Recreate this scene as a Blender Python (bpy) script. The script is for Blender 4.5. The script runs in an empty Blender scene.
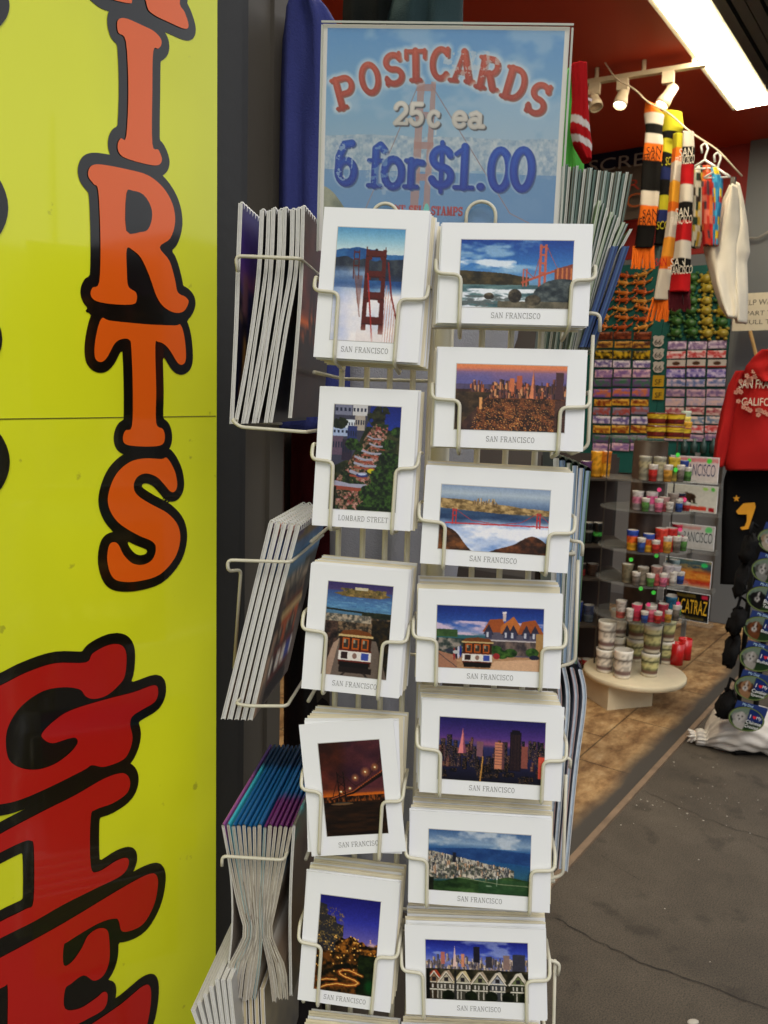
import bpy, bmesh, math, random
import numpy as np
from mathutils import Vector, Matrix
random.seed(7)
rng = np.random.default_rng(11)
scene = bpy.context.scene
COL = scene.collection
R_ = math.radians
def V(*a): return np.array(a, float)
def nz(v): v = np.asarray(v, float); return v / np.linalg.norm(v)

# ------------------------------------------------------------------ camera
FPX, CAMH, PITCH, ROLL = 800.0, 1.55, R_(7.6), R_(1.7)
cF = V(0, math.cos(PITCH), -math.sin(PITCH)); cR = V(1, 0, 0); cU = V(0, math.sin(PITCH), math.cos(PITCH))
cR2 = math.cos(ROLL) * cR + math.sin(ROLL) * cU
cU2 = math.cos(ROLL) * cU - math.sin(ROLL) * cR
CAM = V(0, 0, CAMH)
cd = bpy.data.cameras.new('camera'); cam = bpy.data.objects.new('camera', cd); COL.objects.link(cam)
M = Matrix.Identity(4)
for i in range(3):
    M[i][0] = cR2[i]; M[i][1] = cU2[i]; M[i][2] = -cF[i]; M[i][3] = CAM[i]
cam.matrix_world = M
cd.sensor_fit = 'HORIZONTAL'; cd.sensor_width = 36.0; cd.lens = 36.0 * FPX / 768.0
cd.clip_start = 0.02; cd.clip_end = 500
cd.dof.use_dof = True; cd.dof.focus_distance = 0.95; cd.dof.aperture_fstop = 21
scene.camera = cam

def ray(x, y): return cF + cR2 * (x - 384) / FPX + cU2 * (512 - y) / FPX
def hit(x, y, p, n):                       # where the sight line through a pixel meets a plane of the place
    d = ray(x, y); k = np.dot(np.asarray(p) - CAM, n) / np.dot(d, n); return CAM + d * k
def gz(x, y, z=0.0): return hit(x, y, V(0, 0, z), V(0, 0, 1))
def hY(x, y, Y): return hit(x, y, V(0, Y, 0), V(0, 1, 0))

# shop frame: s runs along the shopfront, t goes into the shop
SO = gz(555, 880); TH = R_(36)
sd = V(math.sin(TH), math.cos(TH), 0); sn = V(-math.cos(TH), math.sin(TH), 0)
def S(s, t, z=0.0): return SO + sd * s + sn * t + V(0, 0, z)
def hs(x, y, s): return hit(x, y, S(s, 0), sd)      # plane across the shop at distance s
def ht(x, y, t): return hit(x, y, S(0, t), sn)      # plane along the shopfront at depth t
# rack frame
PSI = R_(6)
ax = V(math.cos(PSI), -math.sin(PSI), 0); ay = V(math.sin(PSI), math.cos(PSI), 0); UP = V(0, 0, 1)
RC = hY(440, 600, 0.90); RC[2] = 0
def RK(x, y, z): return RC + ax * x + ay * y + V(0, 0, z)
def hr(px, py, ly): return hit(px, py, RK(0, ly, 0), ay)
def rkl(p): q = np.asarray(p) - RC; return V(np.dot(q, ax), np.dot(q, ay), q[2])

# ------------------------------------------------------------------ materials
def s2l(c):
    c = np.asarray(c, float) / 255.0
    return np.where(c <= 0.04045, c / 12.92, ((c + 0.055) / 1.055) ** 2.4)
MATS = {}
def mat(name, rgb, rough=0.5, metal=0.0, spec=0.5, var=0.12, scale=18.0, bump=0.0, bscale=200.0, coat=0.0, linear=False):
    if name in MATS: return MATS[name]
    m = bpy.data.materials.new(name); m.use_nodes = True; nt = m.node_tree; N = nt.nodes; L = nt.links
    b = N['Principled BSDF']; c = tuple(rgb) if linear else tuple(s2l(rgb))
    b.inputs['Roughness'].default_value = rough; b.inputs['Metallic'].default_value = metal
    b.inputs['Specular IOR Level'].default_value = spec; b.inputs['Coat Weight'].default_value = coat
    tc = N.new('ShaderNodeTexCoord')
    no = N.new('ShaderNodeTexNoise'); no.inputs['Scale'].default_value = scale; no.inputs['Detail'].default_value = 5
    L.new(tc.outputs['Object'], no.inputs['Vector'])
    mx = N.new('ShaderNodeMix'); mx.data_type = 'RGBA'
    mx.inputs[6].default_value = (*[v * (1 - var) for v in c], 1); mx.inputs[7].default_value = (*[min(v * (1 + var), 1) for v in c], 1)
    L.new(no.outputs['Fac'], mx.inputs[0]); L.new(mx.outputs[2], b.inputs['Base Color'])
    if bump > 0:
        n2 = N.new('ShaderNodeTexNoise'); n2.inputs['Scale'].default_value = bscale; n2.inputs['Detail'].default_value = 4
        L.new(tc.outputs['Object'], n2.inputs['Vector'])
        bp = N.new('ShaderNodeBump'); bp.inputs['Strength'].default_value = bump; bp.inputs['Distance'].default_value = 0.004
        L.new(n2.outputs['Fac'], bp.inputs['Height']); L.new(bp.outputs['Normal'], b.inputs['Normal'])
    MATS[name] = m; return m
def print_mat(name, rough=0.35, coat=0.0, spec=0.5):
    if name in MATS: return MATS[name]
    m = bpy.data.materials.new(name); m.use_nodes = True; nt = m.node_tree; b = nt.nodes['Principled BSDF']
    a = nt.nodes.new('ShaderNodeAttribute'); a.attribute_name = 'Col'
    nt.links.new(a.outputs['Color'], b.inputs['Base Color'])
    b.inputs['Roughness'].default_value = rough; b.inputs['Coat Weight'].default_value = coat; b.inputs['Specular IOR Level'].default_value = spec
    MATS[name] = m; return m
def emis(name, rgb, strength):
    m = bpy.data.materials.new(name); m.use_nodes = True; b = m.node_tree.nodes['Principled BSDF']
    b.inputs['Base Color'].default_value = (.8, .8, .78, 1); b.inputs['Emission Color'].default_value = (*rgb, 1); b.inputs['Emission Strength'].default_value = strength
    return m
def clear_mat(name, tint=(1, 1, 1), gloss=0.06, haze=0.0):
    m = bpy.data.materials.new(name); m.use_nodes = True; nt = m.node_tree; N = nt.nodes; L = nt.links
    N.remove(N['Principled BSDF']); out = N['Material Output']
    tr = N.new('ShaderNodeBsdfTransparent'); tr.inputs[0].default_value = (*tint, 1)
    gl = N.new('ShaderNodeBsdfGlossy'); gl.inputs['Roughness'].default_value = gloss
    lw = N.new('ShaderNodeValue'); lw.outputs[0].default_value = .018
    mx = N.new('ShaderNodeMixShader'); L.new(lw.outputs[0], mx.inputs[0]); L.new(tr.outputs[0], mx.inputs[1]); L.new(gl.outputs[0], mx.inputs[2])
    last = mx
    if haze:
        df = N.new('ShaderNodeBsdfDiffuse'); df.inputs[0].default_value = (.75, .75, .72, 1)
        m2 = N.new('ShaderNodeMixShader'); m2.inputs[0].default_value = haze
        L.new(mx.outputs[0], m2.inputs[1]); L.new(df.outputs[0], m2.inputs[2]); last = m2
    L.new(last.outputs[0], out.inputs[0]); return m

# ------------------------------------------------------------------ mesh builder
class MB:
    def __init__(self): self.v = []; self.f = []; self.m = []; self.c = None; self.smooth = False
    def add(self, vs, fs, m=0):
        o = len(self.v); self.v += [tuple(map(float, p)) for p in vs]; self.f += [tuple(i + o for i in q) for q in fs]; self.m += [m] * len(fs); return self
    def box(self, o, ex, ey, ez, m=0):        # centre and three half vectors
        o = np.asarray(o); P = [o + a * ex + b * ey + c * ez for a in (-1, 1) for b in (-1, 1) for c in (-1, 1)]
        return self.add(P, [(0, 1, 3, 2), (4, 6, 7, 5), (0, 4, 5, 1), (2, 3, 7, 6), (0, 2, 6, 4), (1, 5, 7, 3)], m)
    def bbox(self, lo, hi, m=0):
        lo = np.asarray(lo, float); hi = np.asarray(hi, float); h = (hi - lo) / 2
        return self.box((lo + hi) / 2, V(h[0], 0, 0), V(0, h[1], 0), V(0, 0, h[2]), m)
    def tube(self, pts, r, n=8, m=0, cap=True):
        pts = [np.asarray(p, float) for p in pts]; K = len(pts); vs = []; fs = []
        t0 = nz(pts[1] - pts[0]); a = nz(np.cross(t0, V(.31, .77, .56)))
        for i, p in enumerate(pts):
            t = nz(pts[min(i + 1, K - 1)] - pts[max(i - 1, 0)]); a = nz(a - t * np.dot(a, t)); b = np.cross(t, a)
            rr = r[i] if hasattr(r, '__len__') else r
            for k in range(n):
                q = 2 * math.pi * k / n; vs.append(p + (a * math.cos(q) + b * math.sin(q)) * rr)
        for i in range(K - 1):
            for k in range(n):
                fs.append((i * n + k, i * n + (k + 1) % n, (i + 1) * n + (k + 1) % n, (i + 1) * n + k))
        if cap: fs += [tuple(range(n))[::-1], tuple(range((K - 1) * n, K * n))]
        return self.add(vs, fs, m)
    def lathe(self, c, prof, n=20, m=0, axis=None, cap=True):     # prof: (radius, height)
        c = np.asarray(c, float); z = nz(axis) if axis is not None else UP
        a = nz(np.cross(z, V(.3, .9, .2))); b = np.cross(z, a); vs = []; fs = []; K = len(prof)
        for r, h in prof:
            for k in range(n):
                q = 2 * math.pi * k / n; vs.append(c + z * h + (a * math.cos(q) + b * math.sin(q)) * r)
        for i in range(K - 1):
            for k in range(n): fs.append((i * n + k, i * n + (k + 1) % n, (i + 1) * n + (k + 1) % n, (i + 1) * n + k))
        if cap: fs += [tuple(range(n))[::-1], tuple(range((K - 1) * n, K * n))]
        return self.add(vs, fs, m)
    def grid(self, fn, nu, nv, m=0):
        vs = [fn(i / (nu - 1), j / (nv - 1)) for j in range(nv) for i in range(nu)]
        return self.add(vs, [(j * nu + i, j * nu + i + 1, (j + 1) * nu + i + 1, (j + 1) * nu + i) for j in range(nv - 1) for i in range(nu - 1)], m)
    def prism(self, poly, ext, m=0):          # closed polygon of points extruded by a vector
        n = len(poly); ext = np.asarray(ext, float)
        P = [np.asarray(p, float) for p in poly]; P += [p + ext for p in P]
        return self.add(P, [tuple(range(n))[::-1], tuple(range(n, 2 * n))] + [(i, (i + 1) % n, n + (i + 1) % n, n + i) for i in range(n)], m)
    def ellipsoid(self, c, ex, ey, ez, nu=10, nv=7, m=0):
        prof = []; vs = []; c = np.asarray(c, float)
        for j in range(nv):
            th = math.pi * (j + .001) / (nv - 1 + .002)
            for i in range(nu):
                q = 2 * math.pi * i / nu
                vs.append(c + ex * math.sin(th) * math.cos(q) + ey * math.sin(th) * math.sin(q) + ez * math.cos(th))
        return self.add(vs, [(j * nu + i, j * nu + (i + 1) % nu, (j + 1) * nu + (i + 1) % nu, (j + 1) * nu + i) for j in range(nv - 1) for i in range(nu)], m)
ORIG = {}
def link_mesh(name, mb, mats, org, parent=None):
    me = bpy.data.meshes.new(name)
    vv = [(x - org[0], y - org[1], z - org[2]) for x, y, z in mb.v]
    me.from_pydata(vv, [], mb.f)
    mats = mats if isinstance(mats, (list, tuple)) else [mats]
    for m in mats: me.materials.append(m)
    if any(mb.m): me.polygons.foreach_set('material_index', mb.m)
    if mb.smooth: me.polygons.foreach_set('use_smooth', [True] * len(mb.f))
    if mb.c is not None:
        at = me.color_attributes.new('Col', 'FLOAT_COLOR', 'POINT')
        cc = np.ones((len(mb.v), 4)); cc[:, :3] = mb.c; at.data.foreach_set('color', cc.ravel())
    me.validate(); me.update()
    o = bpy.data.objects.new(name, me); COL.objects.link(o)
    if parent: o.parent = parent
    ORIG[o.name] = tuple(org); return o
def tag(o, label=None, cat=None, group=None, kind=None):
    if label: o['label'] = label
    if cat: o['category'] = cat
    if group: o['group'] = group
    if kind: o['kind'] = kind
    return o
def thing(name, label, cat, loc, group=None):
    o = bpy.data.objects.new(name, None); COL.objects.link(o); o.location = tuple(map(float, loc)); o.empty_display_size = .05
    ORIG[o.name] = tuple(map(float, loc)); return tag(o, label, cat, group)
def part(name, mb, mats, parent, label=None):
    o = link_mesh(name, mb, mats, ORIG[parent.name], parent)
    if label: o['label'] = label
    return o
def solo(name, mb, mats, label, cat, group=None, kind=None):
    a = np.array(mb.v); org = (a[:, 0].mean(), a[:, 1].mean(), a[:, 2].min())
    o = link_mesh(name, mb, mats, org); o.location = org
    return tag(o, label, cat, group, kind)
def struct(name, mb, mats):
    o = link_mesh(name, mb, mats, (0, 0, 0)); o['kind'] = 'structure'; return o
def smooth(mb): mb.smooth = True; return mb

def rounded(pts, r, k=4):                      # wire path with rounded bends
    pts = [np.asarray(p, float) for p in pts]; out = [pts[0]]
    for i in range(1, len(pts) - 1):
        a, b, c = pts[i - 1:i + 2]; u = a - b; w = c - b; lu = np.linalg.norm(u); lw = np.linalg.norm(w)
        q = min(r, lu * .48, lw * .48); p0 = b + u / lu * q; p2 = b + w / lw * q
        for j in range(k + 1):
            t = j / k; out.append((1 - t) ** 2 * p0 + 2 * t * (1 - t) * b + t * t * p2)
    return out + [pts[-1]]
def smooth_closed(pts, k=4):                   # Catmull-Rom through a closed outline
    P = np.array(pts, float); n = len(P); out = []
    for i in range(n):
        p0, p1, p2, p3 = P[i - 1], P[i], P[(i + 1) % n], P[(i + 2) % n]
        for j in range(k):
            t = j / k
            out.append(.5 * (2 * p1 + (p2 - p0) * t + (2 * p0 - 5 * p1 + 4 * p2 - p3) * t * t + (3 * p1 - p0 - 3 * p2 + p3) * t ** 3))
    return out
def text_geo(s, size=1.0, extrude=0.0):
    cu = bpy.data.curves.new('t', 'FONT'); cu.body = s; cu.size = size; cu.align_x = 'CENTER'; cu.align_y = 'CENTER'; cu.extrude = extrude; cu.resolution_u = 3
    ob = bpy.data.objects.new('t', cu); COL.objects.link(ob)
    dg = bpy.context.evaluated_depsgraph_get(); me = ob.evaluated_get(dg).to_mesh()
    vs = np.array([v.co[:] for v in me.vertices]); fs = [tuple(p.vertices) for p in me.polygons]
    ob.evaluated_get(dg).to_mesh_clear(); bpy.data.objects.remove(ob); bpy.data.curves.remove(cu)
    return vs, fs
def add_text(mb, s, o, ex, ey, width=None, height=None, m=0):     # ex, ey unit vectors of the writing
    vs, fs = text_geo(s); w = np.ptp(vs[:, 0]); h = np.ptp(vs[:, 1]); vs = vs - (vs.max(0) + vs.min(0)) / 2
    sx = width / w if width else height / h; sy = height / h if height else sx
    mb.add([np.asarray(o) + ex * p[0] * sx + ey * p[1] * sy for p in vs], fs, m)
def print_grid(mb, img, o, ex, ey):            # o = top-left corner, ex/ey full extents to the side and down
    h, w = img.shape[:2]; base = len(mb.v)
    u = np.linspace(0, 1, w); v = np.linspace(0, 1, h); uu, vv = np.meshgrid(u, v)
    P = np.asarray(o)[None] + uu.reshape(-1, 1) * np.asarray(ex)[None] + vv.reshape(-1, 1) * np.asarray(ey)[None]
    fs = [(j * w + i, (j + 1) * w + i, (j + 1) * w + i + 1, j * w + i + 1) for j in range(h - 1) for i in range(w - 1)]
    cols = s2l(np.clip(img, 0, 255)).reshape(-1, 3) * .92
    mb.add(P, fs); mb.c = cols if mb.c is None else np.concatenate([mb.c, cols]); return mb
# ------------------------------------------------------------------ little pictures painted with maths
class Cv:
    def __init__(self, w, h, ss=3):
        if ss == 3 and w > 60: w, h = int(w * 1.5), int(h * 1.5)
        self.w, self.h, self.ss = w, h, ss; W, H = w * ss, h * ss
        self.a = np.zeros((H, W, 3)); self.u, self.v = np.meshgrid((np.arange(W) + .5) / W, (np.arange(H) + .5) / H); self.asp = W / H
    def out(self, warp=.0032, grain=.12):
        h, w, s = self.h, self.w, self.ss
        if warp:                                 # roughen the drawn edges and break up flat areas
            H, W = self.u.shape; q = w * .28
            dx = (self.noise(q, q / self.asp, 91, 3) - .5) * warp * 2 * W; dy = (self.noise(q, q / self.asp, 92, 3) - .5) * warp * 2 * W
            j, i = np.mgrid[0:H, 0:W]; self.a = self.a[np.clip((j + dy).astype(int), 0, H - 1), np.clip((i + dx).astype(int), 0, W - 1)]
            g = (self.noise(w * .12, h * .12, 93, 4) - .5) * .3 + (self.noise(w * .5, h * .5, 94, 2) - .5) * .9
            lum = self.a.mean(-1, keepdims=True) / 255; self.a = np.clip(self.a * (1 + g[..., None] * grain * 2 * (1.15 - lum)), 0, 255)
            self.a = np.clip((self.a / 255) ** 1.22 * 255 * 1.04, 0, 255); m_ = self.a.mean(-1, keepdims=True); self.a = np.clip(m_ + (self.a - m_) * .96, 0, 255)
        return self.a.reshape(h, s, w, s, 3).mean((1, 3))
    def mix(self, m, c):
        m = np.clip(m, 0, 1)[..., None]; self.a = self.a * (1 - m) + np.asarray(c, float) * m; return self
    def grad(self, stops, m=None):
        vs = [s[0] for s in stops]; cs = np.array([s[1] for s in stops], float)
        g = np.stack([np.interp(self.v, vs, cs[:, k]) for k in range(3)], -1)
        if m is None: self.a = g
        else: self.mix(m, g)
        return self
    def noise(self, sx, sy=None, seed=0, oct=4):
        sy = sy or sx; r = np.random.default_rng(seed); t = np.zeros_like(self.u); amp = 1; tot = 0
        for k in range(oct):
            nx, ny = max(2, int(sx * 2 ** k)), max(2, int(sy * 2 ** k)); g = r.random((ny + 1, nx + 1))
            x = self.u * nx; y = self.v * ny; i = np.minimum(x.astype(int), nx - 1); j = np.minimum(y.astype(int), ny - 1); fx = x - i; fy = y - j
            fx = fx * fx * (3 - 2 * fx); fy = fy * fy * (3 - 2 * fy)
            t += amp * ((g[j, i] * (1 - fx) + g[j, i + 1] * fx) * (1 - fy) + (g[j + 1, i] * (1 - fx) + g[j + 1, i + 1] * fx) * fy); tot += amp; amp *= .55
        return t / tot
    def poly(self, pts, c, al=1.0):
        m = np.zeros(self.u.shape, bool); n = len(pts)
        for i in range(n):
            x0, y0 = pts[i]; x1, y1 = pts[(i + 1) % n]
            if y0 == y1: continue
            cr = ((self.v < y0) != (self.v < y1)) & (self.u < (x1 - x0) * (self.v - y0) / (y1 - y0) + x0); m ^= cr
        return self.mix(m * al, c)
    def rect(self, x0, y0, x1, y1, c, al=1.0):
        H, W = self.u.shape; i0, i1 = max(0, math.ceil(x0 * W - .5)), min(W, math.ceil(x1 * W - .5)); j0, j1 = max(0, math.ceil(y0 * H - .5)), min(H, math.ceil(y1 * H - .5))
        if i1 > i0 and j1 > j0: self.a[j0:j1, i0:i1] = self.a[j0:j1, i0:i1] * (1 - al) + np.asarray(c, float) * al
        return self
    def line(self, pts, wd, c, al=1.0):
        for (x0, y0), (x1, y1) in zip(pts, pts[1:]):
            px = (self.u - x0) * self.asp; py = self.v - y0; dx = (x1 - x0) * self.asp; dy = y1 - y0
            t = np.clip((px * dx + py * dy) / (dx * dx + dy * dy + 1e-9), 0, 1); d = np.hypot(px - t * dx, py - t * dy)
            self.mix((d < wd / 2) * al, c)
        return self
    def ell(self, x, y, rx, ry, c, al=1.0, soft=0.0):
        d = np.hypot((self.u - x) / rx, (self.v - y) / ry)
        return self.mix((np.clip((1 - d) / soft, 0, 1) if soft else (d < 1)) * al, c)
    def tex(self, m, c1, c2, sx, sy=None, seed=0, con=2.0):
        n = np.clip((self.noise(sx, sy, seed) - .5) * con + .5, 0, 1)[..., None]
        return self.mix(m, np.asarray(c1, float) * (1 - n) + np.asarray(c2, float) * n)
    def below(self, fn):                         # mask under a height line v > fn(u)
        return (self.v > fn(self.u)).astype(float)
    def city(self, n, y0, y1, hmin, hmax, cols, seed, wmin=.02, wmax=.05, win=None, x0=0, x1=1, edge=None):
        r = random.Random(seed)
        for i in range(n):
            x = x0 + (x1 - x0) * r.random(); b = y0 + (y1 - y0) * (i / n); h = hmin + (hmax - hmin) * r.random() ** 1.8; w = wmin + (wmax - wmin) * r.random()
            if edge: b = max(b, edge(x))
            c = np.array(cols[r.randrange(len(cols))], float); self.rect(x, b - h, x + w * .6, b, c); self.rect(x + w * .6, b - h, x + w, b, c * .6)
            if win:
                yy = b - h + .012
                while yy < b - .01:
                    xx = x + .004
                    while xx < x + w - .006:
                        if r.random() < .5: self.rect(xx, yy, xx + .005, yy + .009, win, .8)
                        xx += .011
                    yy += .02
        return self
def wob(seed, amp, k=6):
    r = np.random.default_rng(seed); ph = r.random(k) * 6.28; am = r.random(k)
    return lambda u: amp * sum(am[i] * np.sin(u * (i + 1) * 5.1 + ph[i]) / (i + 1) for i in range(k))
def cablecar(c, x, y, w, h, people=False):       # x,y top-left
    c.rect(x + .02 * w, y + .1 * h, x + w * .98, y + .95 * h, (70, 38, 18))
    c.poly([(x - .03 * w, y + .16 * h), (x + .1 * w, y + .03 * h), (x + .5 * w, y - .02 * h), (x + .9 * w, y + .03 * h), (x + 1.03 * w, y + .16 * h)], (128, 76, 34))
    c.rect(x - .03 * w, y + .13 * h, x + 1.03 * w, y + .19 * h, (205, 180, 130))
    for k in range(3):
        xx = x + w * (.1 + .29 * k); c.rect(xx, y + .22 * h, xx + .22 * w, y + .52 * h, (190, 98, 30)); c.rect(xx + .04 * w, y + .26 * h, xx + .18 * w, y + .48 * h, (70, 62, 52)); c.rect(xx + .04 * w, y + .26 * h, xx + .1 * w, y + .36 * h, (160, 150, 130))
    c.rect(x, y + .55 * h, x + w, y + .84 * h, (226, 220, 214)); c.rect(x, y + .53 * h, x + w, y + .57 * h, (110, 40, 24)); c.rect(x, y + .82 * h, x + w, y + .86 * h, (110, 40, 24))
    c.rect(x + .08 * w, y + .6 * h, x + .28 * w, y + .78 * h, (60, 40, 40)); c.rect(x + .7 * w, y + .6 * h, x + .92 * w, y + .79 * h, (70, 90, 170)); c.ell(x + .5 * w, y + .69 * h, .07 * w, .08 * h, (150, 120, 110))
    c.rect(x + .05 * w, y + .86 * h, x + .95 * w, y + 1.02 * h, (24, 18, 14))
    if people:
        for k, cc in enumerate([(40, 60, 150), (200, 200, 220), (30, 30, 60), (160, 60, 60)]): c.ell(x - .06 * w - .02 * k, y + (.5 + .03 * k) * h, .035 * w, .22 * h, cc)

def pic_tower():
    c = Cv(84, 140); c.grad([(0, (98, 160, 202)), (.1, (150, 196, 218)), (.2, (205, 224, 228)), (1, (214, 220, 232))])
    w = wob(1, .03); c.tex(c.below(lambda u: .2 + w(u)), (30, 78, 140), (72, 128, 180), 5, 9, 2)
    w2 = wob(5, .03); c.tex(c.below(lambda u: .27 + w2(u)) * (c.v < .46), (34, 44, 66), (76, 84, 92), 9, 12, 3)
    c.tex((c.v > .34) * (c.u < .45) * np.clip((c.v - .33) * 14, 0, .9), (120, 150, 190), (216, 224, 236), 3, 6, 8)
    c.mix(np.clip((c.v - .40 - .07 * (c.noise(3, 5, 4) - .5)) * 9, 0, 1) * (c.v < .53) * .8, (44, 82, 138))
    c.tex(np.clip((c.v - .5 + .1 * (c.noise(2, 4, 6) - .5)) * 9, 0, 1), (200, 208, 232), (246, 240, 240), 3, 5, 9)
    B = (104, 38, 28); D = (140, 92, 82)
    for x in (.27, .345): c.line([(x, .2), (x + .01, .45)], .008, B)
    for y in (.21, .27, .33): c.rect(.27, y, .35, y + .012, B)
    c.poly([(.30, .42), (.42, .42), (.40, .72), (.36, .66)], D, .55); c.line([(.29, .38), (.41, .78)], .012, D, .5)
    c.poly([(.445, .185), (.495, .185), (.515, .90), (.445, .90)], B); c.poly([(.69, .185), (.74, .185), (.77, .93), (.695, .93)], B)
    for y0, y1 in ((.195, .255), (.375, .435), (.56, .63), (.78, .85)): c.rect(.45, y0, .745, y1, B); c.rect(.45, y1 - .012, .745, y1, (78, 26, 22))
    for y in (.255, .435, .63): c.ell(.51, y + .008, .03, .018, B); c.ell(.69, y + .008, .03, .018, B)
    c.rect(.448, .165, .462, .19, B); c.rect(.722, .165, .736, .19, B); c.ell(.595, .19, .02, .012, (60, 30, 30))
    c.line([(.49, .4), (.62, 1.0)], .013, (176, 50, 44)); c.line([(.78, .3), (.86, .6), (.97, .82)], .014, (140, 44, 40)); c.line([(.97, .8), (.97, 1)], .01, (150, 60, 50))
    for k in range(6): c.line([(.78 + .035 * k, .5 + .05 * k), (.77 + .035 * k, 1)], .005, (206, 150, 140))
    c.mix(np.clip((c.v - .84) * 6, 0, .85) * (c.u > .38) * (c.u < .78), (236, 226, 226))
    return c.out()
def pic_hillstreet():
    c = Cv(84, 136); c.grad([(0, (26, 44, 128)), (.3, (44, 74, 168)), (1, (60, 60, 60))])
    c.tex(c.below(lambda u: .2 - .0 * u + np.maximum(0, (u - .55)) * .1), (34, 46, 22), (84, 84, 50), 16, 24, 1)
    c.poly([(0, 0), (.55, 0), (.52, .16), (.42, .32), (.3, .5), (0, .6)], (74, 74, 92))
    r = random.Random(4)
    for x, y, w, h, cc in [(.02, 0, .25, .1, (132, 134, 156)), (.28, 0, .22, .1, (206, 204, 206)), (.18, .14, .16, .09, (214, 220, 228)), (.32, .1, .15, .14, (180, 170, 160)), (0, .22, .24, .08, (170, 184, 214)), (.22, .2, .14, .16, (54, 66, 120)), (0, .3, .16, .18, (110, 90, 110)), (.15, .33, .15, .2, (60, 50, 70))]:
        c.rect(x, y, x + w, y + h, cc)
        for k in range(4): xx = x + .01 + w * k / 4; c.rect(xx, y + h * .3, xx + w * .12, y + h * .62, (40, 48, 74))
    c.tex(((c.u - .1) ** 2 * 90 + (c.v - .17) ** 2 * 400 < 1 + 2.4 * (c.noise(14, 22, 40) - .5)) * 1., (20, 30, 14), (60, 70, 40), 20, 30, 3)
    c.tex(((c.u - .66) ** 2 * 50 + (c.v - .1) ** 2 * 120 < 1 + 2.4 * (c.noise(14, 22, 41) - .5)) * 1., (18, 22, 14), (66, 70, 40), 20, 30, 5)
    path = lambda v: .72 - (v - .17) * .55; half = lambda v: .10 + (v - .17) * .42
    m = (np.abs(c.u - path(c.v)) < half(c.v)) * (c.v > .17)
    c.tex(m * 1., (40, 48, 22), (166, 128, 108), 34, 56, 7, 3.4); c.tex(m * (c.noise(20, 34, 9) > .55), (200, 160, 148), (140, 66, 60), 34, 54, 11, 3); c.tex(m * (c.noise(9, 16, 19) > .56), (24, 36, 16), (70, 90, 46), 30, 50, 12)
    for y, x0, x1, t in [(.3, .52, .72, .012), (.37, .56, .78, .016), (.44, .45, .74, .02), (.5, .36, .6, .02), (.56, .35, .66, .022), (.64, .3, .52, .03), (.76, .08, .52, .05)]:
        c.line([(x0, y - .01), ((x0 + x1) / 2, y + .015), (x1, y + .012)], t, (170, 168, 186)); c.line([(x0, y + .03), (x1, y + .045)], t * .7, (160, 84, 64))
    c.ell(.6, .62, .055, .022, (206, 190, 40)); c.ell(.47, .665, .09, .018, (60, 70, 130)); c.ell(.47, .655, .06, .01, (190, 200, 230))
    for x, y, rx, ry, sd_ in [(.96, .24, .1, .05, 2), (.84, .36, .1, .05, 3), (.86, .5, .16, .07, 4), (.85, .68, .26, .13, 5), (.8, .86, .36, .16, 6), (.62, .98, .2, .07, 7), (.3, .37, .1, .06, 8), (.4, .4, .06, .04, 9)]:
        c.tex((((c.u - x) / rx) ** 2 + ((c.v - y) / ry) ** 2 < 1 + .7 * (c.noise(16, 24, sd_) - .5)) * 1., (16, 32, 12), (70, 104, 40), 26, 40, sd_ + 20, 2.6)
    c.tex((c.v > .78) * (c.u < .1) * 1., (20, 24, 14), (60, 60, 40), 20, 20, 30)
    return c.out()
def pic_carbay():
    c = Cv(84, 134); c.grad([(0, (66, 56, 112)), (.08, (86, 72, 120)), (.1, (70, 96, 150)), (.25, (96, 146, 186)), (.36, (90, 120, 140)), (1, (80, 66, 52))])
    c.poly([(.1, .12), (.3, .085), (.45, .06), (.6, .05), (.75, .07), (.98, .12), (.8, .15), (.3, .15)], (128, 108, 68)); c.tex((c.v > .06) * (c.v < .145) * (c.u > .2) * (c.u < .9) * (c.noise(18, 40, 3) > .52), (80, 76, 44), (170, 142, 84), 20, 30, 5); c.rect(.42, .045, .62, .075, (206, 196, 168))
    c.tex((c.v > .16) * (c.v < .3) * (c.noise(8, 60, 6) > .55) * .7, (70, 110, 160), (130, 176, 206), 10, 60, 8)
    c.line([(0, .29), (.6, .31)], .02, (40, 50, 44)); c.tex((c.v > .3) * (c.u > .55) * (c.v < .37) * 1., (30, 40, 26), (60, 66, 44), 20, 30, 1)
    c.tex((c.v > .36) * 1., (46, 42, 36), (150, 124, 96), 20, 34, 2, 3); c.tex((c.v > .34) * (c.v < .42) * (c.u < .7) * 1., (90, 90, 84), (186, 170, 150), 26, 34, 4, 3)
    c.tex((c.u > .72) * (c.v > .38) * 1., (14, 14, 8), (70, 54, 24), 16, 26, 4); c.tex((c.u < .2) * (c.v > .42) * 1., (34, 26, 24), (110, 84, 70), 16, 26, 9)
    c.poly([(.1, 1), (.22, .6), (.8, .6), (1, 1)], (120, 106, 96)); c.poly([(0, 1), (.15, .66), (.24, .6), (.14, 1)], (176, 150, 130))
    cablecar(c, .24, .5, .5, .4); c.rect(.26, .9, .76, .96, (40, 30, 26)); c.line([(.35, .96), (.3, 1)], .02, (60, 50, 44)); c.line([(.65, .96), (.7, 1)], .02, (60, 50, 44))
    return c.out()
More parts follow.
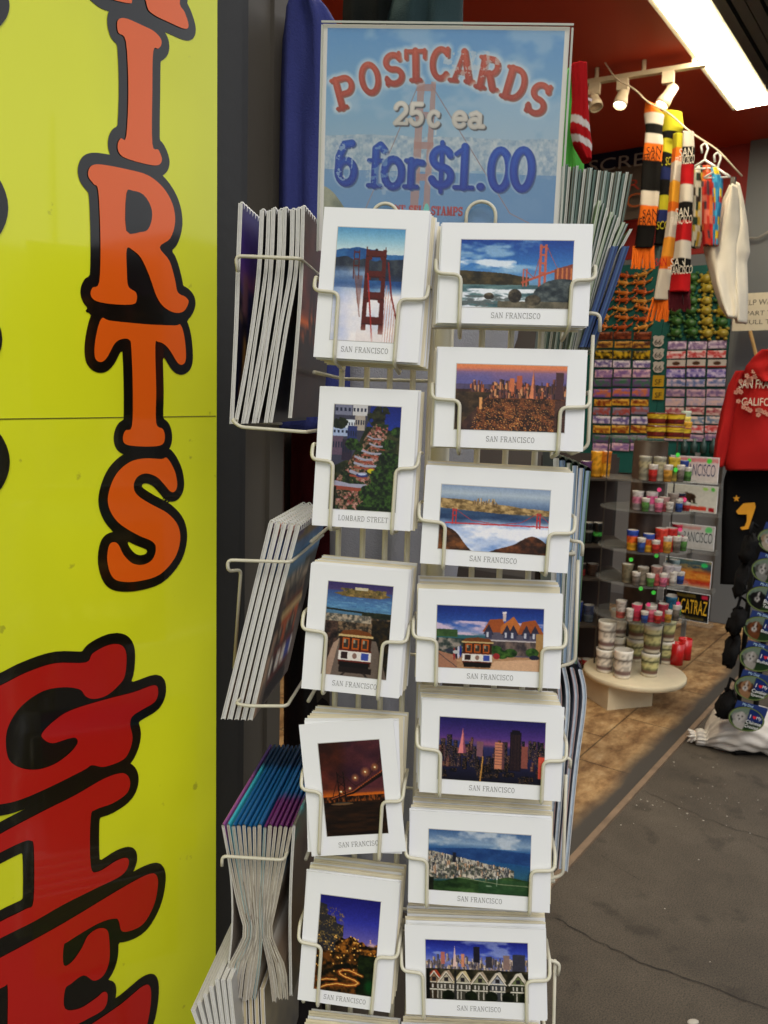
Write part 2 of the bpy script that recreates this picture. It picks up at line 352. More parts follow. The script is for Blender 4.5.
def pic_nightbridge():
    c = Cv(82, 130); c.grad([(0, (70, 34, 22)), (.2, (96, 44, 26)), (.35, (82, 40, 50)), (.5, (110, 56, 40)), (.575, (214, 116, 34)), (.6, (120, 60, 22)), (.64, (54, 34, 22)), (1, (32, 22, 16))])
    c.tex((c.v < .5) * .6, (44, 22, 20), (126, 58, 34), 3, 6, 3, 2.4)
    c.tex((c.v < .55) * np.clip((c.u - .3) * 3, 0, .5), (60, 34, 66), (100, 60, 90), 4, 6, 6)
    c.tex((c.v > .58) * (c.v < .64) * 1., (24, 14, 10), (150, 84, 34), 40, 30, 7, 3)
    c.line([(.14, .6), (.5, .54), (1, .36)], .035, (34, 22, 20)); c.line([(.14, .6), (.5, .53), (1, .33)], .01, (176, 96, 50))
    for x in (.26, .36): c.line([(x, .32), (x + .01, .68)], .012, (30, 18, 18))
    for y in (.34, .42, .5): c.line([(.26, y), (.37, y + .06)], .007, (30, 18, 18)); c.line([(.37, y), (.26, y + .06)], .007, (30, 18, 18))
    c.line([(.3, .32), (.55, .48), (.72, .42), (1, .2)], .008, (60, 34, 30)); c.line([(.3, .32), (.16, .58)], .007, (50, 30, 26))
    for k in range(12):
        x = .62 + .032 * k; c.line([(x, .42 - .035 * k * .6), (x, .51 - .013 * k)], .005, (70, 40, 32))
    for x, y, q in [(.55, .39, .05), (.72, .335, .06), (.88, .29, .05), (.3, .53, .025), (.45, .5, .03)]:
        c.ell(x, y, q * 1.5, q, (255, 180, 90), .6, .9); c.ell(x, y, .014, .009, (255, 240, 200))
    c.tex((c.v > .64) * .7, (22, 16, 12), (70, 44, 24), 4, 40, 9); c.ell(.3, .66, .18, .012, (120, 90, 60)); c.rect(.2, .645, .42, .655, (90, 80, 70))
    return c.out()
def pic_nightstreet():
    c = Cv(80, 130); c.grad([(0, (36, 36, 120)), (.25, (62, 66, 168)), (.45, (120, 110, 180)), (.55, (90, 70, 90)), (1, (30, 24, 20))])
    c.poly([(0, .08), (.12, .1), (.14, .2), (.28, .22), (.3, .28), (.42, .3), (.42, .6), (0, .62)], (58, 56, 60)); c.tex((c.u < .42) * (c.v > .12) * (c.v < .6) * (c.noise(44, 60, 3) > .6) * .7, (90, 80, 50), (210, 170, 90), 30, 40, 5)
    w = wob(4, .03); c.tex(c.below(lambda u: .42 + w(u * 2) + .14 * np.abs(u - .62)) * (c.u > .3), (26, 18, 10), (170, 110, 40), 18, 30, 6, 3.2)
    c.tex((c.v > .58) * 1., (18, 20, 10), (120, 74, 28), 14, 24, 8, 2.8)
    r = random.Random(3)
    for k in range(70): x, y = r.random(), .4 + .4 * r.random(); c.ell(x, y, .012, .008, (255, 200, 110), .9)
    c.tex((c.u > .7) * (c.v > .58) * 1., (8, 20, 8), (40, 56, 24), 14, 24, 9); c.ell(.92, .9, .12, .1, (20, 90, 40), .8, .6); c.poly([(.3, .72), (.55, .68), (.62, .76), (.4, .8)], (24, 24, 14))
    for pts in ([(.05, .99), (.2, .94), (.38, .91), (.55, .915), (.68, .9), (.73, .875), (.66, .85), (.52, .83), (.42, .805), (.4, .78), (.46, .76)], [(.46, .76), (.56, .755), (.64, .77), (.78, .80)], [(.05, .9), (.2, .875), (.36, .868)]):
        c.line(pts, .034, (176, 92, 34), .7); c.line(pts, .009, (246, 196, 110))
    c.ell(.9, .47, .1, .03, (255, 210, 190), .7, .8)
    return c.out()
def pic_surf():
    c = Cv(132, 82); c.grad([(0, (24, 76, 160)), (.35, (70, 132, 196)), (.6, (120, 166, 206)), (1, (120, 120, 110))])
    n = c.noise(3, 5, 2); c.mix(np.clip((n - .5) * 5, 0, .75) * (c.v < .5), (176, 206, 228)); c.mix(np.clip((c.noise(4, 9, 7) - .5) * 6, 0, .9) * (c.v > .26) * (c.v < .46) * (c.u < .5), (238, 242, 248))
    w = wob(3, .025); m = c.below(lambda u: .45 + w(u) + np.maximum(0, u - .2) * .22) * (c.v < .72) * (c.u < .62)
    c.tex(m, (46, 44, 30), (112, 96, 60), 12, 12, 4); c.tex((c.v > .66) * 1., (70, 104, 112), (120, 150, 150), 6, 20, 6)
    c.mix(np.clip((c.noise(6, 16, 12) - .38) * 7, 0, 1) * (c.v > .72) * (c.u < .8), (236, 240, 246)); c.mix(np.clip((c.noise(10, 24, 15) - .5) * 9, 0, 1) * (c.v > .82) * (c.u < .5), (110, 120, 120))
    O = (200, 112, 92)
    for x, wd, y0 in ((.70, .022, .06), (.745, .022, .06), (.56, .012, .42), (.59, .012, .42)): c.rect(x, y0, x + wd, .68, O)
    for y in (.08, .2, .32, .46): c.rect(.7, y, .767, y + .03, O)
    c.line([(.56, .62), (.78, .48), (1, .36)], .03, (196, 100, 72)); c.line([(.575, .43), (.66, .55), (.73, .08)], .01, (190, 90, 70)); c.line([(.76, .08), (.86, .4)], .008, (190, 90, 70))
    c.poly([(.84, .42), (1, .34), (1, .75), (.84, .66)], (150, 80, 60))
    for k in range(4): c.rect(.86 + .04 * k, .4, .875 + .04 * k, .7, (206, 130, 80))
    c.tex(((c.u - .92) ** 2 * 14 + (c.v - .85) ** 2 * 12 < 1) * 1., (40, 52, 60), (112, 120, 118), 18, 14, 8); c.tex((c.v > .9) * (c.u > .35) * 1., (90, 88, 74), (140, 130, 110), 14, 8, 9)
    for x, y, rx, ry in ((.27, .83, .045, .05), (.5, .82, .06, .1), (.66, .88, .07, .08)): c.tex((((c.u - x) / rx) ** 2 + ((c.v - y) / ry) ** 2 < 1) * 1., (44, 40, 34), (120, 110, 90), 20, 14, 3)
    return c.out()
def pic_sunset():
    c = Cv(132, 82); c.grad([(0, (232, 150, 96)), (.06, (226, 140, 104)), (.12, (150, 120, 156)), (.3, (110, 104, 160)), (.42, (92, 70, 84)), (1, (74, 52, 38))])
    c.tex((c.v > .3) * 1., (62, 42, 40), (110, 78, 60), 10, 10, 2); c.mix((c.v < .38) * np.clip((c.v - .1) * 12, 0, 1) * np.clip((.36 - c.u) * 8, 0, .6), (112, 112, 170))
    c.city(260, .34, .56, .03, .15, [(206, 122, 84), (150, 96, 84), (220, 160, 116), (120, 84, 84), (96, 70, 76)], 3, .010, .03, x0=.12)
    c.poly([(.665, .56), (.70, .06), (.735, .56)], (226, 146, 106)); c.poly([(.70, .06), (.735, .56), (.708, .56)], (130, 84, 80)); c.rect(.9, .1, .97, .5, (92, 62, 66)); c.rect(.55, .16, .6, .36, (190, 106, 76)); c.rect(.49, .2, .53, .4, (214, 130, 88))
    m = c.below(lambda u: .5 - .0 * u) * (c.u > .2)
    c.tex(m, (50, 32, 24), (150, 92, 52), 30, 22, 6, 2.6)
    r = random.Random(8)
    for k in range(1500):
        v = .52 + .46 * r.random(); u = .15 + .85 * r.random()
        if u + v * .4 < .5: continue
        w = .004 + .009 * (v - .4); cc = random.Random(k).choice([(236, 160, 84), (206, 128, 70), (244, 190, 120), (90, 58, 44), (60, 40, 34), (160, 100, 64)]); c.rect(u, v, u + w, v + w * 1.1, cc)
    c.tex((c.u + c.v * .55 < .56) * (c.v > .42) * 1., (54, 44, 34), (100, 78, 52), 14, 14, 9); c.rect(.22, .5, .245, .68, (230, 170, 110)); c.tex((c.u > .9) * (c.v > .52) * .7, (60, 44, 50), (90, 66, 66), 20, 20, 4)
    return c.out()
def pic_fog():
    c = Cv(128, 82); c.grad([(0, (150, 168, 196)), (.12, (184, 196, 208)), (.24, (130, 152, 182)), (.4, (66, 92, 126)), (1, (80, 110, 150))])
    w = wob(6, .03); m = c.below(lambda u: .25 + w(u) * .6 + .1 * (u - .4)) * (c.v < .36 + .08 * c.u)
    c.tex(m, (120, 98, 62), (206, 176, 124), 26, 24, 3, 2.6); c.city(26, .24, .3, .02, .08, [(214, 190, 150), (180, 150, 110)], 5, .01, .02, x0=.3, x1=.52)
    c.tex((c.v > .4) * (c.v < .52) * .7, (40, 66, 106), (76, 106, 140), 5, 14, 4)
    f = np.clip((c.v - .5 + .16 * (c.noise(3, 4, 8) - .5) + .08 * np.abs(c.u - .2)) * 9, 0, 1); c.tex(f, (120, 156, 214), (240, 240, 248), 4, 6, 9, 2.4)
    O = (196, 62, 60)
    for x in (.115, .145, .885, .912): c.rect(x, .36, x + .012, .6, O)
    for y in (.38, .46): c.rect(.115, y, .157, y + .02, O); c.rect(.885, y, .924, y + .02, O)
    c.line([(.06, .585), (1, .565)], .02, (206, 74, 76)); c.line([(.13, .36), (.3, .53), (.55, .57), (.75, .52), (.9, .36)], .008, (190, 70, 70)); c.line([(.9, .36), (1, .5)], .008, (190, 70, 70))
    h1 = c.below(lambda u: .56 + .9 * u + 1.6 * u * u + .02 * np.sin(u * 30)) * (c.u < .4); c.tex(h1, (56, 36, 22), (150, 96, 48), 14, 12, 2); h2 = c.below(lambda u: 1.02 - .28 * np.exp(-((u - .86) / .25) ** 2) + .02 * np.sin(u * 20)); c.tex(h2, (40, 24, 16), (130, 78, 42), 14, 12, 5)
    return c.out()
def pic_carhouse():
    c = Cv(128, 80); c.grad([(0, (26, 52, 132)), (.3, (64, 104, 180)), (.42, (150, 160, 200)), (.48, (60, 110, 120)), (.6, (40, 120, 120)), (1, (170, 130, 96))])
    c.mix(np.clip((c.noise(4, 8, 3) - .45) * 6, 0, .9) * (c.v > .24) * (c.v < .46), (220, 196, 214)); c.tex((c.v > .38) * (c.v < .5) * (c.u < .2) * 1., (46, 74, 40), (80, 110, 64), 9, 9, 2)
    c.tex((c.v > .52) * (c.u < .45) * 1., (50, 64, 60), (160, 150, 140), 24, 16, 5, 3); c.tex((c.v > .78) * 1., (150, 112, 84), (206, 168, 130), 5, 12, 6); c.poly([(0, .72), (.2, .8), (.2, 1), (0, 1)], (176, 130, 104)); c.line([(.02, .76), (.2, .98)], .015, (110, 90, 84))
    c.rect(.46, .3, .98, .78, (104, 98, 114)); c.poly([(.43, .4), (.5, .2), (.62, .18), (.66, .4)], (168, 92, 46)); c.poly([(.6, .3), (.72, .14), (.84, .42), (.6, .42)], (196, 120, 60)); c.poly([(.76, .42), (.8, .22), (.92, .18), (1, .4)], (168, 92, 46)); c.rect(.62, .08, .65, .22, (206, 190, 190)); c.rect(.615, .07, .655, .1, (230, 220, 220))
    for xx in (.49, .66, .72, .84, .92): c.poly([(xx - .05, .44), (xx, .27), (xx + .05, .44)], (60, 56, 74)); c.rect(xx - .03, .38, xx + .03, .5, (70, 70, 96)); c.rect(xx - .02, .4, xx + .0, .48, (200, 200, 210))
    c.rect(.46, .52, .98, .54, (200, 190, 190)); c.tex((c.v > .54) * (c.v < .76) * (c.u > .47) * 1., (60, 54, 60), (140, 120, 110), 22, 8, 7); c.rect(.93, .4, 1, .78, (176, 140, 90))
    for x, y in ((.7, .72), (.9, .7), (.62, .75), (.56, .68)): c.tex((((c.u - x) / .06) ** 2 + ((c.v - y) / .07) ** 2 < 1) * 1., (24, 56, 20), (84, 122, 50), 22, 16, 3)
    c.ell(.92, .78, .045, .04, (40, 44, 70)); c.ell(.57, .78, .03, .05, (160, 50, 50)); c.poly([(.55, .86), (1, .8), (1, 1), (.5, 1)], (214, 176, 144))
    cablecar(c, .25, .5, .28, .46, True); c.ell(.13, .72, .04, .03, (60, 66, 80)); c.ell(.19, .74, .03, .03, (190, 190, 190))
    return c.out()
def pic_twilight():
    c = Cv(126, 78); c.grad([(0, (40, 36, 104)), (.3, (96, 66, 140)), (.4, (150, 92, 130)), (.46, (60, 60, 110)), (1, (24, 24, 40))])
    c.mix(np.clip((c.v - .34) * 20, 0, 1) * (c.v < .5) * np.clip((.4 - c.u) * 6, 0, 1), (56, 70, 130)); c.city(110, .55, .8, .08, .30, [(40, 40, 62), (56, 48, 66), (70, 56, 70), (30, 32, 52), (110, 74, 76)], 4, .02, .05, (214, 170, 110)); c.city(26, .82, 1.0, .06, .2, [(24, 26, 40), (40, 36, 46)], 8, .04, .09, (200, 150, 90))
    c.poly([(.185, .56), (.225, .16), (.262, .56)], (226, 140, 140)); c.poly([(.225, .16), (.262, .56), (.235, .56)], (140, 84, 110))
    c.rect(.53, .36, .62, .78, (206, 140, 110)); c.rect(.6, .36, .62, .78, (110, 74, 80))
    for k in range(8): c.rect(.535, .39 + .045 * k, .6, .4 + .045 * k, (120, 84, 84))
    c.rect(.67, .18, .775, .8, (34, 26, 40)); c.rect(.685, .15, .76, .2, (30, 24, 36))
    for k in range(9): c.rect(.68 + .01 * (k % 9), .22, .684 + .01 * (k % 9), .78, (120, 84, 60), .5)
    c.rect(.94, .55, 1, .9, (214, 96, 76)); c.rect(.78, .4, .84, .75, (150, 90, 80)); c.rect(.36, .36, .42, .6, (140, 100, 110)); c.line([(.4, 1), (.42, .6)], .02, (240, 180, 90), .8)
    return c.out()
def pic_aerial():
    c = Cv(122, 82); c.grad([(0, (76, 110, 156)), (.2, (150, 172, 196)), (.3, (60, 106, 158)), (.42, (40, 92, 150)), (.7, (58, 106, 130)), (1, (44, 72, 48))])
    c.mix(np.clip((c.noise(4, 5, 3) - .44) * 5, 0, .9) * (c.v < .26), (196, 204, 214)); c.tex(c.below(lambda u: .26 + .1 * np.abs(u - .55)) * (c.v < .42 + .08 * c.u) * (c.v > .26), (40, 74, 128), (56, 96, 150), 8, 8, 5)
    m = c.below(lambda u: .34 + .3 * u) * (c.v < .82 - .12 * c.u) * (c.u < .84 - .0 * c.v); c.tex(m, (80, 84, 76), (206, 196, 180), 34, 26, 6, 3)
    c.city(420, .36, .8, .015, .085, [(226, 218, 206), (176, 170, 164), (120, 120, 124), (206, 170, 140), (90, 92, 96)], 9, .006, .017, x0=0, x1=.8, edge=lambda x: .42 + .28 * x)
    c.rect(.24, .36, .275, .52, (44, 46, 60)); c.tex(c.below(lambda u: .82 - .1 * u + .03 * np.sin(u * 14)), (30, 56, 30), (84, 116, 66), 8, 9, 8); c.tex((c.v > .78) * (c.u < .06) * 1., (20, 26, 20), (50, 56, 40), 9, 9, 2)
    c.line([(.68, .7), (.675, .86)], .014, (236, 236, 226)); c.ell(.6, .87, .03, .012, (230, 226, 214)); c.tex((c.v > .76) * (c.u > .5) * .6, (40, 76, 50), (66, 104, 70), 8, 8, 4); c.line([(.3, .76), (.7, .83), (1, .84)], .012, (140, 150, 120))
    return c.out()
def pic_houses():
    c = Cv(124, 78); c.grad([(0, (36, 44, 140)), (.2, (70, 90, 190)), (.34, (130, 140, 200)), (1, (50, 50, 44))]); c.mix(np.clip((c.noise(4, 7, 3) - .5) * 5, 0, .6) * (c.v < .26), (180, 190, 220))
    c.city(300, .34, .6, .04, .13, [(224, 206, 190), (180, 160, 156), (140, 128, 132), (206, 180, 150), (110, 104, 116)], 5, .010, .026, (70, 66, 80))
    c.poly([(.265, .44), (.285, .08), (.305, .44)], (226, 196, 190)); c.rect(.47, .09, .53, .36, (44, 42, 56)); c.rect(.59, .25, .65, .44, (70, 66, 76)); c.rect(.85, .2, .97, .5, (70, 70, 84)); c.rect(.76, .22, .82, .46, (150, 126, 120)); c.rect(.15, .2, .19, .4, (190, 120, 110)); c.rect(.35, .22, .38, .44, (214, 150, 120))
    c.tex((c.v > .48) * 1., (30, 30, 22), (80, 74, 56), 18, 12, 6)
    for k, (x, rc, fc) in enumerate([(.08, (176, 76, 48), (150, 120, 90)), (.2, (170, 150, 130), (190, 180, 160)), (.36, (206, 190, 150), (176, 170, 150)), (.53, (176, 160, 140), (150, 150, 120)), (.7, (196, 186, 170), (170, 172, 180)), (.9, (206, 200, 186), (120, 130, 90))]):
        w = .085; c.poly([(x - w - .02, .72), (x - .02, .52), (x + .03, .5), (x + w, .66)], rc); c.poly([(x - w, .72), (x, .53), (x + w, .72)], (60, 52, 46)); c.poly([(x - w * .8, .71), (x, .565), (x + w * .8, .71)], fc); c.rect(x - w * .9, .71, x + w * .9, 1, tuple(v * .45 for v in fc)); c.line([(x - w, .72), (x, .53), (x + w, .72)], .018, (226, 216, 200))
        c.rect(x - .02, .62, x + .02, .69, (50, 46, 50)); c.rect(x - w * .9, .82, x + w * .9, .84, (226, 220, 206)); c.rect(x - w * .9, .7, x + w * .9, .715, (226, 220, 206))
        for q in (-.055, -.02, .03, .06): c.rect(x + q, .74, x + q + .014, .81, (210, 204, 196)); c.rect(x + q, .85, x + q + .01, .98, (196, 190, 180))
    for x in (.22, .44, .64, .8, .97): c.tex((((c.u - x) / .06) ** 2 + ((c.v - .93) / .1) ** 2 < 1) * 1., (8, 16, 6), (34, 46, 22), 24, 16, 3)
    c.rect(0, .5, .04, 1, (20, 20, 18)); c.tex((c.u > .28) * (c.u < .3) * (c.v > .5) * 1., (30, 30, 30), (60, 60, 60), 4, 4, 2)
    return c.out()

# ------------------------------------------------------------------ slab letters as strokes (unit box: x right, y up)
def _arc(cx, cy, rx, ry, a0, a1, n=14): return [(cx + rx * math.cos(R_(a0 + (a1 - a0) * i / n)), cy + ry * math.sin(R_(a0 + (a1 - a0) * i / n))) for i in range(n + 1)]
def _sl(x, y, w=.15): return ([(x - w, y), (x + w, y)], 't')
GL = {   # list of (polyline, weight) ; 'k' thick, 't' thin ; width
 'P': ([([(.2, .06), (.2, .94)], 'k'), ([(.2, .94), (.5, .94)] + _arc(.5, .7, .24, .24, 90, -90) + [(.2, .46)], 'm'), _sl(.2, .05, .17), _sl(.13, .95, .08)], .82),
 'O': ([(_arc(.42, .5, .3, .44, 0, 360, 28), 'm'), (_arc(.13, .5, .02, .2, 0, 360, 6), 't'), (_arc(.71, .5, .02, .2, 0, 360, 6), 't')], .86),
 'S': ([(_arc(.4, .72, .26, .22, 20, 180) + _arc(.4, .72, .26, .22, 180, 270)[1:] + _arc(.4, .28, .28, .22, 90, -90) + _arc(.4, .28, .28, .22, -90, -160)[1:], 'm'), ([(.65, .8), (.65, .97)], 't'), ([(.13, .05), (.13, .26)], 't')], .78),
 'T': ([([(.4, .06), (.4, .94)], 'k'), ([(.06, .93), (.74, .93)], 't'), ([(.06, .95), (.06, .72)], 't'), ([(.74, .95), (.74, .72)], 't'), _sl(.4, .05, .17)], .8),
 'C': ([(_arc(.44, .5, .3, .44, 45, 315, 24), 'm'), ([(.68, .74), (.68, .96)], 't'), (_arc(.14, .5, .02, .2, 0, 360, 6), 't')], .8),
 'A': ([([(.14, .06), (.42, .94)], 't'), ([(.42, .94), (.7, .06)], 'k'), ([(.22, .32), (.6, .32)], 't'), _sl(.12, .05, .13), _sl(.72, .05, .15)], .86),
 'R': ([([(.2, .06), (.2, .94)], 'k'), ([(.2, .94), (.46, .94)] + _arc(.48, .72, .22, .22, 90, -90) + [(.2, .5)], 'm'), ([(.45, .5), (.66, .06)], 'k'), _sl(.2, .05, .16), _sl(.74, .05, .1), _sl(.13, .95, .08)], .86),
 'D': ([([(.2, .06), (.2, .94)], 'k'), ([(.2, .94), (.4, .94)] + _arc(.4, .5, .34, .44, 90, -90, 18) + [(.2, .06)], 'm'), _sl(.13, .05, .08), _sl(.13, .95, .08)], .86),
 'N': ([([(.16, .06), (.16, .94)], 't'), ([(.16, .94), (.7, .06)], 'k'), ([(.7, .06), (.7, .94)], 't'), _sl(.16, .05, .12), _sl(.12, .95, .1), _sl(.7, .95, .12)], .88),
 'F': ([([(.2, .06), (.2, .94)], 'k'), ([(.1, .94), (.66, .94), (.66, .76)], 't'), ([(.2, .5), (.5, .5)], 't'), ([(.5, .4), (.5, .6)], 't'), _sl(.2, .05, .16)], .72),
 'E': ([([(.2, .06), (.2, .94)], 'k'), ([(.1, .94), (.66, .94), (.66, .76)], 't'), ([(.2, .5), (.5, .5)], 't'), ([(.1, .06), (.68, .06), (.68, .26)], 't')], .76),
 'L': ([([(.2, .06), (.2, .94)], 'k'), ([(.1, .06), (.66, .06), (.66, .28)], 't'), _sl(.2, .95, .15)], .74),
 'I': ([([(.2, .06), (.2, .94)], 'k'), _sl(.2, .05, .15), _sl(.2, .95, .15)], .42),
 'M': ([([(.14, .06), (.18, .94)], 't'), ([(.18, .94), (.46, .1)], 'k'), ([(.46, .1), (.76, .94)], 't'), ([(.76, .94), (.8, .06)], 'k'), _sl(.14, .05, .1), _sl(.8, .05, .13)], .98),
 'B': ([([(.2, .06), (.2, .94)], 'k'), ([(.1, .94), (.42, .94)] + _arc(.42, .73, .2, .21, 90, -90) + [(.2, .52)], 'm'), ([(.42, .52)] + _arc(.44, .29, .24, .23, 90, -90) + [(.1, .06)], 'm')], .8),
 'W': ([([(.08, .94), (.28, .06)], 'k'), ([(.28, .06), (.48, .8)], 't'), ([(.48, .8), (.68, .06)], 'k'), ([(.68, .06), (.88, .94)], 't'), _sl(.08, .95, .1), _sl(.88, .95, .1)], 1.0),
 ' ': ([], .4),
 '2': ([(_arc(.36, .68, .24, .26, 170, -30) + [(.12, .08)], 'm'), ([(.1, .07), (.64, .07), (.64, .24)], 't')], .72),
 '5': ([([(.6, .92), (.2, .92), (.16, .52)] + _arc(.36, .32, .25, .26, 120, -160, 16), 'm')], .72),
 'c': ([(_arc(.34, .34, .23, .3, 45, 320, 18), 'm'), ([(.52, .46), (.52, .6)], 't')], .64),
 'e': ([([(.12, .36), (.56, .36)] + _arc(.34, .34, .22, .3, 5, 315, 18), 'm')], .66),
 'a': ([(_arc(.3, .2, .18, .17, 0, 360, 14), 'm'), ([(.16, .56), (.36, .64), (.5, .54), (.5, .06), (.64, .06)], 'm')], .7),
 'f': ([([(.52, .84), (.42, .94), (.3, .86), (.28, .06)], 'k'), ([(.12, .6), (.5, .6)], 't'), _sl(.28, .05, .17)], .56),
 'o': ([(_arc(.34, .34, .24, .3, 0, 360, 20), 'k')], .7),
 'r': ([([(.22, .06), (.22, .62)], 'k'), ([(.22, .44), (.36, .6), (.52, .58)], 'm'), ([(.08, .62), (.24, .62)], 't'), _sl(.22, .05, .17)], .6),
 '6': ([(_arc(.36, .3, .22, .25, 0, 360, 18), 'k'), ([(.15, .3), (.16, .62), (.3, .9), (.5, .93)], 'k')], .72),
 '$': ([(_arc(.4, .7, .24, .2, 20, 270) + _arc(.4, .3, .26, .2, 90, -160), 'k'), ([(.4, -.04), (.4, 1.04)], 't')], .8),
 '1': ([([(.36, .06), (.36, .94)], 'k'), ([(.36, .92), (.14, .78)], 't'), _sl(.36, .05, .24)], .66),
 '.': ([([(.18, .1), (.2, .1)], 'k')], .36),
 '0': ([(_arc(.38, .5, .24, .42, 0, 360, 24), 'k')], .76)}
WT = {'k': .105, 'm': .088, 't': .062}
def glyph_sdf(X, Y, ch, h, wmul, wscale=1.0):     # X right, Y up in px from the glyph's lower left corner
    d = np.full(X.shape, 1e9); strokes, w = GL[ch]
    for pts, k in strokes:
        hw = WT[k] * h * wmul
        for (x0, y0), (x1, y1) in zip(pts, pts[1:]):
            x0, x1 = x0 * h * wscale, x1 * h * wscale; a, b = y0 * h, y1 * h; dx, dy = x1 - x0, b - a
            t = np.clip(((X - x0) * dx + (Y - a) * dy) / (dx * dx + dy * dy + 1e-9), 0, 1)
            d = np.minimum(d, np.hypot(X - x0 - t * dx, Y - a - t * dy) - hw)
    return d
def text_ribbons(mb, s, o, ex, ey, height, width=None, wmul=.42):
    tot = sum(GL[c][1] for c in s) * height * 1.05; ws = width / tot if width else 1.0
    x = -tot * ws / 2; o = np.asarray(o)
    for ch in s:
        for pts, k in GL[ch][0]:
            hw = WT[k] * height * wmul
            for (x0, y0), (x1, y1) in zip(pts, pts[1:]):
                a = V(x + x0 * height * ws, (y0 - .5) * height); b = V(x + x1 * height * ws, (y1 - .5) * height); t = b - a; L = np.linalg.norm(t)
                if L < 1e-7: continue
                t = t / L; q = V(-t[1], t[0]) * hw; a = a - t * hw * .5; b = b + t * hw * .5
                mb.add([o + ex * p[0] + ey * p[1] for p in (a - q, b - q, b + q, a + q)], [(0, 1, 2, 3)])
        x += GL[ch][1] * height * 1.05 * ws

def pic_sign(W=502, H=460):                       # price sign, 2 samples per picture pixel of the sign
    c = Cv(W, H, 1); X = c.u * W / 2; Y = c.v * H / 2
    c.grad([(0, (88, 150, 208)), (.35, (126, 176, 214)), (.5, (146, 184, 210)), (1, (108, 158, 204))])
    c.mix(np.clip((c.noise(5, 6, 2) - .45) * 3, 0, .35), (206, 220, 230)); c.mix(np.clip((c.v - .0) * .3, 0, .25), (150, 160, 170))
    m = (c.v > .46 + .03 * c.noise(9, 3, 4)) * (c.v < .64 + .02 * np.sin(c.u * 7))
    c.tex(m * .85, (132, 160, 186), (206, 214, 216), 70, 50, 5, 1.8); c.mix((c.v > .63) * (c.v < .9) * .75, (96, 142, 190))
    c.poly([(.475, .47), (.48, .36), (.485, .47)], (190, 206, 214))
    c.tex(c.below(lambda u: .70 + .9 * u - .02 * np.sin(u * 30)) * (c.u < .38), (110, 118, 100), (164, 166, 140), 12, 14, 7)
    c.tex(c.below(lambda u: .9 - .04 * u) * .8, (110, 116, 110), (150, 140, 130), 10, 10, 8)
    for x0, x1 in ((.40, .428), (.455, .475)): c.poly([(x0, .24), (x1, .24), (x1 - .01, 1), (x0 - .02, 1)], (178, 138, 128), .8)
    for y in (.25, .37, .5, .64, .8): c.rect(.395, y, .475, y + .03, (172, 130, 122), .8)
    c.line([(.4, .26), (.2, .8)], .004, (150, 130, 130)); c.line([(.46, .26), (.8, .8), (1, .9)], .004, (150, 130, 130))
    def put(s, xy, h, wmul, fill, halo=None, halow=0, rot=None, shade=None, ws=1.0, dark=None):
        for ch, (x, y), r in zip(s, xy, rot or [0] * len(s)):
            w = GL[ch][1] * h * ws; a = R_(r); gx = X - x; gy = -(Y - y)
            lx = gx * math.cos(a) - gy * math.sin(a) + w / 2; ly = gx * math.sin(a) + gy * math.cos(a) + h / 2
            k = (np.abs(lx - w / 2) < w) & (np.abs(ly - h / 2) < h); d = np.full(X.shape, 99.)
            d[k] = glyph_sdf(lx[k], ly[k], ch, h, wmul, ws)
            if halo is not None: c.mix(np.clip((halow - d) / halow, 0, 1) * .7, halo)
            if dark is not None:
                k2 = np.roll(np.roll(d, 3, 0), 3, 1); c.mix(np.clip(.5 - k2, 0, 1), dark)
            cov = np.clip(.5 - d, 0, 1); f = np.asarray(fill, float)[None, None] + (np.clip((d + 3.5) / 3.5, 0, 1) * (-28))[..., None] + (ly / h * 26 - 8)[..., None]
            c.mix(cov, f)
    q = lambda *L: [((270 + x / 2.4) - 322, y / 2.4 - 22) for x, y in L]
    put('POSTCARDS', q((182, 214), (246, 180), (303, 157), (358, 147), (417, 142), (475, 147), (538, 163), (603, 186), (660, 220)), 32, .98, (186, 74, 40), (232, 236, 236), 5, [-17, -12, -8, -3, 0, 4, 9, 14, 19], dark=(140, 84, 66), ws=.88)
    put('25c', q((326, 262), (364, 262), (408, 264)), 23, 1.25, (222, 216, 206), dark=(74, 74, 78)); put('ea', q((472, 264), (512, 264)), 23, 1.25, (222, 216, 206), dark=(74, 74, 78), ws=1.15)
    put('6for', q((192, 384), (265, 388), (312, 388), (364, 388)), 46, .80, (0, 66, 168), (196, 208, 222), 2.5, ws=.84, dark=(60, 84, 130)); put('$1.00', q((432, 388), (486, 386), (530, 388), (577, 390), (632, 388)), 46, .80, (0, 66, 172), (196, 208, 222), 2.5, ws=.84, dark=(60, 84, 130))
    x = 81.
    for ch in 'WE SELL STAMPS':
        if ch != ' ': put(ch, [(x + GL[ch][1] * 3, 184.)], 9, .9, (196, 62, 50), ws=.66)
        x += GL[ch][1] * 6.1 + .5
    # worn spots where the print has rubbed off, and the white paper border
    wear = (c.noise(40, 40, 21) > .57) * (np.hypot((c.u - .26) / .07, (c.v - .63) / .11) < 1); c.mix(wear * .5, (176, 190, 206))
    wear = (c.noise(50, 50, 22) > .6) * ((np.hypot((c.u - .62) / .12, (c.v - .16) / .06) < 1) | (np.hypot((c.u - .1) / .04, (c.v - .58) / .1) < 1)); c.mix(wear * .6, (206, 212, 216))
    c.ell(.455, .80, .012, .03, (120, 206, 196)); c.mix((c.noise(60, 60, 30) > .72) * .07, (200, 210, 216))
    b = (X < 5) | (X > 246) | (Y < 4); c.a = c.a * .97; c.mix(b * 1., (222, 220, 212))
    return c.a
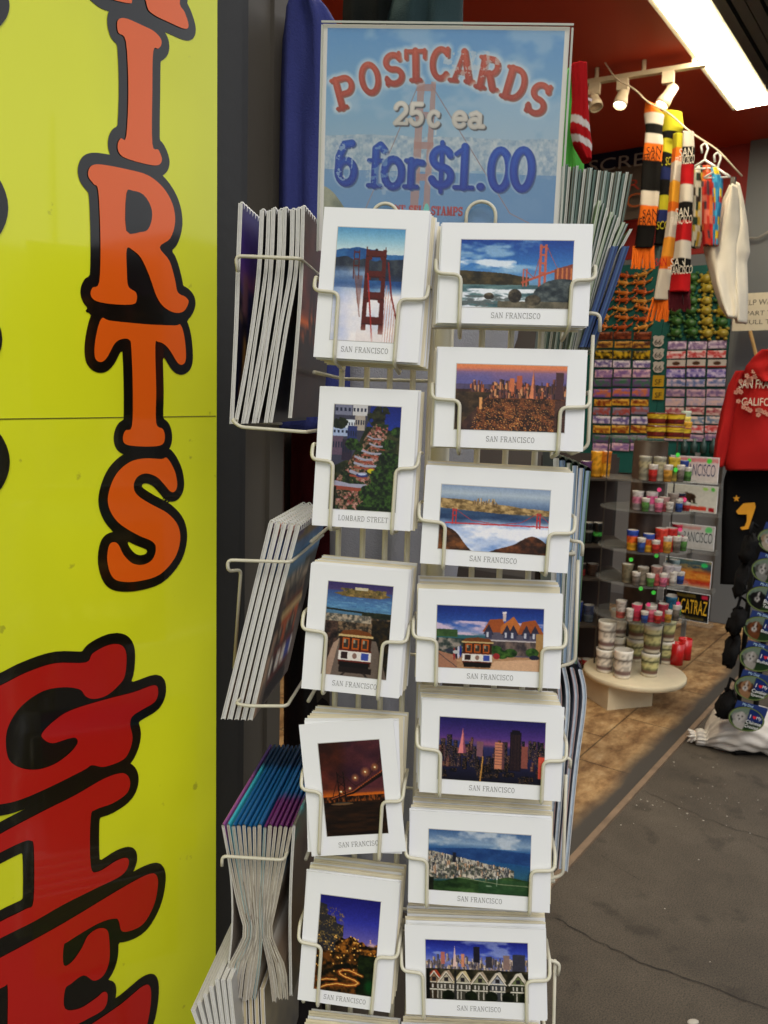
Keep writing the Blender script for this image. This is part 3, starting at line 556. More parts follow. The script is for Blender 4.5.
# ------------------------------------------------------------------ materials
M_card = mat('card_white', (236, 237, 239), .42, var=.02, scale=6)
M_edge = mat('card_edge', (232, 223, 196), .6, var=.06, scale=60)
M_wire = mat('cream_wire', (205, 200, 180), .32, var=.10, scale=30, bump=.06, bscale=120)
M_ink = mat('grey_ink', (128, 126, 122), .6)
M_print = print_mat('glossy_print', .32, spec=.22)
M_cov = print_mat('cover_print', .35)
M_page = mat('page_edges', (206, 205, 200), .7, var=.16, scale=260)
M_coil = mat('white_coil', (214, 214, 214), .3)
M_black = mat('black_metal', (20, 20, 21), .45)

# ------------------------------------------------------------------ the rack
rack = thing('postcard_rack', 'cream wire spinner rack holding postcards and booklets beside the yellow sign', 'postcard rack', RC)
mb = smooth(MB())
for px, py in ((342, 375), (367, 375), (390, 375), (413, 375), (432, 340), (482, 340), (511, 340), (541, 340)):
    mb = smooth(MB()); mb.tube([RK(rkl(hr(px, py, .03))[0], .03, z) for z in (.35, 1.0, 1.70)], .0036); part('upright_wire', mb, M_wire, rack)
lxL, lxR = rkl(hr(318, 300, .03))[0], rkl(hr(590, 300, .03))[0]
for py in (374, 545, 706, 866, 1010): 
    z = rkl(hr(380, py, .036))[2]; mb = smooth(MB()); mb.tube([RK(lxL - .004, .036, z), RK(lxL - .004, .25, z), RK(lxR, .25, z), RK(lxR, .036, z), RK(lxR - .02, .0362, z)], .0025)
    part('hoop_wire', mb, M_wire, rack)
mb = smooth(MB()); cx = rkl(hr(428, 720, .13))[0]
mb.tube([RK(cx, .14, .03), RK(cx, .14, 1.0), RK(cx, .14, 1.72)], .014, 14); part('centre_pole', mb, M_wire, rack)
mb = smooth(MB()); mb.lathe(RK(cx, .14, 0), [(.0, .0), (.27, .0), (.27, .02), (.06, .035), (.02, .05), (0, .05)], 32, cap=False); part('base', mb, M_black, rack)
for px, py, w in ((385, 216, .0145), (481, 216, .0165)):
    o = hr(px, py, .045); mb = smooth(MB()); mb.tube([o - UP * .02 - ax * w] + [o + ax * (-w * math.cos(R_(a))) + UP * (w * .95 * math.sin(R_(a))) for a in range(0, 181, 15)] + [o - UP * .02 + ax * w], .0021); part('sign_clip', mb, M_wire, rack)

TAU = R_(7); NRM = nz(-ay * math.cos(TAU) + UP * math.sin(TAU))
def postcard(c4, pic, img, cap, label, name, nst, drift=(0, 0), roll_arm=None, yf=.57, inset=.021, capc=None):
    P0 = hr((c4[2][0] + c4[3][0]) / 2, (c4[2][1] + c4[3][1]) / 2, -.035)
    Q = [hit(x, y, P0, NRM) for x, y in c4]; tl, tr, br, bl = Q
    o = sum(Q) / 4; ex = nz((tr - tl) + (br - bl)); ey = (tl - bl) + (tr - br); ey = nz(ey - ex * np.dot(ex, ey)); nn = np.cross(ex, ey)
    W = (np.linalg.norm(tr - tl) + np.linalg.norm(br - bl)) / 2; Hh = (np.linalg.norm(tl - bl) + np.linalg.norm(tr - br)) / 2
    t = thing('postcard', label, 'postcard', o - ey * Hh / 2, 'picture postcards at the front of the rack pockets')
    mb = MB().box(o, ex * W / 2, ey * Hh / 2, nn * .0007); part('card', mb, M_card, t)
    pl = [rk for rk in (hit(x, y, P0, NRM) - o for x, y in pic)]
    pu = [np.dot(q, ex) for q in pl]; pv = [np.dot(q, ey) for q in pl]
    x0, x1 = (pu[0] + pu[3]) / 2, (pu[1] + pu[2]) / 2; y1, y0 = (pv[0] + pv[1]) / 2, (pv[2] + pv[3]) / 2
    mb = print_grid(MB(), img, o + ex * x0 + ey * y1 + nn * .0010, ex * (x1 - x0), -ey * (y1 - y0)); part('photo_print', mb, M_print, t)
    # embossed shadow line of the picture window
    mb = MB(); e = .0008
    for a, b, c_, d_ in ((x0 - e, y1, x1 + e, y1 + e), (x0 - e, y0 - e, x0, y1), (x1, y0 - e, x1 + e * .6, y1), (x0, y0 - e * .6, x1, y0)):
        mb.add([o + ex * p + ey * q + nn * .00095 for p, q in ((a, b), (c_, b), (c_, d_), (a, d_))], [(0, 1, 2, 3)])
    part('window_border', mb, mat('window_line', (196, 194, 190), .7), t)
    mb = MB(); cw = .052 if len(cap) < 14 else .056
    text_ribbons(mb, cap, o + ex * ((x0 + x1) / 2 + .002) + ey * ((y0 - Hh / 2) / 2 + .0005) + nn * .0010, ex, ey, .0062, cw); part('caption', mb, M_ink, t)
    # spare cards standing behind it
    for k in range(nst):
        f = (k + 1) / nst; q = o - nn * (.0021 + .0042 * k + random.uniform(0, .0008)) + ex * (drift[0] * f + random.uniform(-.0014, .0014)) + ey * (drift[1] * f + random.uniform(-.001, .0014))
        a = random.uniform(-.008, .008) + (0 if roll_arm is None else (roll_arm * min(1, .35 + .9 * f)))
        e1 = ex * math.cos(a) + ey * math.sin(a); e2 = -ex * math.sin(a) + ey * math.cos(a)
        solo('spare_postcard', MB().box(q, e1 * W / 2, e2 * Hh / 2, nn * .0006), M_card if k % 3 == 1 or k == 0 else M_edge, 'plain white card edge stacked behind the ' + name + ' postcard', 'postcard', 'spare cards behind the ' + name + ' postcard')
    # the wire pocket that holds them
    if roll_arm is not None:
        e1 = ex * math.cos(roll_arm) + ey * math.sin(roll_arm); e2 = -ex * math.sin(roll_arm) + ey * math.cos(roll_arm); ex, ey = e1, e2
    yh = Hh / 2 - Hh * yf; f_ = nn * .0052; j = random.uniform(-.002, .002)
    pk = MB(); pk.smooth = True; whole = []
    for sgn in (-1, 1):
        xo = sgn * (W / 2 + .005); xi = sgn * (W / 2 - inset - j * sgn); yy = yh + (.002 * -sgn)
        path = [o + ex * xo + ey * (yy + .022) - nn * .046, o + ex * xo + ey * (yy + .019) - nn * .004, o + ex * (xo - sgn * .001) + ey * (yy + .0015) + f_ * .9, o + ex * xi + ey * yy + f_, o + ex * (xi - sgn * .0005) - ey * (Hh / 2 + .0035) + f_, o + ex * (xi - sgn * .0005) - ey * (Hh / 2 + .0035) - nn * .062, o + ex * (xi - sgn * .0005) + ey * (.0) - nn * .066]
        whole += path if sgn < 0 else path[::-1]
    pk.tube(rounded(whole, .0075, 5), .0021, 8)
    part('card_pocket', pk, M_wire, rack)
    return t

SF = 'SAN FRANCISCO'
postcard([(322, 207), (429, 211), (419, 363), (316, 357)], [(336.5, 226.5), (405, 230.5), (398, 344), (332, 339)], pic_tower(), SF, 'upright white postcard of a red bridge tower rising out of fog', 'foggy bridge tower', 9, (.010, -.001), yf=.585, inset=.024)
postcard([(317, 386), (417, 391), (411.5, 531), (315, 525.5)], [(333, 404.5), (400, 407), (397, 512), (330.5, 509)], pic_hillstreet(), 'LOMBARD STREET', 'upright white postcard of a winding street lined with flowers and hedges', 'winding flower street', 6, (.005, .0015), yf=.55, inset=.020)
postcard([(307, 562), (406, 572), (402, 698), (305.5, 689)], [(325, 581), (392, 586), (387.5, 680), (325, 673.5)], pic_carbay(), SF, 'upright white postcard of a cable car climbing from an island bay', 'cable car and island', 10, (.007, .008), yf=.55, inset=.024)
postcard([(297, 727), (391, 716), (408, 853), (314, 854)], [(315, 743.5), (376.5, 739.5), (391, 831.5), (330.5, 837)], pic_nightbridge(), SF, 'tilted upright postcard of a lit bridge against a red dusk sky', 'lit night bridge', 9, (.004, .006), roll_arm=R_(-8.5), yf=.56, inset=.020)
postcard([(306.5, 871), (399, 882), (391, 1013), (298.5, 999)], [(319, 894.5), (380, 900.5), (374.5, 997), (316, 988)], pic_nightstreet(), SF, 'upright white postcard of a hill street with glowing light trails at night', 'light trail street', 10, (.004, .004), yf=.56, inset=.023)
postcard([(303, 1029), (394, 1040), (388, 1165), (296, 1154)], [(316, 1049), (378, 1056), (372, 1150), (312, 1144)], pic_tower()[:, ::-1], SF, 'upright postcard at the foot of its column with only its top edge in view', 'lowest upright', 8, (.004, .006), yf=.56)
postcard([(443, 223.5), (595, 223.5), (586.5, 327), (437, 322)], [(462, 239.5), (575.5, 241.5), (569, 310), (458, 306)], pic_surf(), SF, 'wide white postcard of surf breaking on rocks below a red bridge', 'surf and rocks', 7, (-.007, 0), yf=.55, inset=.021)
postcard([(438.6, 347), (587, 350), (583.5, 452), (433.5, 446)], [(456, 364), (568, 366.5), (563.5, 433), (455, 429)], pic_sunset(), SF, 'wide white postcard of the city glowing orange at sunset', 'orange sunset city', 7, (-.005, .001), yf=.56, inset=.026)
postcard([(426, 467), (574, 474), (567, 574), (420, 562.5)], [(442, 483), (551, 492), (546, 556), (438, 548)], pic_fog(), SF, 'wide white postcard of a red bridge above a bank of fog', 'fog bank bridge', 10, (-.001, .008), yf=.59, inset=.024)
postcard([(418, 589), (563.5, 596), (559.5, 688), (416, 682)], [(437, 605), (544, 609), (542, 672), (436, 666.5)], pic_carhouse(), SF, 'wide white postcard of a cable car passing a grey gabled house', 'cable car and gabled house', 11, (-.002, .011), yf=.55, inset=.022)
postcard([(422, 700), (564, 707), (560.5, 802), (419.6, 791)], [(440, 716), (545.6, 723), (543.6, 785.5), (438, 778)], pic_twilight(), SF, 'wide white postcard of towers against a purple twilight sky', 'purple twilight', 11, (-.006, .008), yf=.55, inset=.022)
postcard([(411, 811), (553.6, 818), (548, 913.5), (407.5, 901)], [(429.6, 828), (534, 836), (526.5, 897), (427, 888)], pic_aerial(), SF, 'wide white postcard of the pale city and blue bay from the air', 'blue bay aerial', 12, (.004, .008), yf=.53, inset=.022)
postcard([(406, 925), (547, 929), (545, 1021), (405, 1013)], [(426, 939), (528, 943), (528, 1003.5), (426, 997)], pic_houses(), SF, 'wide white postcard of gabled wooden houses before the skyline', 'gabled row houses', 12, (.002, .008), yf=.53, inset=.022)
postcard([(403, 1034), (543, 1041), (539, 1130), (400, 1122)], [(421, 1050), (525, 1056), (522, 1115), (419, 1108)], pic_aerial()[:, ::-1], SF, 'wide postcard at the foot of its column with only its top edge in view', 'lowest wide', 9, (.002, .004), yf=.55)

# ------------------------------------------------------------------ booklets, seen edge on
def prof_world(prof, ly, n=14):
    P = np.array(prof, float); K = len(P)
    if K == 2: t = np.linspace(0, 1, n)[:, None]; Q = P[0] * (1 - t) + P[1] * t
    else:
        s = np.linspace(0, K - 1, n); i = np.clip(s.astype(int), 0, K - 2); f = (s - i)[:, None]
        g = lambda k: P[np.clip(k, 0, K - 1)]
        p0, p1, p2, p3 = g(i - 1), g(i), g(i + 1), g(i + 2); Q = .5 * (2 * p1 + (p2 - p0) * f + (2 * p0 - 5 * p1 + 4 * p2 - p3) * f ** 2 + (3 * p1 - p0 - 3 * p2 + p3) * f ** 3)
    return [hr(x, y, ly) for x, y in Q]
def booklet(name, label, cat, group, prof, thpx, ly, depth, cover, edge=(232, 230, 224), coil=False, fold=False, page=None, skew=0.0, cth=.0009):
    C_ = prof_world(prof, ly, 26 if coil else 14); n = len(C_); th = thpx * np.dot(C_[0] - CAM, cF) / FPX / 2
    t = thing(name, label, cat, C_[-1], group); E = ay * depth + ax * skew
    pg = MB(); h = max(th - cth * 1.1, .0004); K = 2
    def sheet(mb, off0, off1, top0=0, top1=0):
        vs = []; 
        for i, c in enumerate(C_):
            for o_ in (off0, off1):
                for d_ in (0, 1): vs.append(c + ax * o_ + E * d_)
        fs = []
        for i in range(n - 1):
            a = i * 4; b = a + 4; fs += [(a, b, b + 2, a + 2), (a + 1, a + 3, b + 3, b + 1), (a, a + 1, b + 1, b), (a + 2, b + 2, b + 3, a + 3)]
        fs += [(0, 2, 3, 1), ((n - 1) * 4, (n - 1) * 4 + 1, (n - 1) * 4 + 3, (n - 1) * 4 + 2)]
        mb.add(vs, fs); return len(vs)
    E0 = E; E = E * .97; C0 = C_; C_ = [c + ay * .0022 for c in C_]; sheet(pg, -h, h); part('pages', pg, page or M_page, t); E = E0; C_ = C0
    cv = MB(); cols = []; nd = 20 if coil else 12
    for sg in (-1, 1):
        # printed face
        b = len(cv.v); vs = []
        for i, c in enumerate(C_):
            for k in range(nd): vs.append(c + ax * sg * th + E * (k / (nd - 1))); cols.append(s2l(cover(i / (n - 1), k / (nd - 1), sg)) * .9)
        fs = [(i * nd + k, i * nd + k + 1, (i + 1) * nd + k + 1, (i + 1) * nd + k) for i in range(n - 1) for k in range(nd - 1)]; cv.add(vs, fs)
        m_ = sheet(cv, sg * (th - .00008), sg * (th - cth)); cols += [s2l(edge) * .9] * m_
    if fold:
        vs = []; K_ = 6
        for k in range(nd):
            for q in range(K_ + 1):
                a = math.pi * q / K_; vs.append(C_[0] + ax * (-th * math.cos(a)) + UP * (th * 1.4 * math.sin(a)) + E * (k / (nd - 1))); cols.append(s2l(cover(0, k / (nd - 1), 1)) * .9)
        cv.add(vs, [(k * (K_ + 1) + q, (k + 1) * (K_ + 1) + q, (k + 1) * (K_ + 1) + q + 1, k * (K_ + 1) + q + 1) for k in range(nd - 1) for q in range(K_)])
    cv.c = np.array(cols); part('cover', cv, M_cov, t)
    if coil:
        cm = smooth(MB()); r = th * 1.15
        for k in range(16):
            o = C_[0] + E * ((k + .5) / 16) - UP * .002
            cm.tube([o + ax * r * math.cos(a) + UP * r * 1.5 * math.sin(a) for a in np.linspace(0, 6.28, 11)], .0008, 5, cap=False)
        part('coil', cm, M_coil, t)
    return t
def shade(cols, seed):
    r = np.random.default_rng(seed); nn = r.random((20, 20)); cs = np.array(cols, float)
    def f(v, d, sg):
        i = v * 17; j = d * 17; a = nn[int(i), int(j)]; x = (v * .75 + a * .3) * (len(cs) - 1); k = int(min(x, len(cs) - 2)); y = min(x - k, 1)
        return cs[k] * (1 - y) + cs[k + 1] * y
    return f
def photo(img, lo=0., hi=1., k=1.0):
    h_, w_ = img.shape[:2]
    return lambda v, d, sg: img[int(min(v, .999) * h_), int(min(lo + (hi - lo) * d, .999) * w_)] * k
ordn = ['first', 'second', 'third', 'fourth', 'fifth', 'sixth', 'seventh', 'eighth', 'ninth', 'tenth', 'eleventh', 'twelfth', 'thirteenth', 'fourteenth', 'fifteenth']
g1 = 'wire bound calendars in the top side pocket'
booklet('calendar', 'wire bound calendar standing upright alone at the outer end of the top side pocket', 'calendar', g1, [(240.5, 203), (238, 270), (236, 330), (231.5, 424)], 4.5, .01, .19, photo(pic_twilight(), .3, 1, 1.3), coil=True)
for k in range(7):
    u = k / 6; jt = [0, .7, -.6, .5, -.9, .6, 0][k]
    booklet('calendar', f'bent white calendar, {ordn[k]} of seven counted inward in the top side pocket', 'calendar', g1, [(262 + 36 * u + jt, 210 - 2 * u + jt * 1.5), (259 + 37 * u + jt, 270), (252 + 34 * u - jt, 330), (243 + 34 * u + jt * .5, 385), (235.5 + 35 * u + 2 * jt, 424 - 1.5 * u)], [4.6, 3.8, 4.4, 4.9, 3.6, 4.5, 4.2][k], .01, .19, shade([(90, 84, 80), (40, 40, 44), (30, 30, 32), (60, 50, 44)], 5 + k), coil=True)
booklet('calendar', 'calendar with dark photo cover next to the foggy bridge tower postcard', 'calendar', g1, [(303, 206), (301, 280), (297, 340), (290, 418)], 4, .01, .19, photo(pic_nightbridge(), 0, 1, 1.5), coil=True)
g2 = 'wire bound calendars in the middle side pocket'
for k in range(5):
    u = k / 4
    booklet('calendar', f'calendar leaning outward in the middle side pocket, {ordn[k]} of five from outside', 'calendar', g2, [(271 + 27 * u, 523 + 3 * u), (250 + 25.5 * u, 610 + 2 * u), (223 + 27 * u, 719.5 + 1 * u)], [4.8, 5.4, 4.6, 5.2, 5.0][k], .01, .19, photo(pic_sunset() if k % 2 else pic_carbay(), .1, .9, 1.25), coil=True)
g3 = 'folded brochures in the lower side pocket'
def foldcol(k):
    def f(v, d, sg):
        if v < .1:
            if k == 0: return (170, 90, 160) if d < .6 else (90, 60, 120)
            if d < .3 and k > 7: return (110, 40, 110)
            if d > .7: return (20, 50, 80)
            return (20, 100, 160) if k != 1 else (60, 190, 210)
        if v < .3: return (60, 120, 160)
        return (150, 130, 110) if int(v * 9 + k) % 3 else (206, 200, 190)
    return f
M_page2 = mat('brochure_pages', (176, 168, 152), .7, var=.3, scale=250)
for k in range(14):
    u = k / 13; b = (226 + (u / .62) * 28) if u < .62 else (272 + (u - .62) / .38 * 15)
    booklet('brochure', f'{"magenta" if k == 0 else "turquoise" if k == 1 else "purple fronted" if k > 7 else "blue"} folded brochure, {ordn[k]} of fourteen from outside in the lower pocket', 'brochure', g3, [(223 + 68 * u, 826 + 2 * u + random.uniform(-1.2, 1.2)), (229 + 56 * u, 858), (239 + 36 * u + random.uniform(-.6, .6), 905), (245 + 26 * u + random.uniform(-.5, .5), 935), (241 + 30 * u + (b - 255) * .42 + random.uniform(-.6, .6), 968), (b + random.uniform(-1, 1), 1001 + random.uniform(-3, 2))], random.uniform(2.9, 4.1), .01, .24, foldcol(k), fold=True, page=M_page2, edge=[(226, 222, 212), (210, 202, 184), (220, 216, 206), (206, 200, 190), (170, 196, 196), (214, 206, 190)][(k * 5) % 6], cth=.0007)
booklet('brochure', 'brown backed brochure standing nearest the upright cards in the lower pocket', 'brochure', g3, [(294, 826), (291, 880), (290, 930), (291, 996)], 3, .01, .24, shade([(60, 170, 180), (120, 100, 80), (90, 66, 50), (110, 90, 60), (60, 60, 44)], 40), fold=True)
booklet('brochure', 'thin grey brochure leaf bowed outward beside the yellow sign in the lower pocket', 'brochure', g3, [(223, 828), (231, 880), (232, 930), (226, 985)], 1.8, .012, .2, shade([(170, 90, 160), (150, 140, 130), (150, 140, 130)], 41))
g4 = 'booklets in the lowest side pocket'
for k in range(7):
    u = k / 6
    booklet('brochure', f'pale booklet leaning out below the folded brochures, {ordn[k]} of seven from the yellow sign', 'brochure', g4, [(193 + 36 * u, 1010 - 30 * min(u * 1.5, 1)), (206 + 30 * u, 1050), (222 + 22 * u, 1130)], 4.6, -.01, .2, shade([(214, 214, 214), (190, 186, 180), (120, 170, 176)], 50 + k))
for k in range(5):
    booklet('brochure', f'cream paged booklet upright between the splayed brochures, {ordn[k]} of five', 'brochure', g4, [(238 + 6 * k, 985 + k), (240 + 6 * k, 1050), (244 + 5 * k, 1130)], 4.6, .02, .2, shade([(190, 176, 140), (150, 140, 120), (90, 90, 90)], 60 + k), page=mat('cream_pages', (200, 186, 150), .7))
def stripe(c1, c2, c3): return lambda v, d, sg: c1 if v < .25 else (c2 if int(v * 40) % 3 else c3)
g5 = 'booklets in the top pocket on the far side of the rack'
for k in range(20):
    booklet('guide_booklet', f'thin green striped guide booklet, number {k + 1} of twenty counted outward behind the surf postcard', 'booklet', g5, [(563 + 3.6 * k + random.uniform(-.6, .6), 165 + .45 * k + random.uniform(-1.5, 1.5)), (556 + 3.2 * k, 250), (544 + 2.65 * k, 352)], 2.7, .07, .15, stripe((90, 110, 90), (150, 170, 140), (70, 100, 90)), edge=[(160, 180, 166), (66, 92, 78), (206, 206, 190), (90, 84, 60)][k % 4], page=[M_page, mat('green_edges', (126, 150, 140), .6)][k % 2], cth=.0008)
for k in range(9):
    booklet('guide_booklet', f'short green guide booklet, {ordn[k]} of nine fanned in front of the tall booklets', 'booklet', g5, [(600 + 3.9 * k + random.uniform(-.6, .6), 201 + 3.4 * k + random.uniform(-1.5, 1.5)), (586 + 3.2 * k, 270), (570 + 2.3 * k, 350)], 2.9, .045, .15, stripe((120, 150, 100), (150, 170, 140), (70, 100, 90)), edge=[(190, 206, 170), (70, 96, 80), (214, 214, 200)][k % 3], cth=.0008)
for k in range(2):
    booklet('guide_booklet', f'thick blue guide booklet, {["inner", "outer"][k]} of two leaning outward beside the surf postcard', 'booklet', g5, [(615 + 11 * k, 246), (600 + 9.5 * k, 295), (583 + 8 * k, 347)], 7, .03, .14, shade([(24, 60, 120), (20, 52, 112), (16, 44, 100)], 70 + k), edge=(20, 54, 112), page=mat('blue_edges', (60, 92, 140), .45), cth=.0022)
g6 = 'brochures in the middle pocket on the far side of the rack'
for k in range(6):
    booklet('brochure', f'long brochure with dark green head, {ordn[k]} of six beside the fog bank postcard', 'brochure', g6, [(556 + 6.4 * k, 458 + 2.6 * k), (555 + 5.4 * k, 540), (551 + 4.6 * k, 664)], 5.6, .05, .14, lambda v, d, sg: (40, 66, 50) if v < .22 else (150, 176, 190), edge=[(220, 222, 216), (120, 150, 190), (90, 120, 90)][k % 3], page=[M_page, mat('sky_pages', (150, 172, 196), .6)][k % 2], cth=.0012, fold=True)
g7 = 'brochures in the lower pocket on the far side of the rack'
for k in range(4):
    booklet('brochure', f'navy topped brochure with bowed pages, {ordn[k]} of four beside the twilight postcard', 'brochure', g7, [(555 + 8.4 * k, 664 + 2 * k), (560 + 8.2 * k, 700), (556 + 6.6 * k, 770), (549 + 5.6 * k, 866 + 2 * k)], 4.2, .05, .13, lambda v, d, sg: (30, 32, 60) if v < .12 else (190, 196, 210), edge=[(200, 170, 166), (224, 224, 224)][k % 2], page=mat('pale_blue_pages', (186, 200, 214), .6, var=.35, scale=110), fold=True)

# side pockets of the rack
def side_pocket(pts):
    m = smooth(MB()); m.tube(rounded(pts, .007, 4), .0021, 8); part('booklet_pocket', m, M_wire, rack)
def P3(x, y, ly): return hr(x, y, ly)
def bk(p, d): return p + ay * d
a, b = P3(235.5, 256, -.004), P3(300, 258.5, -.004); side_pocket([P3(238, 272, -.004), a, b, bk(b, .2)])
a, b = P3(240, 427, -.004), P3(306, 432, -.004); side_pocket([bk(a, .2), P3(232, 420, -.002), a, b, bk(b, .2)])
a, b = P3(227.5, 560, -.004), P3(291, 562, -.004); side_pocket([P3(234, 668, .06), P3(241, 570, .02), P3(228, 571, -.004), a, b, bk(b, .2)])
a, b = P3(250, 706, -.004), P3(287, 706, -.004); side_pocket([bk(P3(236, 704, -.004), .2), P3(236, 704, -.004), a, b, bk(b, .2)])
a, b = P3(222, 856, -.004), P3(284, 860, -.004); side_pocket([P3(222, 866, -.004), a, b, bk(b, .2)])
for (x0, y0), (x1, y1), (x2, y2) in (((587, 313), (600, 314), (600, 332)), ((571, 541), (583, 542), (582, 556)), ((559, 758), (571, 758), (570, 768)), ((548, 960), (560, 963), (558, 975))):
    side_pocket([bk(P3(x0, y0, .02), .16), P3(x0, y0, .02), P3(x1, y1, .02), P3(x2, y2, .02)])
for (x0, y0), (x1, y1), (x2, y2) in (((593, 335), (588, 447), (572, 454)), ((578, 560), (575, 662), (556, 668)), ((566, 775), (563, 875), (545, 880)), ((555, 960), (553, 1060), (538, 1066))):
    side_pocket([P3(x0, y0, .025), P3(x1, y1, .025), P3(x2, y2, .025), bk(P3(x2, y2, .025), .12)])

# ------------------------------------------------------------------ the price sign in its plastic sleeve
LYS = .055
tl, tr, bl = hr(322, 22, LYS), hr(573.5, 25, LYS), hr(317, 252, LYS)
ex = tr - tl; ey = bl - tl; nn = nz(np.cross(ey, ex)); nn = nn if np.dot(nn, ay) < 0 else -nn
sg = thing('price_sign', 'square postcard price sign in a clear plastic sleeve clipped atop the rack', 'sign', (tl + tr) / 2 + ey, None)
part('printed_sheet', print_grid(MB(), pic_sign(), tl + ex * .005 + ey * .008, ex * .982, ey * .985), print_mat('sign_print', .45, spec=.3), sg)
M_sleeve = clear_mat('clear_sleeve', (.985, .985, .985), .12, .0)
mb = MB().box(tl + ex * .5 + ey * .5 + nn * .002, ex * .5, ey * .5, nn * .0005); part('clear_sleeve', mb, M_sleeve, sg)
mb = MB(); e = .0022
ux, uy = nz(ex), nz(ey)
for c_, hx, hy in ((tl + ex * .5 + uy * e / 2, ex * .5, uy * e / 2), (tl + ey * .5 + ux * e / 2 + uy * e, ux * e / 2, ey * .5 - uy * e), (tr + ey * .5 - ux * e / 2 + uy * e, ux * e / 2, ey * .5 - uy * e)): mb.box(c_ + nn * .0035, hx, hy, nn * .0006)
part('sleeve_edge', mb, mat('milky_plastic', (176, 178, 168), .25), sg)
SKYK, SUNK = .115, 1.2
def s_of(p): return float(np.dot(np.asarray(p) - SO, sd))
def t_of(p): return float(np.dot(np.asarray(p) - SO, sn))
# ------------------------------------------------------------------ yellow sign board along the shopfront
TP = -.06
s_r = s_of(ht(216.5, 500, TP)); sl_ = s_r - 1.6
def film(name, rgb, var=.05):
    m = mat(name, rgb, .25, spec=.3, var=var, scale=3, coat=.8, bump=.04, bscale=7); m.node_tree.nodes['Principled BSDF'].inputs['Coat IOR'].default_value = 1.5; m.node_tree.nodes['Principled BSDF'].inputs['Coat Roughness'].default_value = .06; return m
M_yel = film('yellow_film', (240, 246, 38)); 
def scuff(m):
    nt = m.node_tree; N, L = nt.nodes, nt.links; b = N['Principled BSDF']; src = b.inputs['Base Color'].links[0].from_socket; tc = N.new('ShaderNodeTexCoord')
    out = src
    for sc, st, lo, hi, col, k in ((26, (1, 1, 1), .70, .735, (.16, .15, .03), .45), (9, (1, 1, .12), .685, .72, (.20, .19, .03), .5), (1.6, (1, 1, .6), .45, .8, (.30, .27, .02), .45)):
        mp = N.new('ShaderNodeMapping'); mp.inputs['Scale'].default_value = st; L.new(tc.outputs['Object'], mp.inputs[0]); n = N.new('ShaderNodeTexNoise'); n.inputs['Scale'].default_value = sc; n.inputs['Detail'].default_value = 4; L.new(mp.outputs[0], n.inputs['Vector'])
        mr = N.new('ShaderNodeMapRange'); mr.inputs[1].default_value = lo; mr.inputs[2].default_value = hi; mr.inputs[4].default_value = k; L.new(n.outputs['Fac'], mr.inputs[0])
        mx = N.new('ShaderNodeMix'); mx.data_type = 'RGBA'; mx.inputs[7].default_value = (*col, 1); L.new(mr.outputs[0], mx.inputs[0]); L.new(out, mx.inputs[6]); out = mx.outputs[2]
    L.new(out, b.inputs['Base Color'])
scuff(M_yel)
M_blk = film('black_film', (16, 14, 10)); M_org = film('orange_film', (244, 102, 20)); M_red = film('red_film', (188, 26, 20))
board = thing('sign_board', 'tall glossy yellow sign board with big orange and red lettering by the doorway', 'sign', S(s_r - .8, TP, .25))
def sbox(mb, s0, s1, t0, t1, z0, z1, m=0): return mb.box(S((s0 + s1) / 2, (t0 + t1) / 2, (z0 + z1) / 2), sd * (s1 - s0) / 2, sn * (t1 - t0) / 2, UP * (z1 - z0) / 2, m)
part('panel', sbox(MB(), sl_, s_r, TP, TP + .03, .25, 2.75), M_yel, board)
ORG2 = S(s_r, TP, 0)
def onp(x, y, off): return ht(x, y, TP) - sn * off
LN = 0
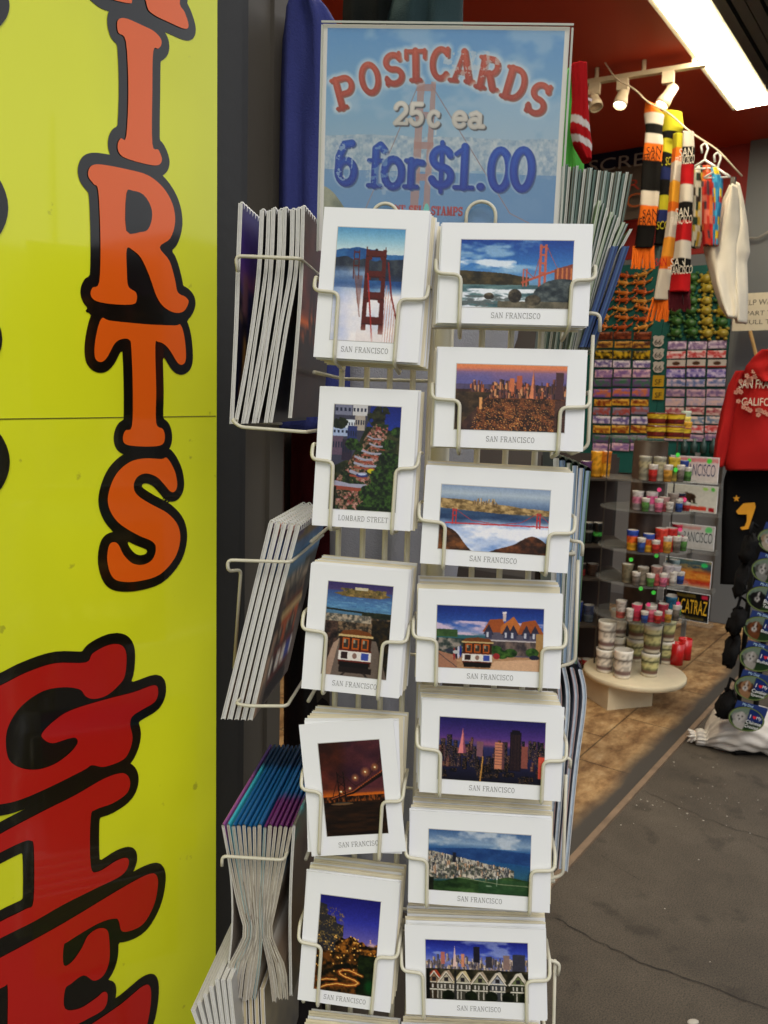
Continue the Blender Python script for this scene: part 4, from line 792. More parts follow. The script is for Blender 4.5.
def letter(pts, conv, m, blacks=(), w=.0135, k=4):
    global LN; LN += 1; P = [conv(*p) for p in pts]; W0 = smooth_closed([onp(x, y, 0) for x, y in P], k)
    o = link_mesh('letter', MB().add([p - sn * .0019 for p in W0], [tuple(range(len(W0)))]), m, ORIG[board.name], board)
    A = np.array([[np.dot(p - ORG2, sd), np.dot(p - ORG2, UP)] for p in W0]); lo = A.min(0) - w * 1.3; hi = A.max(0) + w * 1.3; g = .0026
    nx, ny = int((hi[0] - lo[0]) / g) + 2, int((hi[1] - lo[1]) / g) + 2; gx, gy = np.meshgrid(lo[0] + g * np.arange(nx), lo[1] + g * np.arange(ny))
    d = np.full(gx.shape, 9.); ins = np.zeros(gx.shape, bool)
    def inside(Q):
        k_ = np.zeros(gx.shape, bool)
        for (x0, y0), (x1, y1) in zip(Q, np.roll(Q, -1, 0)):
            if y0 != y1: k_ ^= ((gy < y0) != (gy < y1)) & (gx < (x1 - x0) * (gy - y0) / (y1 - y0) + x0)
        return k_
    for (x0, y0), (x1, y1) in zip(A, np.roll(A, -1, 0)):
        dx, dy = x1 - x0, y1 - y0; t = np.clip(((gx - x0) * dx + (gy - y0) * dy) / (dx * dx + dy * dy + 1e-12), 0, 1); d = np.minimum(d, np.hypot(gx - x0 - t * dx, gy - y0 - t * dy))
    F_ = d - w; F_[inside(A)] = -w
    tops = []
    for off, pts2 in blacks:
        Q = smooth_closed([onp(*conv(*p), 0) for p in pts2], 3)
        if off > .004: tops.append((off, Q))
        else: F_[inside(np.array([[np.dot(p - ORG2, sd), np.dot(p - ORG2, UP)] for p in Q]))] = -w
    ob = MB(); vid = {}
    def vert(key, x, y):
        if key not in vid: vid[key] = len(ob.v); ob.v.append(tuple(ORG2 + sd * x + UP * y - sn * (.0005 + .00007 * LN)))
        return vid[key]
    for j in range(ny - 1):
        for i in range(nx - 1):
            cs = [(i, j), (i + 1, j), (i + 1, j + 1), (i, j + 1)]; fv = [F_[q, p] for p, q in cs]
            if min(fv) >= 0: continue
            face = []
            for k_ in range(4):
                (p, q), (p2, q2) = cs[k_], cs[(k_ + 1) % 4]; fa, fb = fv[k_], fv[(k_ + 1) % 4]
                if fa < 0: face.append(vert((p, q), gx[q, p], gy[q, p]))
                if (fa < 0) != (fb < 0):
                    t = fa / (fa - fb); e0, e1 = min((p, q), (p2, q2)), max((p, q), (p2, q2)); face.append(vert((e0, e1), gx[q, p] + t * (gx[q2, p2] - gx[q, p]), gy[q, p] + t * (gy[q2, p2] - gy[q, p])))
            if len(face) > 2: ob.f.append(tuple(face)); ob.m.append(0)
    for off, Q in tops: ob.add([p - sn * .0022 for p in Q], [tuple(range(len(Q)))])
    part('letter_outline', ob, M_blk, o)
zA = lambda x, y: (x / 3.335, y / 3.335); zB = lambda x, y: (x / 3.335, 300 + y / 3.335); zC = lambda x, y: (x / 2.415, 600 + y / 2.415)
letter([(487, -60), (487, 20), (510, 50), (560, 75), (612, 97), (626, 85), (612, 40), (597, 15), (590, -60)], zA, M_org, [(.0005, [(330, -40), (340, 5), (480, 60), (500, 20), (490, -50)])])
letter([(300, -60), (330, -15), (380, 2), (428, 12), (437, 2), (425, -60)], zA, M_org)
letter([(388, 75), (400, 62), (425, 65), (470, 85), (510, 105), (533, 130), (535, 150), (525, 163), (508, 172), (505, 300), (505, 480), (525, 500), (537, 530), (530, 548), (510, 552), (460, 542), (410, 525), (392, 505), (390, 480), (400, 462), (418, 455), (425, 300), (417, 140), (392, 110)], zA, M_org)
letter([(292, 570), (305, 552), (340, 550), (420, 565), (490, 585), (540, 625), (572, 680), (581, 740), (565, 795), (530, 825), (562, 870), (580, 930), (590, 975), (615, 990), (626, 1008), (610, 1038), (580, 1043), (545, 1025), (520, 990), (495, 920), (468, 862), (440, 835), (420, 830), (420, 900), (425, 955), (450, 975), (453, 1000), (440, 1015), (380, 1015), (320, 1005), (300, 985), (305, 960), (328, 940), (332, 800), (325, 640), (310, 615), (293, 592)], zA, M_org,
       [(.0046, [(418, 645), (440, 637), (475, 650), (500, 690), (503, 730), (490, 765), (465, 774), (418, 770)]), (.0006, [(420, 828), (470, 850), (530, 1010), (440, 1030)]), (.0006, [(310, 990), (460, 1000), (600, 1035), (600, 1080), (320, 1060)])])
letter([(338, 60), (360, 68), (420, 75), (500, 82), (580, 85), (600, 84), (613, 130), (617, 195), (607, 215), (590, 210), (565, 170), (545, 148), (525, 140), (515, 152), (518, 300), (518, 410), (540, 430), (547, 455), (540, 480), (510, 488), (450, 487), (415, 480), (407, 460), (415, 435), (437, 420), (440, 300), (435, 160), (428, 133), (405, 130), (380, 145), (355, 190), (335, 207), (315, 195), (313, 150), (324, 90)], zB, M_org)
letter([(535, 530), (555, 527), (580, 570), (588, 615), (580, 638), (565, 638), (545, 615), (520, 590), (485, 578), (455, 590), (443, 620), (455, 650), (500, 680), (555, 710), (590, 750), (598, 800), (580, 860), (530, 915), (460, 937), (400, 938), (370, 920), (355, 870), (360, 820), (375, 807), (392, 815), (410, 850), (440, 878), (475, 882), (505, 865), (517, 830), (505, 805), (450, 780), (390, 740), (360, 690), (360, 640), (385, 580), (430, 540), (480, 528)], zB, M_org)
letter([(-60, 225), (0, 205), (60, 175), (130, 152), (205, 150), (222, 128), (260, 108), (290, 108), (303, 130), (300, 180), (285, 205), (255, 230), (225, 238), (205, 232), (190, 215), (150, 210), (100, 220), (50, 255), (20, 300), (12, 340), (20, 385), (50, 405), (90, 408), (130, 395), (165, 370), (185, 345), (180, 332), (160, 335), (125, 345), (103, 335), (100, 320), (130, 290), (170, 265), (250, 240), (320, 222), (370, 205), (380, 220), (372, 245), (340, 265), (318, 280), (312, 300), (318, 330), (312, 360), (295, 385), (250, 402), (220, 398), (200, 410), (120, 450), (50, 480), (0, 492), (-80, 500), (-150, 440), (-170, 350), (-120, 270)], zC, M_red,
       [(.0007, [(190, 215), (100, 220), (50, 255), (20, 300), (12, 340), (20, 385), (50, 405), (90, 408), (165, 372), (190, 345), (250, 245), (225, 225)])], w=.0148)
letter([(-60, 600), (0, 563), (100, 510), (180, 470), (250, 430), (295, 417), (312, 435), (305, 465), (270, 490), (230, 505), (217, 525), (217, 640), (235, 655), (280, 628), (305, 622), (308, 640), (290, 665), (230, 695), (150, 735), (80, 775), (0, 815), (-60, 850), (-60, 815), (0, 775), (60, 745), (79, 725), (80, 600), (72, 580), (50, 584), (0, 608), (-60, 640)], zC, M_red, w=.0148)
letter([(-40, 880), (0, 862), (150, 780), (300, 690), (360, 660), (378, 668), (378, 700), (368, 740), (345, 780), (315, 797), (292, 798), (285, 775), (275, 768), (235, 780), (165, 822), (152, 835), (152, 880), (172, 872), (195, 840), (210, 810), (235, 792), (256, 795), (262, 820), (262, 870), (248, 905), (225, 918), (200, 905), (170, 925), (155, 940), (155, 985), (190, 985), (230, 960), (248, 945), (258, 952), (250, 985), (210, 1010), (150, 1040), (60, 1080), (20, 1085), (17, 940), (8, 932), (-40, 950)], zC, M_red,
       [(.0007, [(150, 830), (230, 785), (250, 800), (190, 880), (150, 885)]), (.0007, [(150, 930), (200, 900), (230, 920), (190, 990), (150, 990)])], w=.0148)
letter([(160, 1075), (290, 975), (345, 930), (362, 938), (360, 990), (345, 1040), (300, 1075)], zC, M_red, w=.0148)
for cx, cy, rx, ry in ((-49, 0, 46, 26), (-66, 205, 62, 46), (-72, 338, 62, 40), (-70, 462, 68, 46)):
    letter([(cx + rx * math.cos(a), cy + ry * math.sin(a)) for a in np.linspace(0, 2 * math.pi, 13)[:-1]], lambda x, y: (x, y), M_red)
mb = MB()
for i in range(80):
    p = onp(0 + 216 * (i + .3) / 80, 419 - 3 * i / 80, .0003); mb.box(p, sd * .0026, sn * .0004, UP * .0006)
for i in range(40):
    p = onp(-100 + 100 * (i + .3) / 40, 420, .0003); mb.box(p, sd * .002, sn * .0004, UP * .0009)
part('stitched_seam', mb, mat('dark_stitch', (124, 122, 24), .6), board)

# ------------------------------------------------------------------ shell of the shop
M_wallg = mat('grey_paint', (118, 120, 122), .6, var=.08, scale=4, bump=.15, bscale=60)
M_dark = mat('dark_post_paint', (44, 43, 41), .5, var=.2, scale=5, bump=.2, bscale=40)
M_grey = mat('post_grey', (98, 92, 82), .55, var=.2, scale=4, bump=.2, bscale=40)
M_ceil = mat('red_ceiling_paint', (184, 60, 28), .55, var=.06, scale=2)
M_redw = mat('red_wall_paint', (150, 34, 22), .6, var=.1, scale=2)
s1 = s_of(ht(241, 500, 0)); s2 = s_of(ht(277, 500, .05)); SW = 3.9
def tri(name, label, cat, mb, m, group=None): return solo(name, mb, m, label, cat, group)
tri('shopfront_wall', 'dark shopfront wall the yellow sign board is fixed to', 'wall', sbox(MB(), s_r - 3.2, s_r - .012, 0, .18, 0, 3.38), M_dark)
m = MB(); sbox(m, s_r - .010, s1, -.01, .16, 0, 3.38); sbox(m, s_r + .02, s1 - .02, -.018, -.012, 0, 3.38)
tri('door_post', 'narrow black doorway post directly behind the edge of the yellow sign', 'post', m, M_dark)
m = MB(); sbox(m, s1 + .004, s2, .05, .3, 0, 3.38); sbox(m, s2 - .03, s2 + .004, .04, .06, 0, 3.38); sbox(m, s1 + .004, s1 + .02, .03, .05, 0, 3.38)
tri('door_post', 'broad grey doorway post between the black post and blue sweatshirt', 'post', m, M_grey)
m = MB(); sbox(m, SW, SW + .15, -.6, 5.2, 0, 2.72); wall = thing('side_wall', 'grey and red side wall of the shop behind the souvenir boards', 'wall', S(SW, 2, 0))
part('painted_wall', m, M_wallg, wall); part('red_band', sbox(MB(), SW - .004, SW + .15, -.2, 5.2, 2.722, 3.45), M_redw, wall); part('skirting', sbox(MB(), SW - .015, SW - .003, 0, 5.2, 0, .1), mat('skirting_grey', (88, 90, 92), .5), wall)
tri('back_wall', 'dark red rear wall deep inside the shop', 'wall', sbox(MB(), -4, SW - .02, 5.0, 5.15, 0, 3.44), M_redw)
tri('end_wall', 'dim red wall at the unseen end of the shop', 'wall', sbox(MB(), -4.15, -4.01, .2, 5.0, 0, 3.44), M_redw)
struct('ceiling', sbox(MB(), -4, SW, .18, 5.2, 3.45, 3.55), M_ceil)
# roller shutter soffit over the pavement
rs = thing('roller_shutter', 'dark ribbed roller shutter housing over the shop entrance', 'shutter', S(1, -.2, 3.38))
m = MB()
for k in range(13): sbox(m, -3.5, SW + 1.5, .165 - .062 * k - .05, .165 - .062 * k, 3.385 + (.012 if k % 2 else 0), 3.44)
part('shutter_slats', m, mat('shutter_green', (40, 41, 34), .5, var=.2, scale=8), rs)
part('shutter_box', sbox(MB(), -3.5, SW + 1.5, -.7, .17, 3.45, 4.4), M_dark, rs)
tri('upper_facade', 'plain painted front of the building above the shop', 'wall', sbox(MB(), -9, 9, -.3, .17, 4.42, 8), M_grey)

# ground
def st_plane(name, s0, s1_, t0, t1, z, m, nseg=1):
    me = bpy.data.meshes.new(name); me.from_pydata([(s0, t0, 0), (s1_, t0, 0), (s1_, t1, 0), (s0, t1, 0)], [], [(0, 1, 2, 3)]); me.materials.append(m)
    o = bpy.data.objects.new(name, me); COL.objects.link(o); Mx = Matrix.Identity(4); 
    for i in range(3): Mx[i][0] = sd[i]; Mx[i][1] = sn[i]; Mx[i][2] = UP[i]; Mx[i][3] = SO[i] + (z if i == 2 else 0)
    # right-handed frame: sd x sn = up
    o.matrix_world = Mx; o['kind'] = 'structure'; return o
def node_mat(name):
    m = bpy.data.materials.new(name); m.use_nodes = True; return m, m.node_tree.nodes, m.node_tree.links, m.node_tree.nodes['Principled BSDF']
def ramp(N, stops):
    r = N.new('ShaderNodeValToRGB'); e = r.color_ramp.elements
    while len(e) > 1: e.remove(e[-1])
    e[0].position, e[0].color = stops[0][0], (*stops[0][1], 1)
    for p, c in stops[1:]: q = e.new(p); q.color = (*c, 1)
    return r
# asphalt
ma, N, L, b = node_mat('asphalt'); tc = N.new('ShaderNodeTexCoord')
n1 = N.new('ShaderNodeTexNoise'); n1.inputs['Scale'].default_value = 2.2; n1.inputs['Detail'].default_value = 9; n1.inputs['Roughness'].default_value = .68; L.new(tc.outputs['Object'], n1.inputs['Vector'])
n2 = N.new('ShaderNodeTexNoise'); n2.inputs['Scale'].default_value = 240; n2.inputs['Detail'].default_value = 3; L.new(tc.outputs['Object'], n2.inputs['Vector'])
r1 = ramp(N, [(.3, (.042, .033, .023)), (.5, (.066, .052, .036)), (.7, (.092, .074, .053))]); L.new(n1.outputs['Fac'], r1.inputs[0])
r2 = ramp(N, [(.36, (.45, .45, .45)), (.52, (1, 1, 1)), (.68, (1.3, 1.28, 1.22)), (.78, (2.0, 1.95, 1.85))]); L.new(n2.outputs['Fac'], r2.inputs[0])
mm = N.new('ShaderNodeMix'); mm.data_type = 'RGBA'; mm.blend_type = 'MULTIPLY'; mm.inputs[0].default_value = 1; L.new(r1.outputs[0], mm.inputs[6]); L.new(r2.outputs[0], mm.inputs[7])
n3 = N.new('ShaderNodeTexNoise'); n3.inputs['Scale'].default_value = 7; n3.inputs['Detail'].default_value = 4; L.new(tc.outputs['Object'], n3.inputs['Vector'])
r3 = ramp(N, [(.0, (.5, .48, .46)), (.34, (.62, .6, .58)), (.42, (1, 1, 1)), (1, (1, 1, 1))]); L.new(n3.outputs['Fac'], r3.inputs[0])
m3 = N.new('ShaderNodeMix'); m3.data_type = 'RGBA'; m3.blend_type = 'MULTIPLY'; m3.inputs[0].default_value = 1; L.new(mm.outputs[2], m3.inputs[6]); L.new(r3.outputs[0], m3.inputs[7]); L.new(m3.outputs[2], b.inputs['Base Color'])
b.inputs['Roughness'].default_value = .75; bp = N.new('ShaderNodeBump'); bp.inputs['Strength'].default_value = .55; bp.inputs['Distance'].default_value = .004; L.new(n2.outputs['Fac'], bp.inputs['Height']); L.new(bp.outputs[0], b.inputs['Normal'])
st_plane('pavement', -60, 60, -3.2, -.012, 0, ma)
st_plane('road', -60, 60, -60, -3.2, -.14, ma)
struct('kerb', sbox(MB(), -60, 60, -3.3, -3.2, -.14, .004), mat('kerb_concrete', (150, 148, 142), .8))
st_plane('ground', -60, 60, 5.2, 60, -.01, ma)
# plywood floor, with the shade next to the threshold painted into its colour
mf, N, L, b = node_mat('plywood_floor'); tc = N.new('ShaderNodeTexCoord')
mp = N.new('ShaderNodeMapping'); mp.inputs['Scale'].default_value = (2.6, 4.2, 1); L.new(tc.outputs['Object'], mp.inputs[0])
n1 = N.new('ShaderNodeTexNoise'); n1.inputs['Scale'].default_value = 3.2; n1.inputs['Detail'].default_value = 9; n1.inputs['Roughness'].default_value = .68; L.new(mp.outputs[0], n1.inputs['Vector'])
r1 = ramp(N, [(.28, (.10, .05, .018)), (.42, (.27, .145, .055)), (.55, (.44, .27, .115)), (.72, (.62, .44, .23))]); L.new(n1.outputs['Fac'], r1.inputs[0])
br = N.new('ShaderNodeTexBrick'); br.inputs['Scale'].default_value = 1; br.inputs['Brick Width'].default_value = .62; br.inputs['Row Height'].default_value = .31; br.inputs['Mortar Size'].default_value = .004
br.inputs['Color1'].default_value = (.82, .82, .82, 1); br.inputs['Color2'].default_value = (1.12, 1.1, 1.05, 1); br.inputs['Mortar'].default_value = (.3, .28, .25, 1); L.new(tc.outputs['Object'], br.inputs['Vector'])
mm = N.new('ShaderNodeMix'); mm.data_type = 'RGBA'; mm.blend_type = 'MULTIPLY'; mm.inputs[0].default_value = 1; L.new(r1.outputs[0], mm.inputs[6]); L.new(br.outputs[0], mm.inputs[7])
n4 = N.new('ShaderNodeTexNoise'); n4.inputs['Scale'].default_value = 2.2; n4.inputs['Detail'].default_value = 6; L.new(tc.outputs['Object'], n4.inputs['Vector'])
r4 = ramp(N, [(.35, (.45, .42, .4)), (.6, (1, 1, 1))]); L.new(n4.outputs['Fac'], r4.inputs[0])
m4 = N.new('ShaderNodeMix'); m4.data_type = 'RGBA'; m4.blend_type = 'MULTIPLY'; m4.inputs[0].default_value = .8; L.new(mm.outputs[2], m4.inputs[6]); L.new(r4.outputs[0], m4.inputs[7])
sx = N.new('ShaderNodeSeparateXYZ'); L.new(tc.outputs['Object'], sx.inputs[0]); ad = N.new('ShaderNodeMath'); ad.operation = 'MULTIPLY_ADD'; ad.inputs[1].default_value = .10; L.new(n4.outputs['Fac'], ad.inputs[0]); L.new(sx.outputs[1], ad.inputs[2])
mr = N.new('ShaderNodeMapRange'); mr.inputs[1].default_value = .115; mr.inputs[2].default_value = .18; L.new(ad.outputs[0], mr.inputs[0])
m5 = N.new('ShaderNodeMix'); m5.data_type = 'RGBA'; m5.inputs[6].default_value = (.045, .039, .032, 1); L.new(mr.outputs[0], m5.inputs[0]); L.new(m4.outputs[2], m5.inputs[7]); L.new(m5.outputs[2], b.inputs['Base Color'])  # dark band: painted shade beside the threshold
b.inputs['Roughness'].default_value = .6; bp = N.new('ShaderNodeBump'); bp.inputs['Strength'].default_value = .3; bp.inputs['Distance'].default_value = .003; L.new(n1.outputs['Fac'], bp.inputs['Height']); L.new(bp.outputs[0], b.inputs['Normal'])
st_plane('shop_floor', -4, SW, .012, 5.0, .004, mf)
st = struct('threshold', sbox(MB(), -4, SW, -.012, .012, -.01, .012), mat('worn_threshold', (120, 100, 80), .6, var=.5, scale=20))
def strip_px(mb, pts, w):
    P = [gz(x, y, .0022) for x, y in pts]
    for i in range(len(P) - 1):
        t = nz(P[i + 1] - P[i]); q = V(-t[1], t[0], 0); w0 = w * .62 * (.6 + .8 * random.random()); w1 = w0
        mb.add([P[i] - q * w0, P[i + 1] - q * w1, P[i + 1] + q * w1, P[i] + q * w0], [(0, 1, 2, 3)])
def jag(pts, amp, n=7):
    out = []
    for (x0, y0), (x1, y1) in zip(pts, pts[1:]):
        for k in range(n): f = k / n; out.append((x0 + (x1 - x0) * f + random.uniform(-amp, amp), y0 + (y1 - y0) * f + random.uniform(-amp, amp) * .6))
    return out + [pts[-1]]
m = MB()
for pts, w in (([(645, 791), (690, 812), (730, 827), (790, 845)], .0018), ([(556, 918), (600, 942), (640, 962), (700, 982), (790, 1018)], .0026), ([(600, 855), (640, 880)], .0012)): strip_px(m, jag(pts, 1.6), w)
o = solo('pavement_cracks', m, mat('crack_dark', (42, 37, 32), .9), 'thin dark cracks wandering across the asphalt pavement', 'crack', kind='stuff')
m = MB()
for i in range(70):
    x, y = (random.uniform(575, 800), random.uniform(745, 1040)) if i > 60 else (random.gauss(690, 40), random.gauss(795, 26))
    p = gz(x, y, .001)
    if t_of(p) > -.03: continue
    r = random.choice([.0015, .002, .003, .0038]) * random.uniform(.5, 1.1); k = random.randint(5, 7)
    m.add([p + V(math.cos(a), math.sin(a), 0) * r * random.uniform(.7, 1.3) for a in np.linspace(0, 6.28, k + 1)[:-1]] + [p + UP * .0015], [(j, (j + 1) % k, k) for j in range(k)])
p = gz(693, 1022, .001); m.ellipsoid(p, V(.016, .004, 0), V(-.003, .009, 0), UP * .005)
solo('litter', m, mat('pale_specks', (168, 162, 150), .7), 'pale specks of litter scattered over the asphalt pavement', 'litter', kind='stuff')

# ------------------------------------------------------------------ ceiling lights
z = 3.42; lt = thing('ceiling_light', 'long glowing fluorescent ceiling panel just inside the shop entrance, lengthened out of view', 'ceiling light', S(1.8, .295, z))
M_tube = emis('lit_diffuser', (1, .88, .66), 31.0)
sA = s_of(gz(680, 31, z)); t0, t1 = t_of(gz(720, 20, z)), t_of(gz(680, 34, z)); sE = s_of(gz(741, 107, z))
for a, b_ in ((-2.2, -.95), (-.92, .42), (.44, sA - .012), (sA + .012, sE)): part('diffuser', sbox(MB(), a, b_, .205, .395, z - .012, z + .018), M_tube, lt)  # near sections out of view, panel lengthened to brighten the shop
m = MB(); sbox(m, -2.23, sE + .03, .175, .203, z - .004, z + .028); sbox(m, -2.23, sE + .03, .397, .425, z - .004, z + .028)
for q in (-2.23, -.945, .421, sA - .011, sE + .003): sbox(m, q, q + .022, .204, .396, z - .003, z + .027)
part('frame', m, mat('light_frame', (205, 196, 170), .4), lt)
def CZ(x, y, zz): return gz(x, y, zz)
tr_ = thing('track_rail', 'cream track lighting rail under the red shop ceiling', 'light rail', CZ(650, 72, 3.38))
a = CZ(585, 83, 3.38); b_ = CZ(706, 64, 3.38); u = nz(b_ - a); q = np.cross(UP, u)
part('rail', MB().box((a + b_) / 2, u * np.linalg.norm(b_ - a) / 2, q * .018, UP * .012), mat('cream_metal', (196, 182, 150), .4), tr_)
m = MB(); 
for f in (.1, .5, .9): m.bbox(a + (b_ - a) * f + V(-.01, -.01, .012), a + (b_ - a) * f + V(.01, .01, .07))
part('rail_bracket', m, mat('cream_metal', (196, 182, 150), .4), tr_)
M_can = mat('lamp_can', (206, 190, 160), .4); M_lens = emis('lit_lens', (1, .9, .66), 9)
for (x, y, dx, lab, lit) in ((622, 97, -.25, 'track spotlight tilted down, second along the cream rail', 1), (667, 97, -.55, 'lit track spotlight tilted sideways, closest to the fluorescent panel', 1), (594, 100, .15, 'dim track spotlight partly hidden by the red stocking', 0)):
    p = hit(x, y, a, np.cross(u, UP)); h = thing('track_spotlight', lab, 'spotlight', p, 'spotlights on the track rail'); ax_ = nz(u * dx - UP * .8 - V(0, .35, 0))
    rr = .038; m = smooth(MB()); m.lathe(p - ax_ * .07, [(0.0, 0), (rr * .75, .004), (rr * .8, .06), (rr, .1), (rr * 1.02, .125), (rr * .9, .126)], 18, axis=ax_, cap=False); part('lamp_can', m, M_can, h)
    m = MB(); m.lathe(p - ax_ * .07, [(0, .112), (rr * .92, .112)], 18, axis=ax_, cap=False); part('lens', m, M_lens if lit else M_can, h)
    top = p + UP * (3.37 - p[2]); m = MB(); m.box(top - UP * .03 + q * .0, u * .03, q * .018, UP * .03); m.tube([top - UP * .05, p + q * .05, p], .009, 8); part('bracket', m, M_can, h)

# ------------------------------------------------------------------ hanging clothes
def cloth(rows, plane, n=40, m=14, bulge=.03, fold=.008, fk=5.0, seed=0, twist=0.0):
    """a soft hanging shape: rows of (y, left, right) along its outline"""
    rows = np.array(rows, float); ys = np.linspace(rows[0, 0], rows[-1, 0], n); xl = np.interp(ys, rows[:, 0], rows[:, 1]); xr = np.interp(ys, rows[:, 0], rows[:, 2])
    r = np.random.default_rng(seed); ph = r.random(4) * 6.28; mb = smooth(MB()); vs = []
    for sgn in (-1, 1):
        for j in range(n):
            for i in range(m):
                u_ = i / (m - 1); p, nrm = plane(xl[j] + (xr[j] - xl[j]) * u_, ys[j]); v = j / (n - 1)
                e = math.sqrt(max(0, 1 - (2 * u_ - 1) ** 2)); w_ = (math.sin(u_ * fk * 3.1 + ph[0] + v * 3 + twist * v) + .5 * math.sin(u_ * fk * 5.3 + ph[1] - v * 4) + .35 * math.sin(v * 13 + ph[2] + u_ * 4)) * fold
                vs.append(p + nrm * sgn * (bulge * e + .0015) + nrm * w_ * (.3 + .7 * e))
    g = lambda s_, j, i: s_ * n * m + j * m + i; fs = []
    for j in range(n - 1):
        for i in range(m - 1):
            fs.append((g(0, j, i), g(0, j, i + 1), g(0, j + 1, i + 1), g(0, j + 1, i))); fs.append((g(1, j, i), g(1, j + 1, i), g(1, j + 1, i + 1), g(1, j, i + 1)))
        fs.append((g(0, j, 0), g(0, j + 1, 0), g(1, j + 1, 0), g(1, j, 0))); fs.append((g(0, j, m - 1), g(1, j, m - 1), g(1, j + 1, m - 1), g(0, j + 1, m - 1)))
    for i in range(m - 1):
        fs.append((g(0, 0, i), g(1, 0, i), g(1, 0, i + 1), g(0, 0, i + 1))); fs.append((g(0, n - 1, i), g(0, n - 1, i + 1), g(1, n - 1, i + 1), g(1, n - 1, i)))
    mb.add(vs, fs); mb.rows = ys; return mb
def pY(Y): return lambda x, y: (hY(x, y, Y), V(0, 1, 0))
def pS(s): return lambda x, y: (hs(x, y, s), sd)
def fab(name, rgb, var=.1): return mat(name, rgb, .9, spec=.15, var=var, scale=14, bump=.5, bscale=350)
solo('sweatshirt', cloth([(6, 291, 322), (13, 286, 330), (40, 282, 345), (100, 280, 350), (210, 279, 352), (330, 279, 350), (432, 280, 350)], pY(1.42), bulge=.06, fold=.012, seed=2), fab('blue_fleece', (58, 64, 122)), 'blue sweatshirt hanging against the grey doorway post beside the price sign', 'sweatshirt')
solo('sweatshirt', cloth([(-40, 345, 400), (22, 342, 402), (150, 340, 410)], pY(1.9), bulge=.06, fold=.012, seed=3), fab('black_fleece', (26, 30, 28)), 'black sweatshirt hanging above and behind the price sign', 'sweatshirt')
solo('sweatshirt', cloth([(-40, 398, 470), (0, 392, 463), (24, 385, 463), (150, 380, 462)], pY(1.86), bulge=.06, fold=.012, seed=4), fab('teal_fleece', (54, 74, 76)), 'grey teal sweatshirt hanging above and behind the price sign', 'sweatshirt')
solo('tshirt_or_backing', cloth([(72, 564, 572), (80, 558, 578), (120, 556, 582), (178, 554, 584)], pY(2.1), bulge=.02, fold=.01, seed=5), fab('green_jersey', (84, 170, 70)), 'bright green shirt peeking out beside the price sign', 'shirt')
solo('backdrop', cloth([(432, 284, 340), (470, 284, 345), (700, 284, 350), (1010, 284, 350)], pY(1.75), bulge=.08, fold=.02, seed=6), fab('black_backdrop_cloth', (40, 36, 36)), 'black backdrop added for interior darkness low behind the middle side pocket', 'backdrop')  # dark sheet added to stand for the unlit interior
solo('shirt', cloth([(425, 292, 340), (520, 290, 345), (560, 292, 345)], pY(1.62), bulge=.02, fold=.01, seed=7), fab('maroon_backdrop_cloth', (70, 16, 20)), 'maroon backdrop added for the dark red interior behind the top side pocket', 'shirt')  # added stand-in for the dark red of the interior
solo('tshirt_or_backing', cloth([(215, 338, 520), (330, 330, 520), (480, 330, 470), (700, 330, 440), (900, 325, 430)], pY(1.5), bulge=.03, fold=.012, seed=8), fab('grey_backing', (150, 150, 156)), 'grey sheet added behind the rack, glimpsed between the upright cards', 'shirt')  # added stand-in for the grey pocket backs
solo('backdrop', cloth([(600, 300, 560), (760, 300, 540), (1100, 300, 520)], pY(1.7), bulge=.06, fold=.02, seed=9), fab('dark_brown_backdrop_cloth', (84, 76, 66)), 'dark brown backdrop added for interior darkness low behind the rack', 'backdrop')  # put in to fill the darkness behind the lower cards

def striped(mb, cols_fn):
    """colour a cloth mesh by how far down and across each point lies"""
    return mb
def cloth_print(rows, plane, fn, **k):
    n, m = k.get('n', 40), k.get('m', 14); mb = cloth(rows, plane, **k); c = []
    for sgn in (0, 1):
        for j in range(n):
            for i in range(m): c.append(s2l(fn(i / (m - 1), j / (n - 1))) * .85)
    mb.c = np.array(c); return mb
M_knit = print_mat('knit_print', .95, spec=.1)
# stocking
st_ = thing('stocking', 'red and white knitted stocking hanging beside the green shirt', 'stocking', hY(580, 160, 2.0))
def f(u, v): return (214, 206, 200) if (.52 < v - u * .12 < .60 or .72 < v - u * .12 < .80) else (176, 24, 28)
part('knit', cloth_print([(65, 571, 587), (100, 572, 588), (130, 570, 590), (145, 573, 592), (161, 583, 591)], pY(1.95), f, n=60, bulge=.02, fold=.002), M_knit, st_)
m = MB(); add_text(m, 'SF', hY(583, 100, 1.965), nz(V(.35, 0, 1)), nz(V(-1, 0, .35)), width=.05); part('lettering', m, mat('white_knit', (220, 214, 210), .9), st_)
